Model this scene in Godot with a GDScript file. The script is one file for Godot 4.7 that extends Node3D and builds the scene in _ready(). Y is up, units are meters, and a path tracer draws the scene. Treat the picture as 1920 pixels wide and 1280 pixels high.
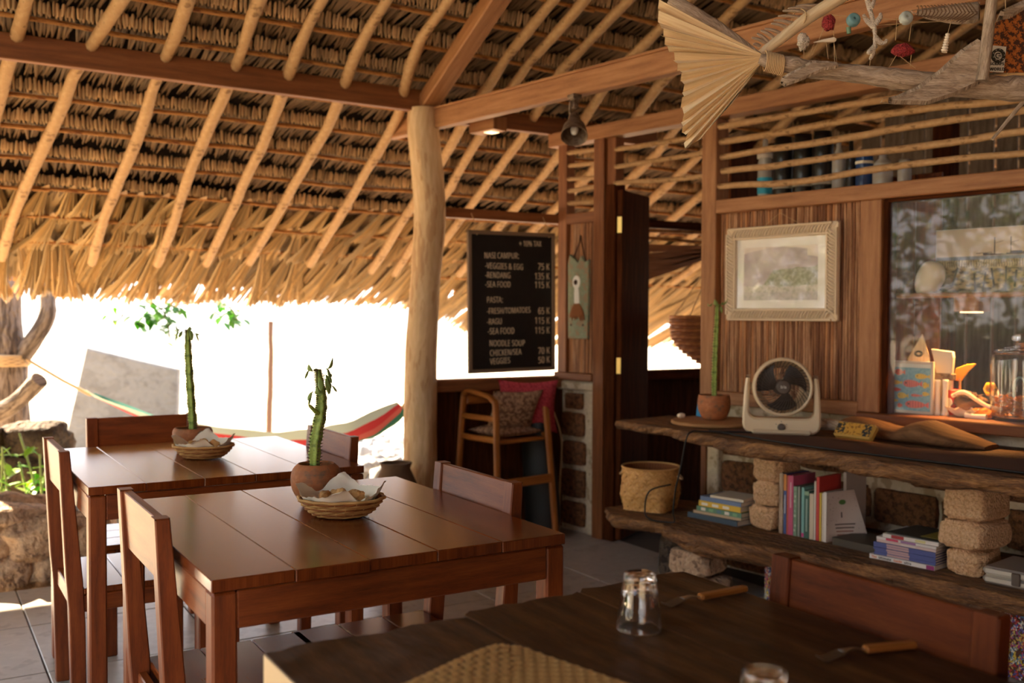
extends Node3D
# An open thatched café corner: two dining tables and a rough slab table under a palm-leaf roof, with a timber and reed wall,
# stone-stacked shelves and a driftwood fish. World axes: x runs along the eave to the right, -z runs outdoors, y is up.

const CAM_H := 1.29
const YAW := 31.2
const TABLE_H := 0.776
const SEAT_H := 0.42
const CHAIR_H := 0.855
const WALL_O := Vector3(3.388, 0, -4.531)     # foot of the timber wall at the door post
const WU := Vector3(0.1633, 0, 0.9866)        # along that wall, towards the viewer
const WN := Vector3(-0.9866, 0, 0.1633)       # out of that wall, into the room
const ZP := -4.953                            # the line of the half wall, the log post and the eave plate
const SLOPE := 0.412

var M := {}
var counts := {}
var rng := RandomNumberGenerator.new()
var noise := FastNoiseLite.new()

# ---------------------------------------------------------------- mesh building
class MB:
	var v := PackedVector3Array()
	var n := PackedVector3Array()
	var uv := PackedVector2Array()
	var col := PackedColorArray()
	var idx := PackedInt32Array()
	var tint := Color(1, 1, 1)
	var xf := Transform3D.IDENTITY
	func poly(pts: Array, outward: Vector3, uvs: Array = []) -> void:
		var p := []
		for q in pts: p.append(xf * q)
		var g: Vector3 = (p[1] - p[0]).cross(p[2] - p[0])
		if g.length_squared() < 1e-16 and p.size() > 3: g = (p[2] - p[0]).cross(p[3] - p[0])
		var o: Vector3 = xf.basis * outward
		var turn := g.dot(o) > 0.0
		var nn := (g if turn else -g).normalized()
		var s := v.size()
		for i in p.size():
			v.append(p[i]); n.append(nn); col.append(tint)
			uv.append(uvs[i] if uvs.size() > i else Vector2(p[i].x + p[i].z, p[i].y))
		for i in range(1, p.size() - 1):
			if turn: idx.append_array([s, s + i + 1, s + i])
			else: idx.append_array([s, s + i, s + i + 1])
	func box(size: Vector3, at := Vector3.ZERO, bev := 0.003, off := Vector2.ZERO, turn := Basis.IDENTITY) -> void:
		var keep := xf
		xf = xf * Transform3D(turn, at)
		var h := size * 0.5
		var b := minf(bev, minf(h.x, minf(h.y, h.z)) * 0.9)
		var L := 0
		if size.y > size[L]: L = 1
		if size.z > size[L]: L = 2
		for a in 3:
			var p := (a + 1) % 3
			var q := (a + 2) % 3
			for s in [-1.0, 1.0]:
				var pts := []
				var uvs := []
				for c in [[-1, -1], [1, -1], [1, 1], [-1, 1]]:
					var w := Vector3.ZERO
					w[a] = s * h[a]; w[p] = c[0] * (h[p] - b); w[q] = c[1] * (h[q] - b)
					pts.append(w)
					if L == p: uvs.append(Vector2(w[q] + a * 0.21, w[p]) + off)
					elif L == q: uvs.append(Vector2(w[p] + a * 0.21, w[q]) + off)
					else: uvs.append(Vector2(w[p], w[q] * 0.2) + off)
				var o := Vector3.ZERO
				o[a] = s
				poly(pts, o, uvs)
			if b > 0.0:
				for sp in [-1.0, 1.0]:
					for sq in [-1.0, 1.0]:
						var pts := []
						var uvs := []
						for e in [[0, -1], [0, 1], [1, 1], [1, -1]]:
							var w := Vector3.ZERO
							w[a] = e[1] * (h[a] - b)
							w[p] = sp * (h[p] - (b if e[0] == 1 else 0.0)); w[q] = sq * (h[q] - (0.0 if e[0] == 1 else b))
							pts.append(w)
							uvs.append((Vector2(w[p], w[a]) if L == a else Vector2(w[a], w[L])) + off)
						var o := Vector3.ZERO
						o[p] = sp; o[q] = sq
						poly(pts, o, uvs)
		if b > 0.0:
			for sx in [-1.0, 1.0]:
				for sy in [-1.0, 1.0]:
					for sz in [-1.0, 1.0]:
						poly([Vector3(sx * h.x, sy * (h.y - b), sz * (h.z - b)), Vector3(sx * (h.x - b), sy * h.y, sz * (h.z - b)), Vector3(sx * (h.x - b), sy * (h.y - b), sz * h.z)], Vector3(sx, sy, sz), [off, off, off])
		xf = keep
	# rows x columns of points as one smooth skin
	func grid(rows: Array, wrap: bool, caps: bool, uvscale := Vector2.ONE, orient := true, uvs_in: Array = []) -> void:
		var R := rows.size()
		var C: int = rows[0].size()
		var s := v.size()
		var CC := C + 1 if wrap else C
		var mid := Vector3.ZERO
		var du := PackedFloat32Array()
		var along := 0.0
		for i in R:
			if i > 0: along += (rows[i][0] - rows[i - 1][0]).length() if rows[i][0] != rows[i - 1][0] else (rows[i][C / 2] - rows[i - 1][C / 2]).length()
			var around := 0.0
			for j in CC:
				var p: Vector3 = xf * rows[i][j % C]
				if j > 0: around += (rows[i][j % C] - rows[i][j - 1]).length()
				v.append(p); n.append(Vector3.ZERO); col.append(tint)
				uv.append(uvs_in[i][j] if uvs_in else Vector2(around * uvscale.x, along * uvscale.y))
				mid += p
		mid /= float(R * CC)
		var acc := PackedVector3Array()
		acc.resize(R * CC)
		var out := 0.0
		var tris := PackedInt32Array()
		for i in R - 1:
			for j in CC - 1:
				var a := i * CC + j
				for t in [[a, a + 1, a + CC], [a + 1, a + CC + 1, a + CC]]:
					var A := v[s + t[0]]
					var f := (v[s + t[1]] - A).cross(v[s + t[2]] - A)
					out += f.dot((A + v[s + t[1]] + v[s + t[2]]) / 3.0 - mid)
					tris.append_array(t)
					for k in 3: acc[t[k]] += f
		var flip := orient and out > 0.0
		for k in range(0, tris.size(), 3):
			if flip: idx.append_array([s + tris[k], s + tris[k + 2], s + tris[k + 1]])
			else: idx.append_array([s + tris[k], s + tris[k + 1], s + tris[k + 2]])
		for i in R:
			if wrap:
				var w := acc[i * CC] + acc[i * CC + C]
				acc[i * CC] = w; acc[i * CC + C] = w
			# a pole: all points of the row in one place
			if (rows[i][0] - rows[i][C / 2]).length_squared() < 1e-12 and (rows[i][0] - rows[i][C / 3]).length_squared() < 1e-12:
				var w := Vector3.ZERO
				for j in CC: w += acc[i * CC + j]
				for j in CC: acc[i * CC + j] = w
		for k in R * CC:
			n[s + k] = (acc[k] if flip else -acc[k]).normalized()
		if caps:
			for e in [[0, 1], [R - 1, R - 2]]:
				var c := Vector3.ZERO
				var c2 := Vector3.ZERO
				for j in C:
					c += rows[e[0]][j]; c2 += rows[e[1]][j]
				c /= C; c2 /= C
				for j in C:
					var a: Vector3 = rows[e[0]][j]
					var b: Vector3 = rows[e[0]][(j + 1) % C]
					if (b - a).cross(c - a).length_squared() > 1e-18:
						poly([a, b, c], c - c2, [Vector2(a.x + a.z, a.y) * uvscale.x, Vector2(b.x + b.z, b.y) * uvscale.x, Vector2(c.x + c.z, c.y) * uvscale.x])
	func tube(path: Array, rad, sides := 8, caps := true, uvscale := Vector2.ONE, flatten := 1.0, up0 := Vector3.ZERO) -> void:
		var rows := []
		var nrm := up0
		for i in path.size():
			var d: Vector3 = (path[mini(i + 1, path.size() - 1)] - path[maxi(i - 1, 0)]).normalized()
			if nrm == Vector3.ZERO: nrm = d.cross(Vector3.UP if absf(d.y) < 0.9 else Vector3.RIGHT)
			nrm = (nrm - d * nrm.dot(d)).normalized()
			var b := d.cross(nrm)
			var r: float = rad[i] if rad is Array else rad
			var row := []
			for j in sides:
				var a := TAU * j / sides
				row.append(path[i] + (nrm * cos(a) + b * sin(a) * flatten) * r)
			rows.append(row)
		grid(rows, true, caps, uvscale)
	func lathe(prof: Array, segs := 24, at := Vector3.ZERO, uvscale := Vector2.ONE) -> void:
		var rows := []
		for p in prof:
			var row := []
			for j in segs:
				var a := TAU * j / segs
				row.append(at + Vector3(cos(a) * p.x, p.y, sin(a) * p.x))
			rows.append(row)
		grid(rows, true, false, uvscale)
	# outline in x,y pulled along z from z0 to z1
	func prism(outline: Array, z0: float, z1: float, bev := 0.0, off := Vector2.ZERO, swap := false) -> void:
		var pts := PackedVector2Array(outline)
		var cuts := PackedInt32Array()
		var inner := pts
		if bev > 0.0:
			var sh := Geometry2D.offset_polygon(pts, -bev)
			if sh.size() == 1: inner = sh[0]
			else: bev = 0.0
		cuts = Geometry2D.triangulate_polygon(inner)
		for s in [[z0, -1.0], [z1, 1.0]]:
			for k in range(0, cuts.size(), 3):
				var t := []
				var u := []
				for m in 3:
					var p := inner[cuts[k + m]]
					t.append(Vector3(p.x, p.y, s[0])); u.append((Vector2(p.y, p.x) if swap else p) + off)
				poly(t, Vector3(0, 0, s[1]), u)
		var cw := Geometry2D.is_polygon_clockwise(pts)
		var za := z0
		var zb := z1
		if bev > 0.0:
			za = minf(z0, z1) + bev; zb = maxf(z0, z1) - bev
			for s in [[za, minf(z0, z1), -1.0], [zb, maxf(z0, z1), 1.0]]:
				for i in inner.size():
					var a := inner[i]
					var b := inner[(i + 1) % inner.size()]
					var d := (b - a).normalized()
					var o := Vector2(d.y, -d.x) * (-1.0 if Geometry2D.is_polygon_clockwise(inner) else 1.0)
					var a2 := a + o * bev
					var b2 := b + o * bev
					poly([Vector3(a.x, a.y, s[1]), Vector3(b.x, b.y, s[1]), Vector3(b2.x, b2.y, s[0]), Vector3(a2.x, a2.y, s[0])], Vector3(o.x, o.y, s[2]), [a + off, b + off, b2 + off, a2 + off])
		var run := 0.0
		for i in pts.size():
			var a := pts[i]
			var b := pts[(i + 1) % pts.size()]
			var d := b - a
			var o := Vector3(d.y, -d.x, 0) * (-1.0 if cw else 1.0)
			var l := d.length()
			if l < 1e-6: continue
			var u := [Vector2(za, run), Vector2(za, run + l), Vector2(zb, run + l), Vector2(zb, run)]
			for m in 4: u[m] += off
			poly([Vector3(a.x, a.y, za), Vector3(b.x, b.y, za), Vector3(b.x, b.y, zb), Vector3(a.x, a.y, zb)], o, u)
			run += l
	func mesh() -> ArrayMesh:
		var a := []
		a.resize(Mesh.ARRAY_MAX)
		a[Mesh.ARRAY_VERTEX] = v; a[Mesh.ARRAY_NORMAL] = n; a[Mesh.ARRAY_TEX_UV] = uv; a[Mesh.ARRAY_COLOR] = col; a[Mesh.ARRAY_INDEX] = idx
		var m := ArrayMesh.new()
		m.add_surface_from_arrays(Mesh.PRIMITIVE_TRIANGLES, a)
		return m

func mb(tint := Color.WHITE) -> MB:
	var b := MB.new()
	b.tint = tint
	return b

# ---------------------------------------------------------------- naming and tagging
func called(parent: Node, kind: String) -> String:
	var key := str(parent.get_instance_id()) + kind
	var k: int = counts.get(key, 0)
	counts[key] = k + 1
	return kind if k == 0 else "%s_%03d" % [kind, k]

func tag(o: Node, label: String, category: String, group := "", kind := "") -> Node:
	if label: o.set_meta("label", label)
	if category: o.set_meta("category", category)
	if group: o.set_meta("group", group)
	if kind: o.set_meta("kind", kind)
	return o

func thing(kind: String, label: String, category: String, at := Vector3.ZERO, turn := 0.0, group := "") -> Node3D:
	var o := Node3D.new()
	o.name = called(self, kind)
	add_child(o, true)
	o.position = at
	o.rotation.y = deg_to_rad(turn)
	tag(o, label, category, group)
	return o

func struct(kind: String, label: String, category: String, at := Vector3.ZERO, turn := 0.0) -> Node3D:
	var o := thing(kind, label, category, at, turn)
	o.set_meta("kind", "structure")
	return o

func put(shape, kind: String, mat: Material, parent: Node = null, at := Transform3D.IDENTITY) -> MeshInstance3D:
	var o := MeshInstance3D.new()
	o.mesh = shape.mesh() if shape is MB else shape
	o.material_override = mat
	var p: Node = parent if parent else self
	o.name = called(p, kind)
	p.add_child(o, true)
	o.transform = at
	return o

func copy(o: Node3D, label: String, at: Vector3, turn: float, kind := "") -> Node3D:
	var c: Node3D = o.duplicate()
	c.name = called(self, kind if kind else str(o.name).rstrip("_0123456789"))
	add_child(c, true)
	c.position = at
	c.rotation.y = deg_to_rad(turn)
	c.set_meta("label", label)
	return c

func many(kind: String, shape: Mesh, mat: Material, places: Array, cols: Array, parent: Node) -> MultiMeshInstance3D:
	var mm := MultiMesh.new()
	mm.transform_format = MultiMesh.TRANSFORM_3D
	mm.use_colors = true
	mm.mesh = shape
	mm.instance_count = places.size()
	for i in places.size():
		mm.set_instance_transform(i, places[i])
		mm.set_instance_color(i, cols[i])
	var o := MultiMeshInstance3D.new()
	o.multimesh = mm
	o.material_override = mat
	o.name = called(parent, kind)
	parent.add_child(o, true)
	o.set_meta("kind", "stuff")
	return o

func at_wall(u: float, h: float, w := 0.0) -> Vector3:
	return WALL_O + WU * u + WN * w + Vector3(0, h, 0)
const WALL_TURN := -80.6

func rr(a: float, b: float) -> float: return rng.randf_range(a, b)
func off() -> Vector2: return Vector2(rng.randf() * 3.0, rng.randf() * 3.0)
func roof_y(x: float, z: float) -> float: return 2.545 + SLOPE * (z - ZP) - 0.012 * (x - 1.0)

func smooth_path(pts: Array, per := 6) -> Array:
	var out := []
	for i in pts.size() - 1:
		var a: Vector3 = pts[maxi(i - 1, 0)]
		var d: Vector3 = pts[mini(i + 2, pts.size() - 1)]
		for k in per: out.append(pts[i].cubic_interpolate(pts[i + 1], a, d, float(k) / per))
	out.append(pts[-1])
	return out

func lerp_list(vals: Array, t: float) -> float:
	var f := clampf(t, 0.0, 1.0) * (vals.size() - 1)
	var i := mini(int(f), vals.size() - 2)
	return lerpf(vals[i], vals[i + 1], f - i)

# a natural stick: a wavy tube with uneven girth
func stick(b: MB, p0: Vector3, p1: Vector3, r0: float, r1: float, wob: float, segs := 10, sides := 8, sag := Vector3.ZERO) -> void:
	var path := []
	var rad := []
	var ph := rng.randf() * 100.0
	for i in segs + 1:
		var t := float(i) / segs
		var p := p0.lerp(p1, t)
		var f := ph + t * (p1 - p0).length() * 34.0
		p += Vector3(noise.get_noise_2d(f, 3.0), noise.get_noise_2d(f, 50.0), noise.get_noise_2d(f, 90.0)) * wob * 2.0 + sag * 4.0 * t * (1.0 - t)
		path.append(p)
		rad.append(lerpf(r0, r1, t) * (1.0 + 0.16 * noise.get_noise_2d(f * 2.0, 7.0)))
	b.tube(path, rad, sides)

# a lump of stone: a squared-off ball with noise
func rock(b: MB, at: Vector3, size: Vector3, square := 0.5, rough := 0.12, sd := 0.0, rows := 9, cols := 14, turn := Basis.IDENTITY) -> void:
	var g := []
	for i in rows + 1:
		var la := -PI / 2 + PI * i / rows
		var row := []
		for j in cols:
			var lo := TAU * j / cols
			var d := Vector3(cos(la) * cos(lo), sin(la), cos(la) * sin(lo))
			var q := Vector3(signf(d.x) * pow(absf(d.x), square), signf(d.y) * pow(absf(d.y), square), signf(d.z) * pow(absf(d.z), square))
			var k := 1.0 + rough * 2.0 * noise.get_noise_3d(d.x * 60.0 + sd * 37.0, d.y * 60.0 + sd * 11.0, d.z * 60.0)
			row.append(at + turn * (q * size * 0.5 * k))
		g.append(row)
	b.grid(g, true, false)

# ---------------------------------------------------------------- materials
func noise_bytes(freq: float, sd: int, octaves := 4, cellular := false) -> PackedByteArray:
	var f := FastNoiseLite.new()
	f.seed = sd
	f.frequency = freq
	f.fractal_octaves = octaves
	if cellular:
		f.noise_type = FastNoiseLite.TYPE_CELLULAR
		f.cellular_return_type = FastNoiseLite.RETURN_DISTANCE2_SUB
	var im := f.get_seamless_image(512, 512)
	im.convert(Image.FORMAT_L8)
	return im.get_data()

var NA: PackedByteArray
var NB: PackedByteArray
var NC: PackedByteArray

func tex_from(fun: Callable, w := 512, h := 512) -> ImageTexture:
	var d := PackedByteArray()
	d.resize(w * h * 3)
	var k := 0
	for y in h:
		for x in w:
			var c: Color = fun.call(x, y)
			d[k] = int(clampf(c.r, 0, 1) * 255.0); d[k + 1] = int(clampf(c.g, 0, 1) * 255.0); d[k + 2] = int(clampf(c.b, 0, 1) * 255.0)
			k += 3
	return ImageTexture.create_from_image(Image.create_from_data(w, h, false, Image.FORMAT_RGB8, d))

func wood_tex(dark: Color, mid: Color, light: Color, fine := 1.0, sd := 0) -> ImageTexture:
	var d := PackedByteArray()
	d.resize(512 * 512 * 3)
	var k := 0
	for y in 512:
		for x in 512:
			var a := NA[((y + sd) & 511) * 512 + ((x * 3 + sd) & 511)] / 255.0
			var b := NB[((y * 2 + sd) & 511) * 512 + ((x * 12 + sd * 3) & 511)] / 255.0
			var c := NA[((y + sd * 2) & 511) * 512 + ((x * 24) & 511)] / 255.0
			var r := absf(fmod(a * 9.0, 1.0) - 0.5) * 2.0
			var t := clampf(0.5 + (a - 0.5) * 0.9 + (b - 0.5) * 0.55 * fine + (c - 0.5) * 0.35 * fine + (r - 0.5) * 0.16, 0.0, 1.0)
			var q := dark.lerp(mid, t * 2.0) if t < 0.5 else mid.lerp(light, t * 2.0 - 1.0)
			d[k] = int(q.r * 255.0); d[k + 1] = int(q.g * 255.0); d[k + 2] = int(q.b * 255.0)
			k += 3
	return ImageTexture.create_from_image(Image.create_from_data(512, 512, false, Image.FORMAT_RGB8, d))

func patch_tex(base: Color, spot: Color, pale: Color, xm := 1, ym := 1, cut := 0.6) -> ImageTexture:
	var d := PackedByteArray()
	d.resize(512 * 512 * 3)
	var k := 0
	for y in 512:
		for x in 512:
			var a := NA[((y * ym) & 511) * 512 + ((x * xm) & 511)] / 255.0
			var b := NB[((y * ym) & 511) * 512 + ((x * xm) & 511)] / 255.0
			var t := smoothstep(cut - 0.06, cut + 0.06, a * 0.6 + b * 0.4)
			var q := base.lerp(pale, clampf((b - 0.35) * 1.5, 0.0, 1.0)).lerp(spot, t)
			d[k] = int(q.r * 255.0); d[k + 1] = int(q.g * 255.0); d[k + 2] = int(q.b * 255.0)
			k += 3
	return ImageTexture.create_from_image(Image.create_from_data(512, 512, false, Image.FORMAT_RGB8, d))

func mat(c: Color, rough := 0.7, tex: Texture2D = null, scale := Vector3.ONE, tri := false) -> StandardMaterial3D:
	var m := StandardMaterial3D.new()
	m.albedo_color = c
	m.roughness = rough
	m.cull_mode = BaseMaterial3D.CULL_DISABLED
	if tex:
		m.albedo_texture = tex
		m.uv1_scale = scale
		m.uv1_triplanar = tri
	return m

func bumpy(m: StandardMaterial3D, tex: Texture2D, cm: float) -> StandardMaterial3D:
	m.heightmap_enabled = true
	m.heightmap_texture = tex
	m.heightmap_scale = cm
	return m

func tinted(c: Color, rough := 0.8) -> StandardMaterial3D:   # takes its colour from the copies or vertices
	var m := mat(c, rough)
	m.vertex_color_use_as_albedo = true
	return m

func grey_tex(d: PackedByteArray) -> ImageTexture:
	return ImageTexture.create_from_image(Image.create_from_data(512, 512, false, Image.FORMAT_L8, d))

func make_materials() -> void:
	NA = noise_bytes(0.008, 11, 4)
	NB = noise_bytes(0.03, 5, 4)
	NC = noise_bytes(0.03, 9, 2, true)
	var hb := grey_tex(NB)
	var hc := grey_tex(NC)
	var ha := grey_tex(NA)
	var red := wood_tex(Color8(96, 42, 13), Color8(128, 60, 20), Color8(150, 78, 30), 0.8)
	var tan_w := wood_tex(Color8(138, 90, 52), Color8(166, 112, 68), Color8(184, 132, 86), 0.7, 40)
	var dark_w := wood_tex(Color8(50, 25, 11), Color8(72, 36, 16), Color8(94, 50, 25), 0.8, 90)
	var slab_w := wood_tex(Color8(50, 30, 15), Color8(80, 49, 26), Color8(112, 74, 42), 1.2, 130)
	var ledge := wood_tex(Color8(70, 46, 27), Color8(112, 78, 46), Color8(160, 118, 74), 1.2, 170)
	var drift := wood_tex(Color8(128, 106, 86), Color8(176, 152, 128), Color8(208, 186, 162), 1.2, 200)
	var reed_w := wood_tex(Color8(112, 74, 48), Color8(166, 118, 82), Color8(204, 160, 120), 1.2, 260)
	M.red = mat(Color(1, 1, 1), 0.42, red, Vector3(2.6, 0.8, 1))
	M.red_shaded = mat(Color8(196, 186, 178), 0.5, red, Vector3(2.6, 0.8, 1))  # the red wood with the foreground chair's shade mixed into its colour
	M.red_shaded.metallic_specular = 0.3
	M.top = mat(Color(0.92, 0.9, 0.88), 0.24, red, Vector3(2.2, 0.7, 1))
	M.top.clearcoat_enabled = true
	M.top.clearcoat = 0.5
	M.top.clearcoat_roughness = 0.2
	M.beam = mat(Color(0.95, 0.94, 0.94), 0.6, tan_w, Vector3(2.4, 0.6, 1))
	M.plate = mat(Color(0.78, 0.68, 0.58), 0.6, tan_w, Vector3(2.4, 0.6, 1))
	M.dark = mat(Color(1, 1, 1), 0.7, dark_w, Vector3(2.4, 0.7, 1))
	M.dark.metallic_specular = 0.14
	M.slab = bumpy(mat(Color(0.95, 0.92, 0.86), 0.5, slab_w, Vector3(1.6, 0.6, 1)), ha, 0.5)
	M.slab.metallic_specular = 0.3
	M.shelf = bumpy(mat(Color(1.0, 0.96, 0.9), 0.8, ledge, Vector3(1.6, 0.9, 1)), hb, 1.2)
	M.pale_end = bumpy(mat(Color8(226, 196, 152), 0.8), hb, 0.3)
	M.drift = bumpy(mat(Color(1, 1, 1), 0.9, drift, Vector3(3.5, 1.4, 1)), hb, 0.5)
	M.reed = mat(Color(1, 1, 1), 0.7, reed_w, Vector3(3, 0.7, 1))
	M.reed_pale = mat(Color8(255, 232, 210), 0.7, reed_w, Vector3(3, 0.7, 1))
	M.reed_pale.albedo_texture = wood_tex(Color8(140, 100, 68), Color8(182, 136, 96), Color8(206, 164, 122), 1.0, 380)
	M.reed_dark = mat(Color8(196, 176, 160), 0.75, reed_w, Vector3(3, 0.7, 1))
	M.honey = mat(Color8(255, 226, 158), 0.45, tan_w, Vector3(2.6, 0.9, 1))
	M.pole = bumpy(mat(Color(0.92, 0.92, 0.92), 0.75, patch_tex(Color8(196, 152, 104), Color8(150, 110, 70), Color8(214, 174, 126), 1, 1, 0.69), Vector3(2.0, 1.6, 1)), hb, 0.2)
	M.log = bumpy(mat(Color(1, 1, 1), 0.7, patch_tex(Color8(206, 170, 126), Color8(188, 146, 102), Color8(222, 190, 150), 1, 1, 0.6), Vector3(1.9, 0.45, 1)), ha, 1.0)
	M.lath = mat(Color8(206, 160, 104), 0.75, patch_tex(Color8(225, 200, 170), Color8(150, 110, 80), Color8(255, 236, 205), 3, 2, 0.62), Vector3(3, 1, 1))
	M.thatch = tinted(Color(1, 1, 1), 0.75)
	M.thatch.backlight_enabled = true
	M.thatch.backlight = Color(0.2, 0.14, 0.07)
	M.leaf = tinted(Color(1, 1, 1), 0.6)
	M.leaf.backlight_enabled = true
	M.leaf.backlight = Color(0.3, 0.22, 0.1)
	M.cover = mat(Color8(70, 48, 30), 0.95, ha, Vector3(3, 3, 3), true)
	M.tile = bumpy(mat(Color8(206, 199, 190), 0.4, patch_tex(Color8(222, 218, 213), Color8(204, 198, 192), Color8(240, 236, 230), 1, 1, 0.66), Vector3(0.8, 0.8, 0.8), true), hb, 0.08)
	M.grout = mat(Color8(90, 84, 78), 0.9)
	M.sand = mat(Color8(224, 208, 182), 0.95, patch_tex(Color8(235, 230, 222), Color8(200, 190, 175), Color8(255, 252, 246), 1, 1, 0.6), Vector3(0.35, 0.35, 0.35), true)
	M.coral = bumpy(mat(Color8(250, 236, 220), 0.95, hb, Vector3(5, 5, 5), true), hb, 1.4)
	M.coral.albedo_texture = patch_tex(Color8(234, 200, 160), Color8(206, 164, 124), Color8(250, 224, 190), 3, 3, 0.58)
	M.stone = bumpy(mat(Color8(250, 232, 210), 0.95, patch_tex(Color8(190, 170, 150), Color8(130, 112, 100), Color8(226, 212, 196), 2, 2, 0.58), Vector3(1.5, 1.5, 1.5), true), hb, 1.5)
	M.boulder = bumpy(mat(Color8(150, 138, 126), 0.95, patch_tex(Color8(150, 134, 120), Color8(92, 80, 74), Color8(190, 176, 162), 2, 2, 0.55), Vector3(1.2, 1.2, 1.2), true), hb, 2.0)
	M.brick = bumpy(mat(Color8(236, 220, 205), 0.95, patch_tex(Color8(140, 98, 66), Color8(96, 66, 44), Color8(172, 128, 90), 2, 2, 0.58), Vector3(3, 3, 3), true), hb, 1.2)
	M.plaster = bumpy(mat(Color8(238, 222, 196), 0.9, patch_tex(Color8(226, 220, 208), Color8(190, 176, 156), Color8(248, 244, 236), 1, 1, 0.62), Vector3(1.4, 1.4, 1.4), true), hb, 0.5)
	M.slabstone = bumpy(mat(Color8(150, 149, 149), 0.95, patch_tex(Color8(206, 202, 196), Color8(184, 178, 172), Color8(226, 222, 216), 1, 1, 0.58), Vector3(0.8, 0.8, 0.8), true), hb, 0.8)
	M.bark = bumpy(mat(Color8(226, 212, 200), 0.95, patch_tex(Color8(142, 132, 124), Color8(92, 82, 76), Color8(180, 170, 162), 3, 1, 0.55), Vector3(1.5, 0.6, 1)), hb, 2.0)
	M.clay = bumpy(mat(Color8(250, 245, 240), 0.7, patch_tex(Color8(172, 104, 60), Color8(122, 94, 70), Color8(198, 130, 82), 1, 1, 0.64), Vector3(3, 3, 3), true), hb, 0.15)
	M.soil = mat(Color8(52, 36, 26), 1.0)
	M.cactus = mat(Color8(190, 206, 120), 0.55, patch_tex(Color8(190, 200, 150), Color8(120, 140, 90), Color8(235, 240, 200), 2, 2, 0.6), Vector3(4, 4, 4), true)
	M.cactus.subsurf_scatter_enabled = true
	M.cactus.subsurf_scatter_strength = 0.15
	M.cactus_dark = mat(Color8(128, 150, 78), 0.5)
	M.thorn = mat(Color8(92, 74, 46), 0.8)
	M.wicker = mat(Color8(250, 206, 140), 0.7, reed_w, Vector3(12, 6, 1))
	M.wicker_dark = mat(Color8(206, 160, 104), 0.75, reed_w, Vector3(12, 6, 1))
	M.palm_weave = mat(Color(1, 1, 1), 0.65, wood_tex(Color8(186, 132, 70), Color8(212, 158, 90), Color8(230, 184, 116), 0.8, 330), Vector3(4, 1.4, 1))
	M.palm_fan = mat(Color(1, 1, 1), 0.7, reed_w, Vector3(6, 0.8, 1))
	M.palm_fan.albedo_texture = wood_tex(Color8(210, 176, 130), Color8(232, 204, 160), Color8(244, 222, 184), 0.7, 300)
	M.twine = mat(Color8(200, 166, 122), 0.9)
	M.napkin = mat(Color8(250, 234, 208), 0.9)
	M.napkin.backlight_enabled = true
	M.napkin.backlight = Color(0.3, 0.28, 0.24)
	M.bread = bumpy(mat(Color8(240, 206, 158), 0.8, patch_tex(Color8(230, 200, 160), Color8(190, 140, 90), Color8(250, 228, 190), 2, 2, 0.6), Vector3(5, 5, 5), true), hb, 0.3)
	M.cream = mat(Color8(224, 200, 164), 0.4)
	M.charcoal = mat(Color8(62, 52, 46), 0.5)
	M.grille = mat(Color8(84, 70, 60), 0.45)
	M.black = mat(Color8(20, 17, 15), 0.6)
	M.chalk_black = mat(Color8(24, 20, 18), 0.55, patch_tex(Color8(235, 235, 235), Color8(190, 190, 190), Color8(255, 255, 255), 1, 1, 0.6), Vector3(1, 1, 1), true)
	M.chalk = mat(Color8(226, 200, 166), 0.95)
	M.metal = mat(Color8(190, 186, 180), 0.3)
	M.metal.metallic = 1.0
	M.brass = mat(Color8(214, 178, 110), 0.35)
	M.brass.metallic = 1.0
	M.case = mat(Color8(196, 188, 176), 0.4)
	M.case.metallic = 0.7
	M.lampmetal = bumpy(mat(Color8(190, 172, 154), 0.6, patch_tex(Color8(170, 160, 150), Color8(120, 100, 84), Color8(210, 200, 190), 1, 1, 0.58), Vector3(6, 6, 6), true), hb, 0.1)
	M.lampmetal.metallic = 0.6
	M.white = mat(Color8(238, 232, 222), 0.6)
	M.bulb = mat(Color8(240, 236, 228), 0.25)
	M.rust = mat(Color(1, 1, 1), 0.9, patch_tex(Color8(176, 96, 34), Color8(70, 38, 22), Color8(206, 126, 46), 6, 6, 0.52), Vector3(2.2, 2.2, 2.2), true)
	M.carved = mat(Color8(224, 202, 172), 0.85)
	M.paint_board = bumpy(mat(Color(1, 1, 1), 0.85, patch_tex(Color8(138, 146, 118), Color8(158, 132, 104), Color8(164, 162, 138), 1, 1, 0.58), Vector3(3, 3, 3), true), hb, 0.3)
	M.pane = mat(Color(1, 1, 1, 0.04), 0.02)
	M.pane.metallic_specular = 0.32
	M.pane.transparency = BaseMaterial3D.TRANSPARENCY_ALPHA
	M.glass = mat(Color(1, 1, 1, 0.0), 0.0)
	M.glass.refraction_enabled = true
	M.glass.refraction_scale = 0.05
	M.egg = mat(Color8(240, 222, 190), 0.4)
	M.egg.subsurf_scatter_enabled = true
	M.egg.subsurf_scatter_strength = 0.2
	M.shell = bumpy(mat(Color8(236, 216, 190), 0.6), hb, 0.3)
	M.coral_white = bumpy(mat(Color8(226, 206, 184), 0.9), hc, 0.6)
	M.coral_white.uv1_triplanar = true
	M.coral_white.uv1_scale = Vector3(14, 14, 14)
	M.red_coral = bumpy(mat(Color8(186, 68, 66), 0.8, patch_tex(Color8(230, 190, 190), Color8(150, 110, 110), Color8(255, 225, 225), 6, 6, 0.55), Vector3(8, 8, 8), true), hc, 0.5)
	M.teal_float = mat(Color8(116, 158, 160), 0.5)
	M.pale_float = mat(Color8(186, 192, 182), 0.5)
	M.foliage = tinted(Color(1, 1, 1), 0.5)
	M.foliage.backlight_enabled = true
	M.foliage.backlight = Color(0.6, 0.8, 0.3)
	M.cloth = tinted(Color(1, 1, 1), 0.9)
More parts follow.
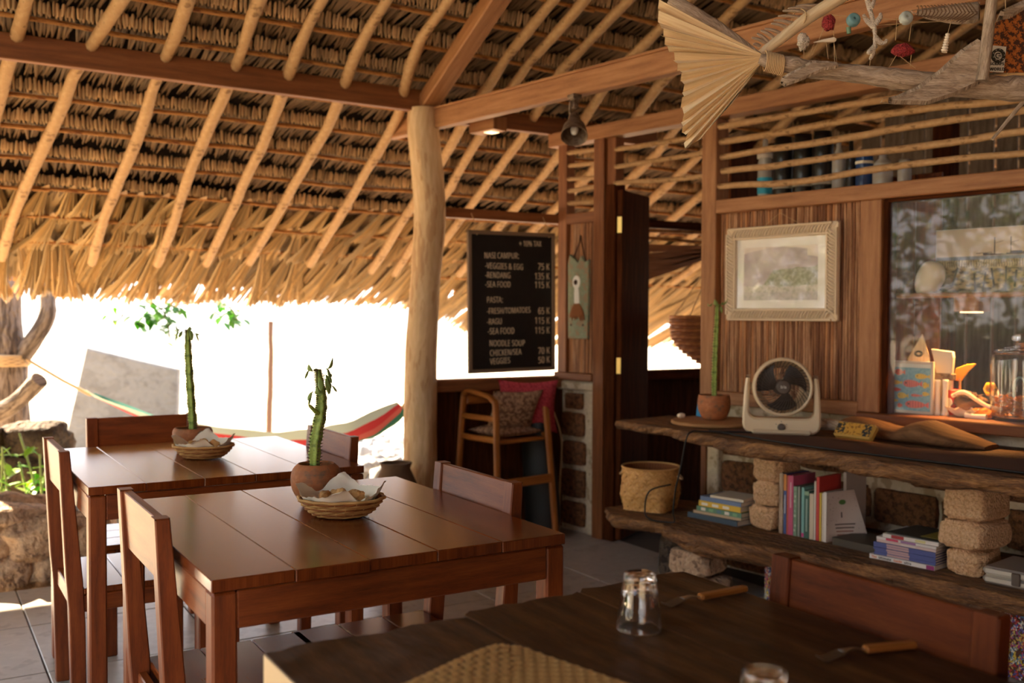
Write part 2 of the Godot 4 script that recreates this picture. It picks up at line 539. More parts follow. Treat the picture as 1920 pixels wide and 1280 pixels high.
	M.fabric_brown = mat(Color(1, 1, 1), 0.95, patch_tex(Color8(168, 128, 96), Color8(104, 70, 50), Color8(216, 180, 146), 2, 2, 0.52), Vector3(4, 4, 4), true)
	M.fabric_red = mat(Color(1, 1, 1), 0.85, patch_tex(Color8(170, 42, 52), Color8(120, 24, 36), Color8(206, 104, 104), 4, 4, 0.6), Vector3(4, 4, 4), true)
	M.mat_brown = bumpy(mat(Color8(190, 122, 86), 0.9, hb, Vector3(20, 20, 20), true), hb, 0.2)
	M.fence = mat(Color8(150, 146, 142), 0.9, drift, Vector3(2, 0.6, 1))
	M.book = tinted(Color(1, 1, 1), 0.5)
	M.tin = mat(Color8(196, 150, 70), 0.45)
	M.orange_fluff = mat(Color8(232, 140, 44), 0.8)
	M.orange_fluff.backlight_enabled = true
	M.orange_fluff.backlight = Color(0.6, 0.35, 0.1)
	M.brown_root = bumpy(mat(Color8(104, 76, 52), 0.95), hb, 0.4)
	M.gold_plastic = mat(Color8(230, 170, 30), 0.4)
	M.dusty = mat(Color8(206, 198, 186), 0.5)
	M.red_paint = mat(Color8(196, 48, 40), 0.5)
	M.blue_paint = mat(Color8(60, 150, 200), 0.5)

func flat_print(tex: ImageTexture, rough := 0.6) -> StandardMaterial3D:
	return mat(Color(1, 1, 1), rough, tex)

# a flat quad with the whole print on it, in x,y, facing +z
func print_quad(w: float, h: float) -> MB:
	var b := mb()
	b.poly([Vector3(0, 0, 0), Vector3(w, 0, 0), Vector3(w, h, 0), Vector3(0, h, 0)], Vector3(0, 0, 1), [Vector2(0, 1), Vector2(1, 1), Vector2(1, 0), Vector2(0, 0)])
	return b

func lettering(words: String, size: float, m: Material, parent: Node, at: Transform3D, left := true, serif := false, bold := false, kind := "lettering") -> MeshInstance3D:
	var t := TextMesh.new()
	var f := SystemFont.new()
	f.font_names = PackedStringArray(["Droid Serif" if serif else "Droid Sans"])
	if bold: f.font_weight = 700
	t.font = f
	t.text = words
	t.font_size = 64
	t.pixel_size = size / 64.0
	t.depth = 0.001
	t.curve_step = 4.0
	t.horizontal_alignment = HORIZONTAL_ALIGNMENT_LEFT if left else HORIZONTAL_ALIGNMENT_RIGHT
	var o := MeshInstance3D.new()
	o.mesh = t
	o.material_override = m
	o.name = called(parent, kind)
	parent.add_child(o, true)
	o.transform = at
	return o

# ---------------------------------------------------------------- camera, sky, sun
func make_view() -> void:
	var cam := Camera3D.new()
	cam.name = "camera"
	add_child(cam, true)
	cam.position = Vector3(0, CAM_H, 0)
	cam.basis = Basis(Vector3.UP, deg_to_rad(-YAW)) * Basis(Vector3.RIGHT, deg_to_rad(-1.6)) * Basis(Vector3.BACK, deg_to_rad(0.25))
	var ca := CameraAttributesPhysical.new()
	ca.frustum_focal_length = 35.0
	ca.frustum_focus_distance = 2.6
	ca.exposure_aperture = 3.2
	cam.attributes = ca
	cam.fov = rad_to_deg(2.0 * atan(640.0 / 1867.0))
	cam.near = 0.05
	cam.far = 300.0
	cam.current = true
	var env := Environment.new()
	env.background_mode = Environment.BG_SKY
	var sky := Sky.new()
	var sm := ProceduralSkyMaterial.new()
	sm.sky_top_color = Color(0.74, 0.78, 0.86)
	sm.sky_horizon_color = Color(1.0, 0.96, 0.93)
	sm.sky_curve = 0.12
	sm.ground_bottom_color = Color(0.6, 0.56, 0.5)
	sm.ground_horizon_color = Color(0.9, 0.88, 0.84)
	sm.sky_energy_multiplier = 1.0
	sky.sky_material = sm
	env.sky = sky
	env.background_energy_multiplier = 1.6
	env.tonemap_mode = Environment.TONE_MAPPER_LINEAR
	env.tonemap_exposure = 3.8
	env.sdfgi_enabled = true
	env.ssao_enabled = true
	env.ssil_enabled = true
	var we := WorldEnvironment.new()
	we.name = "world_environment"
	we.environment = env
	add_child(we, true)
	var sun := DirectionalLight3D.new()
	sun.name = "sun"
	sun.light_color = Color(1.0, 0.91, 0.77)
	sun.light_energy = 5.0
	sun.light_angular_distance = 0.6
	sun.shadow_enabled = true
	sun.sky_mode = DirectionalLight3D.SKY_MODE_LIGHT_ONLY
	add_child(sun, true)
	sun.look_at_from_position(Vector3(-2.4, 2.9, -4.4), Vector3.ZERO)

# ---------------------------------------------------------------- floor and roof
func make_floor() -> void:
	var fl := struct("floor", "grey tiled floor under the tables, open to the garden on the far side", "floor")
	var b := mb()
	b.box(Vector3(8.6, 0.1, 9.0), Vector3(1.9, -0.056, -0.6), 0.0)
	put(b, "screed", M.grout, fl)
	var tiles := []
	for k in 4:
		b = mb()
		b.box(Vector3(0.604, 0.02, 0.604), Vector3.ZERO, 0.003)
		tiles.append(b.mesh())
	for i in range(-3, 7):
		for j in 14:
			var x := 0.41 + 0.61 * i + 0.305
			var z := -5.1 + 0.61 * j + 0.305
			if x > 3.0 + (z + 5.0) * 0.16 + 0.5 and z > -4.9: continue
			put(tiles[rng.randi() % 4], "tile", M.tile, fl, Transform3D(Basis(Vector3.UP, PI / 2 * (rng.randi() % 4)), Vector3(x, -0.0095 + rr(-0.0008, 0.0008), z)))

func leaf_fan(L: float, spread: float, lean: float, sd: int) -> ArrayMesh:
	# a folded palm leaf hanging from a batten: local x along the eave, y down the slope, z towards the room
	var r := RandomNumberGenerator.new()
	r.seed = sd
	var b := mb()
	var np := 9
	for k in np:
		var a0 := lean + spread * (float(k) / np - 0.5)
		var a1 := lean + spread * (float(k + 1) / np - 0.5)
		var am := (a0 + a1) / 2.0
		var len := L * (1.0 + r.randf_range(-0.05, 0.04)) / maxf(cos(am), 0.6)
		var g := r.randf_range(0.5, 1.15)
		var hue := r.randf_range(-0.04, 0.04)
		b.tint = Color((0.51 + hue) * g, (0.32 + hue * 0.5) * g, 0.13 * g)
		var w0 := (float(k) / np - 0.5) * 0.05
		var w1 := (float(k + 1) / np - 0.5) * 0.05
		var z := r.randf_range(-0.008, 0.008) + k * 0.002
		var curl := r.randf_range(-0.03, 0.01)
		var p := [Vector3(w0, 0, z), Vector3((w0 + w1) / 2, 0, z + 0.006), Vector3(w1, 0, z)]
		var m := []
		var e := []
		for t in [[a0, 0.0], [am, 0.02], [a1, 0.0]]:
			m.append(Vector3(sin(t[0]) * len * 0.55, cos(t[0]) * len * 0.55, z + t[1] * 0.8 + 0.01))
			e.append(Vector3(sin(t[0]) * len * 1.0, cos(t[0]) * len * (1.0 if t[1] > 0 else r.randf_range(0.95, 0.99)), z + t[1] + curl))
		for q in 2:
			b.poly([p[q], p[q + 1], m[q + 1], m[q]], Vector3(0, 0, 1))
			b.poly([m[q], m[q + 1], e[q + 1], e[q]], Vector3(0, 0, 1))
	# the folded-over ear above the batten
	b.tint = Color(0.5, 0.29, 0.12) * r.randf_range(0.7, 1.1)
	var ex := r.randf_range(-0.02, 0.02)
	b.poly([Vector3(-0.035, 0.01, 0.012), Vector3(0.035, 0.01, 0.012), Vector3(ex, -0.075, 0.02)], Vector3(0, 0, 1))
	b.poly([Vector3(-0.035, 0.01, 0.012), Vector3(ex, -0.075, 0.02), Vector3(-0.02, 0.02, -0.005)], Vector3(-1, 0, 0.3))
	return b.mesh()

func make_roof() -> void:
	var dn := Vector3(0, -1, SLOPE).normalized()          # out of the thatch, into the room
	var ds := Vector3(0, -SLOPE, -1).normalized()         # down the slope
	var bs := Basis(Vector3.RIGHT, ds, Vector3.RIGHT.cross(ds))   # z of it points into the room
	if bs.z.dot(dn) < 0: bs = Basis(Vector3.LEFT, ds, Vector3.LEFT.cross(ds))
	var X0 := -2.6
	var X1 := 11.0
	var ceil := struct("ceiling", "pitched palm-leaf thatch roof on peeled pole rafters, seen from below", "thatched roof")
	# the thick cover above
	var b := mb()
	for s in [[-7.35, -1.2], [-1.2, 5.2]]:
		var pts := []
		var za: float = s[0]
		var zb: float = s[1]
		var top := roof_y(0, -1.2)
		var f := func(z): return roof_y(0, z) if z <= -1.2 else top - SLOPE * (z + 1.2)
		pts = [Vector2(za, f.call(za) + 0.12), Vector2(zb, f.call(zb) + 0.12), Vector2(zb, f.call(zb) + 0.26), Vector2(za, f.call(za) + 0.26)]
		b.xf = Transform3D(Basis(Vector3(0, 0, 1), Vector3(0, 1, 0), Vector3(-1, 0, 0)), Vector3.ZERO)
		b.prism(pts, -X1, -X0)
	put(b, "thatch_cover", M.cover, ceil)
	# battens and the leaves folded over them
	var rows := [-7.2, -6.92, -6.6, -6.28, -5.98, -5.69, -5.43, -5.16, -4.88, -4.64, -4.4, -4.16, -3.92, -3.68, -3.44, -3.2, -2.96, -2.7, -2.44, -2.18, -1.92, -1.66, -1.4]
	var stub := mb()
	stub.lathe([Vector2(0.0, -0.5), Vector2(0.3, -0.47), Vector2(0.46, -0.3), Vector2(0.5, 0.0), Vector2(0.42, 0.35), Vector2(0.22, 0.5), Vector2(0.0, 0.52)], 6)
	var strip := mb()
	for q in [[-1, 0], [0, 1]]:
		strip.poly([Vector3(q[0] * 0.5, 0, -absf(q[0]) * 0.25), Vector3(q[1] * 0.5, 0, -absf(q[1]) * 0.25), Vector3(q[1] * 0.42, 0.5, -absf(q[1]) * 0.25), Vector3(q[0] * 0.42, 0.5, -absf(q[0]) * 0.25)], Vector3(0, 0, 1))
		strip.poly([Vector3(q[0] * 0.42, 0.5, -absf(q[0]) * 0.25), Vector3(q[1] * 0.42, 0.5, -absf(q[1]) * 0.25), Vector3(q[1] * 0.2, 1.0, -absf(q[1]) * 0.25), Vector3(q[0] * 0.2, 1.0, -absf(q[0]) * 0.25)], Vector3(0, 0, 1))
	var sp := []
	var sc := []
	var tp := []
	var tc := []
	for i in rows.size():
		var z: float = rows[i]
		var xs := -0.6 if z > -7.0 else 3.7
		var lo := X0 if z > -7.0 else 3.6
		if z > -3.9: xs = 0.6
		# the batten: short lengths of split stem end to end, lashed under the leaves
		var x := lo
		while x < X1 - 0.2:
			var x2 := minf(x + rr(2.6, 3.6), X1)
			b = mb()
			var p0 := Vector3(x - 0.05, roof_y(x, z), z) + dn * 0.012
			var p1 := Vector3(x2 + 0.05, roof_y(x2, z), z) + dn * rr(0.008, 0.02)
			stick(b, p0, p1, rr(0.011, 0.013), rr(0.010, 0.012), 0.009, 14, 6)
			put(b, "batten", M.lath, ceil)
			x = x2
		if z <= -6.5: continue
		var xx := xs
		while xx < X1:
			var wob := noise.get_noise_2d(xx * 40.0, z * 100.0)
			var base := Vector3(xx, roof_y(xx, z), z)
			var g := clampf(1.0 + 0.5 * wob + rr(-0.3, 0.3), 0.45, 1.5)
			for two in 2:
				var w := rr(0.013, 0.019)
				var lean := 0.25 * noise.get_noise_2d(xx * 25.0, z * 77.0)
				var ax := (Vector3.UP * 0.9 - ds * rr(0.2, 0.5) + Vector3.RIGHT * (lean * 0.6 + rr(-0.12, 0.12))).normalized()
				var len := rr(0.046, 0.068)
				var zx := (dn - ax * dn.dot(ax)).normalized()
				var t := Transform3D(Basis(ax.cross(zx) * w, -ax * len, zx * rr(0.016, 0.024)), base + Vector3(rr(-0.005, 0.005) + two * 0.009, 0, 0) - ds * (0.018 + two * 0.02 + 0.01 * wob + rr(-0.006, 0.006)) + ax * len * 0.42 - dn * 0.004)
				sp.append(t)
				sc.append(Color(0.53 * g, 0.345 * g, 0.18 * g))
			for k in 2:
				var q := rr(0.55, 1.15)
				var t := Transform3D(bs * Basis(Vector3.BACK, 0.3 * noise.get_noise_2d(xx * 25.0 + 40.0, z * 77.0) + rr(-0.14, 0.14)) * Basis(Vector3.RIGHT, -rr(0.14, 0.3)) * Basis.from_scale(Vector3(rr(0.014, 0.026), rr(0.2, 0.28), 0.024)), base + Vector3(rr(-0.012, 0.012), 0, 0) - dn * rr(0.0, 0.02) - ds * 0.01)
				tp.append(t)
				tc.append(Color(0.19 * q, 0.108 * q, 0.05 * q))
			xx += 0.0195
	many("leaf_fold", stub.mesh(), M.thatch, sp, sc, ceil)
	many("leaf_strip", strip.mesh(), M.thatch, tp, tc, ceil)
	# the broad fan leaves along the eave
	var short := []
	var long := []
	for k in 8:
		short.append(leaf_fan(0.46, 0.5, rr(-0.14, 0.14), k))
		long.append(leaf_fan(0.92, 0.26, rr(-0.14, 0.06), k + 20))
	for row in [[-6.28, short, 0.13, -0.02], [-6.6, short, 0.125, -0.01], [-6.92, long, 0.085, 0.0]]:
		var x := -0.5
		while x < 7.6:
			var z: float = row[0]
			var s := rr(0.96, 1.03)
			if row[1] == long and x > 3.6: s *= 1.0 + 0.16 * minf(x - 3.6, 2.0)
			put(row[1][rng.randi() % 8], "palm_leaf", M.leaf, ceil, Transform3D(bs * Basis(Vector3.BACK, rr(-0.14, 0.14)) * Basis(Vector3.RIGHT, rr(-0.05, 0.02)) * Basis.from_scale(Vector3(rr(0.9, 1.1), s, 1)), Vector3(x + rr(-0.02, 0.02), roof_y(x, z), z) - dn * rr(0.0, 0.012)))
			x += row[2] * rr(0.85, 1.15)
	var x := 3.7
	while x < 7.6:
		var s := rr(0.6, 0.66) + 0.42 * minf(x - 3.7, 1.6)
		put(long[rng.randi() % 8], "palm_leaf", M.leaf, ceil, Transform3D(bs * Basis(Vector3.BACK, rr(-0.12, 0.12)) * Basis(Vector3.RIGHT, rr(-0.02, 0.04)) * Basis.from_scale(Vector3(rr(0.9, 1.2), s * 1.25, 1)), Vector3(x, roof_y(x, -7.2), -7.2) - dn * 0.01))
		x += rr(0.11, 0.15)
	# more leaves laid outside, so that no sky shows between the fans
	var lp := []
	var lc := []
	for k in 4200:
		var px := rr(-0.6, 9.0)
		var z := rr(-7.18, -6.3) if k % 3 else rr(-7.25, -7.0)
		var g := rr(0.5, 1.0)
		lp.append(Transform3D(bs * Basis(Vector3.BACK, rr(-0.2, 0.2)) * Basis(Vector3.RIGHT, rr(-0.03, 0.0)) * Basis.from_scale(Vector3(rr(0.05, 0.08), minf((7.6 + z) * 1.09, 0.62) + (0.25 if px > 4.2 else 0.0), 0.04)), Vector3(px, roof_y(px, z), z) - dn * rr(0.03, 0.09)))
		lc.append(Color(0.5 * g, 0.32 * g, 0.14 * g))
	many("leaf_backing", strip.mesh(), M.leaf, lp, lc, ceil)
	# pole rafters
	var raf := [[0.45, 0.42, 0.26], [0.80, 0.67, 0.50], [1.06, 1.045, 1.04], [1.36, 1.39, 1.453], [1.64, 1.70, 1.76], [1.93, 2.01, 2.045], [2.22, 2.372, 2.49], [2.72, 2.79, 3.0], [2.86, 2.95, 3.2], [3.10, 3.21, 3.40], [3.42, 3.56, 3.75], [3.74, 3.9, 4.05], [4.1, 4.25, 4.4], [4.5, 4.6, 4.75], [4.9, 5.0, 5.1], [5.3, 5.4, 5.5], [5.75, 5.85, 5.95], [6.2, 6.3, 6.4], [6.7, 6.8, 6.9], [0.05, 0.0, -0.1], [-0.35, -0.4, -0.5], [-0.9, -0.95, -1.0], [-1.5, -1.5, -1.6]]
	for r in raf:
		b = mb()
		var path := []
		var rad := []
		var ph := rr(0, 100)
		var zend := rr(-7.12, -6.98)
		var up := Vector3(r[0] + (r[0] - r[1]) * 4.2, 0, -1.3)
		for k in 29:
			var t := k / 28.0
			var z := lerpf(zend, -1.25, t)
			var xr: float
			if z < -5.2: xr = lerpf(r[2], r[1], (z - zend) / (-5.2 - zend))
			elif z < -4.6: xr = lerpf(r[1], r[0], (z + 5.2) / 0.6)
			else: xr = lerpf(r[0], r[0] + 0.2 * (r[0] - r[1]), (z + 4.6) / 3.3)
			xr += noise.get_noise_2d(ph + z * 28.0, 1.0) * 0.035
			path.append(Vector3(xr, roof_y(xr, z), z) + dn * (0.052 + 0.012 * noise.get_noise_2d(ph + z * 40.0, 30.0)))
			rad.append((0.0315 - 0.006 * t) * (1.0 + 0.3 * noise.get_noise_2d(ph + z * 70.0, 60.0)))
		b.tube(smooth_path(path, 2), 0.0, 9) if false else b.tube(path, rad, 9, true)
		put(b, "rafter", M.pole, ceil)

func make_frame() -> void:
	# log post
	var o := struct("log_post", "thick pale peeled log post rising from the half wall to the roof beams", "post")
	var b := mb()
	var path := smooth_path([Vector3(2.415, -0.02, ZP), Vector3(2.41, 0.5, ZP), Vector3(2.412, 0.99, ZP), Vector3(2.425, 1.25, ZP), Vector3(2.442, 1.5, ZP), Vector3(2.466, 1.8, ZP), Vector3(2.452, 2.05, ZP), Vector3(2.425, 2.28, ZP), Vector3(2.42, 2.41, ZP)], 4)
	var rad := []
	for i in path.size():
		rad.append(lerp_list([0.098, 0.094, 0.09, 0.085, 0.083, 0.088, 0.091, 0.086, 0.082], float(i) / (path.size() - 1)) * (1.0 + 0.05 * noise.get_noise_1d(i * 12.0)))
	b.tube(path, rad, 20, true, Vector2(1, 1))
	put(b, "trunk", M.log, o)
	# eave plate
	o = struct("eave_beam", "long dark reddish board beam running along the eave under the rafters", "beam")
	b = mb()
	b.box(Vector3(6.0, 0.115, 0.05), Vector3(-0.56, 2.462, ZP), 0.004, off())
	put(b, "board", M.plate, o)
	o.rotation.z = -0.006
	o = struct("eave_beam", "dark board beam beyond the log post running on towards the door post", "beam")
	b = mb()
	b.box(Vector3(1.6, 0.1, 0.05), Vector3(3.3, 2.41, ZP - 0.06), 0.004, off())
	put(b, "board", M.plate, o)
	# tie beam, parallel to the timber wall
	o = struct("tie_beam", "broad pale square timber tie beam running from the log post over the room", "beam", at_wall(0, 0, 0), WALL_TURN)
	b = mb()
	b.box(Vector3(5.4, 0.1, 0.06), Vector3(1.73, 2.347, 0.835), 0.004, off())
	put(b, "timber", M.beam, o)
	b = mb()
	b.box(Vector3(5.2, 0.012, 0.085), Vector3(1.83, 2.403, 0.83), 0.002, off())
	put(b, "cap_board", M.beam, o)
	# principal rafter
	o = struct("principal_rafter", "squared timber rafter climbing from the top of the log post to the ridge", "beam")
	var d := Vector3(-0.02, SLOPE * 1.12, 1.0).normalized()
	var L := 3.9
	b = mb()
	var side := d.cross(Vector3.UP).normalized()
	b.box(Vector3(0.1, L, 0.085), Vector3.ZERO, 0.005, off(), Basis(side, d, side.cross(d)))
	put(b, "timber", M.beam, o)
	o.position = Vector3(2.44, 2.44, ZP + 0.02) + d * L * 0.5
	# low rail carrying the chalkboard
	o = struct("lintel_beam", "dark rail between the log post and the wall, above the chalkboard", "beam")
	b = mb()
	b.box(Vector3(0.94, 0.055, 0.06), Vector3(2.92, 1.855, ZP - 0.04), 0.003, off())
	put(b, "timber", M.plate, o)
	# half wall
	o = struct("wall_half", "low plank half wall with a timber sill between the log post and the reed wall", "wall")
	for k in 12:
		b = mb()
		b.box(Vector3(0.098, 0.86, 0.02), Vector3(2.5 + k * 0.1, 0.43, ZP - 0.05 + rr(-0.003, 0.003)), 0.003, off())
		put(b, "plank", M.dark, o)
	b = mb()
	b.box(Vector3(0.98, 0.065, 0.14), Vector3(2.9, 0.884, ZP - 0.04), 0.004, off())
	put(b, "sill", M.plate, o)
	# box lamp hung by the eave
	o = thing("box_lamp", "small square wooden box lamp fixed under the dark beam beside the log post", "lamp", Vector3(2.7, 2.29, -4.72), 12)
	b = mb()
	b.box(Vector3(0.1, 0.075, 0.2), Vector3(0, 0.02, 0), 0.003, off())
	b.box(Vector3(0.02, 0.09, 0.02), Vector3(0.0, 0.095, -0.08), 0.001)
	put(b, "box", M.beam, o)
	b = mb()
	b.box(Vector3(0.06, 0.006, 0.06), Vector3(0, -0.021, 0.03), 0.001)
	var lm := mat(Color8(255, 240, 210), 0.4)
	lm.emission_enabled = true
	lm.emission = Color8(255, 226, 180)
	lm.emission_energy_multiplier = 0.35
	put(b, "light_panel", lm, o)
	var l := OmniLight3D.new()
	l.name = "box_light"
	l.light_energy = 0.002
	l.light_color = Color8(255, 214, 160)
	l.omni_range = 12.0
	l.omni_attenuation = 2.0
	l.light_size = 0.03
	l.shadow_enabled = true
	o.add_child(l, true)
	l.position = Vector3(0, -0.06, 0.03)
	# spot lamp under the tie beam
	o = thing("spot_lamp", "small grey metal bell-shaped spot lamp hanging under the pale tie beam", "lamp", Vector3(2.632, 2.297, -3.80))
	b = mb()
	b.box(Vector3(0.05, 0.02, 0.05), Vector3(0, -0.008, 0), 0.003)
	b.box(Vector3(0.03, 0.05, 0.03), Vector3(0, -0.035, 0), 0.004)
	b.tube([Vector3(-0.022, -0.03, 0), Vector3(-0.026, -0.07, 0), Vector3(-0.02, -0.1, 0), Vector3(-0.008, -0.115, 0)], 0.006, 8)
	put(b, "bracket", M.lampmetal, o)
	b = mb()
	b.lathe([Vector2(0.0, -0.085), Vector2(0.02, -0.088), Vector2(0.026, -0.1), Vector2(0.03, -0.13), Vector2(0.05, -0.165), Vector2(0.058, -0.2), Vector2(0.06, -0.222), Vector2(0.062, -0.225), Vector2(0.056, -0.222), Vector2(0.052, -0.19), Vector2(0.03, -0.15), Vector2(0.0, -0.14)], 24)
	var lb := Basis(Vector3(-0.82, 0, -0.57).normalized(), 0.62)
	var lt := Transform3D(lb, Vector3(0, -0.1, 0) - lb * Vector3(0, -0.1, 0))
	put(b, "shade", M.lampmetal, o, lt)
	b = mb()
	b.lathe([Vector2(0, -0.14), Vector2(0.012, -0.145), Vector2(0.014, -0.165), Vector2(0.019, -0.185), Vector2(0.014, -0.205), Vector2(0, -0.212)], 14)
	put(b, "bulb", M.bulb, o, lt)

# ---------------------------------------------------------------- furniture
func make_table(label: String, x0: float, x1: float, z0: float, z1: float, joints: Array) -> void:
	var o := thing("dining_table", label, "table", Vector3((x0 + x1) / 2, 0, (z0 + z1) / 2), 0, "reddish plank dining tables")
	var w := x1 - x0
	var d := z1 - z0
	var edges := [x0] + joints + [x1]
	for k in edges.size() - 1:
		var b := mb()
		b.box(Vector3(edges[k + 1] - edges[k] - 0.0006, 0.025, d + rr(-0.004, 0.004)), Vector3((edges[k] + edges[k + 1]) / 2 - o.position.x, TABLE_H - 0.0125 + rr(-0.0006, 0.0006), 0), 0.0018, off())
		put(b, "tabletop_plank", M.top, o)
	for s in [-1.0, 1.0]:
		var b := mb()
		b.box(Vector3(w - 0.1, 0.075, 0.024), Vector3(0, TABLE_H - 0.064, s * (d / 2 - 0.014)), 0.003, off())
		put(b, "apron", M.red, o)
		b = mb()
		b.box(Vector3(0.024, 0.075, d - 0.1), Vector3(s * (w / 2 - 0.014), TABLE_H - 0.064, 0), 0.003, off())
		put(b, "apron", M.red, o)
		for t in [-1.0, 1.0]:
			b = mb()
			b.box(Vector3(0.05, TABLE_H - 0.027, 0.05), Vector3(s * (w / 2 - 0.026), (TABLE_H - 0.027) / 2, t * (d / 2 - 0.026)), 0.005, off())
			put(b, "leg", M.red, o)

func make_chair(label: String) -> Node3D:
	# faces +x; its back stands at x = 0, its floor centre at the origin
	var o := thing("dining_chair", label, "chair", Vector3.ZERO, 0, "solid wooden chairs with one board as back")
	var W := 0.222
	var tw := Transform3D(Basis.IDENTITY, Vector3.ZERO)
	for s in [-1.0, 1.0]:
		var b := mb()
		b.xf = Transform3D(Basis.IDENTITY, Vector3(0, 0, s * (W - 0.022)))
		b.prism([Vector2(0.0, CHAIR_H), Vector2(0.032, CHAIR_H), Vector2(0.068, 0.44), Vector2(0.074, 0.30), Vector2(0.076, 0.0), Vector2(0.034, 0.0), Vector2(0.026, 0.36), Vector2(0.018, 0.46)], -0.022, 0.022, 0.003, off())
		put(b, "back_post", M.red, o)
		b = mb()
		b.box(Vector3(0.042, SEAT_H - 0.02, 0.042), Vector3(0.445, (SEAT_H - 0.02) / 2, s * (W - 0.021)), 0.004, off())
		put(b, "front_leg", M.red, o)
		b = mb()
		b.box(Vector3(0.36, 0.055, 0.022), Vector3(0.247, SEAT_H - 0.0485, s * (W - 0.016)), 0.003, off())
		put(b, "seat_rail", M.red, o)
	var b := mb()
	b.box(Vector3(0.022, 0.055, 2 * W - 0.088), Vector3(0.452, SEAT_H - 0.0485, 0), 0.003, off())
	put(b, "seat_rail", M.red, o)
	b = mb()
	b.box(Vector3(0.022, 0.055, 2 * W - 0.088), Vector3(0.05, SEAT_H - 0.0485, 0), 0.003, off())
	put(b, "seat_rail", M.red, o)
	b = mb()
	b.box(Vector3(0.02, 0.142, 2 * W - 0.087), Vector3(0.0225, CHAIR_H - 0.0725, 0), 0.002, off(), Basis(Vector3.BACK, 0.07))
	put(b, "back_board", M.red, o)
	var xs := [0.068, 0.2, 0.335, 0.47]
	for k in 3:
		b = mb()
		b.box(Vector3(xs[k + 1] - xs[k] - 0.002, 0.02, 2 * W), Vector3((xs[k] + xs[k + 1]) / 2, SEAT_H - 0.01, 0), 0.003, off())
		put(b, "seat_plank", M.top, o)
	return o

func make_furniture() -> void:
	make_table("near dining table of five reddish-brown planks with the larger pot and cactus on it", 0.49, 1.309, -2.86, -1.917, [0.657, 0.818, 0.976, 1.138])
	make_table("far dining table of reddish planks by the garden edge, gleaming in the daylight", 0.443, 1.31, -4.06, -3.121, [0.606, 0.779, 0.939, 1.12])
	var c := make_chair("nearest chair, at the left end of the near table, its seat under it")
	c.position = Vector3(0.436, 0, -2.385)
	copy(c, "chair at the left end of the far table, before the stones and plants", Vector3(0.392, 0, -3.575), 0)
	copy(c, "chair with its back to the log post at the right end of the near table", Vector3(1.352, 0, -2.395), 180)
	copy(c, "chair at the right end of the far table in front of the striped hammock", Vector3(1.352, 0, -3.49), 180)
	copy(c, "chair on the garden side of the far table in front of the grey leaning slab", Vector3(0.838, 0, -4.40), -90)
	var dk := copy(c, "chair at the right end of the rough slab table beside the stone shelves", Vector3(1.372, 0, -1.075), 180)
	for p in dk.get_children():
		if p.material_override == M.red: p.material_override = M.red_shaded  # shade on this chair is put into its wood colour
	# the rough slab table in front
	var o := thing("slab_table", "rough dark slab table in the foreground with a pale sawn left end", "table", Vector3(0.89, 0, -1.0))
	var ed := [-0.437, -0.085, 0.165, 0.432]
	var zfar := [-0.475, -0.5, -0.515]
	for k in 3:
		var b := mb()
		var l: float = ed[k] + 0.0008
		var r: float = ed[k + 1] - 0.0008
		# the far end is ragged
		var pl := [Vector2(l, -0.47), Vector2(r, -0.47)]
		for i in 15:
			var x := lerpf(r, l, i / 14.0)
			pl.append(Vector2(x, -zfar[k] + 0.016 * noise.get_noise_2d(x * 500.0, k * 30.0) - (0.02 if k > 0 and i == 14 else 0.0)))
		b.xf = Transform3D(Basis(Vector3.RIGHT, Vector3.FORWARD, Vector3.UP), Vector3.ZERO)
		b.prism(pl, TABLE_H - 0.046, TABLE_H, 0.0012, off())
		put(b, "top_plank", M.slab, o)
	var b := mb()
	b.box(Vector3(0.004, 0.044, 0.93), Vector3(-0.4365, TABLE_H - 0.0235, 0.0), 0.001, off())
	put(b, "sawn_end", M.pale_end, o)
	for sx in [-0.36, 0.36]:
		for sz in [-0.38, 0.38]:
			b = mb()
			b.box(Vector3(0.07, TABLE_H - 0.046, 0.07), Vector3(sx, (TABLE_H - 0.046) / 2, sz), 0.006, off())
			put(b, "leg", M.dark, o)
	for sz in [-0.38, 0.38]:
		b = mb()
		b.box(Vector3(0.65, 0.08, 0.03), Vector3(0, TABLE_H - 0.087, sz), 0.004, off())
		put(b, "apron", M.dark, o)
	# high chair against the half wall
	make_high_chair()

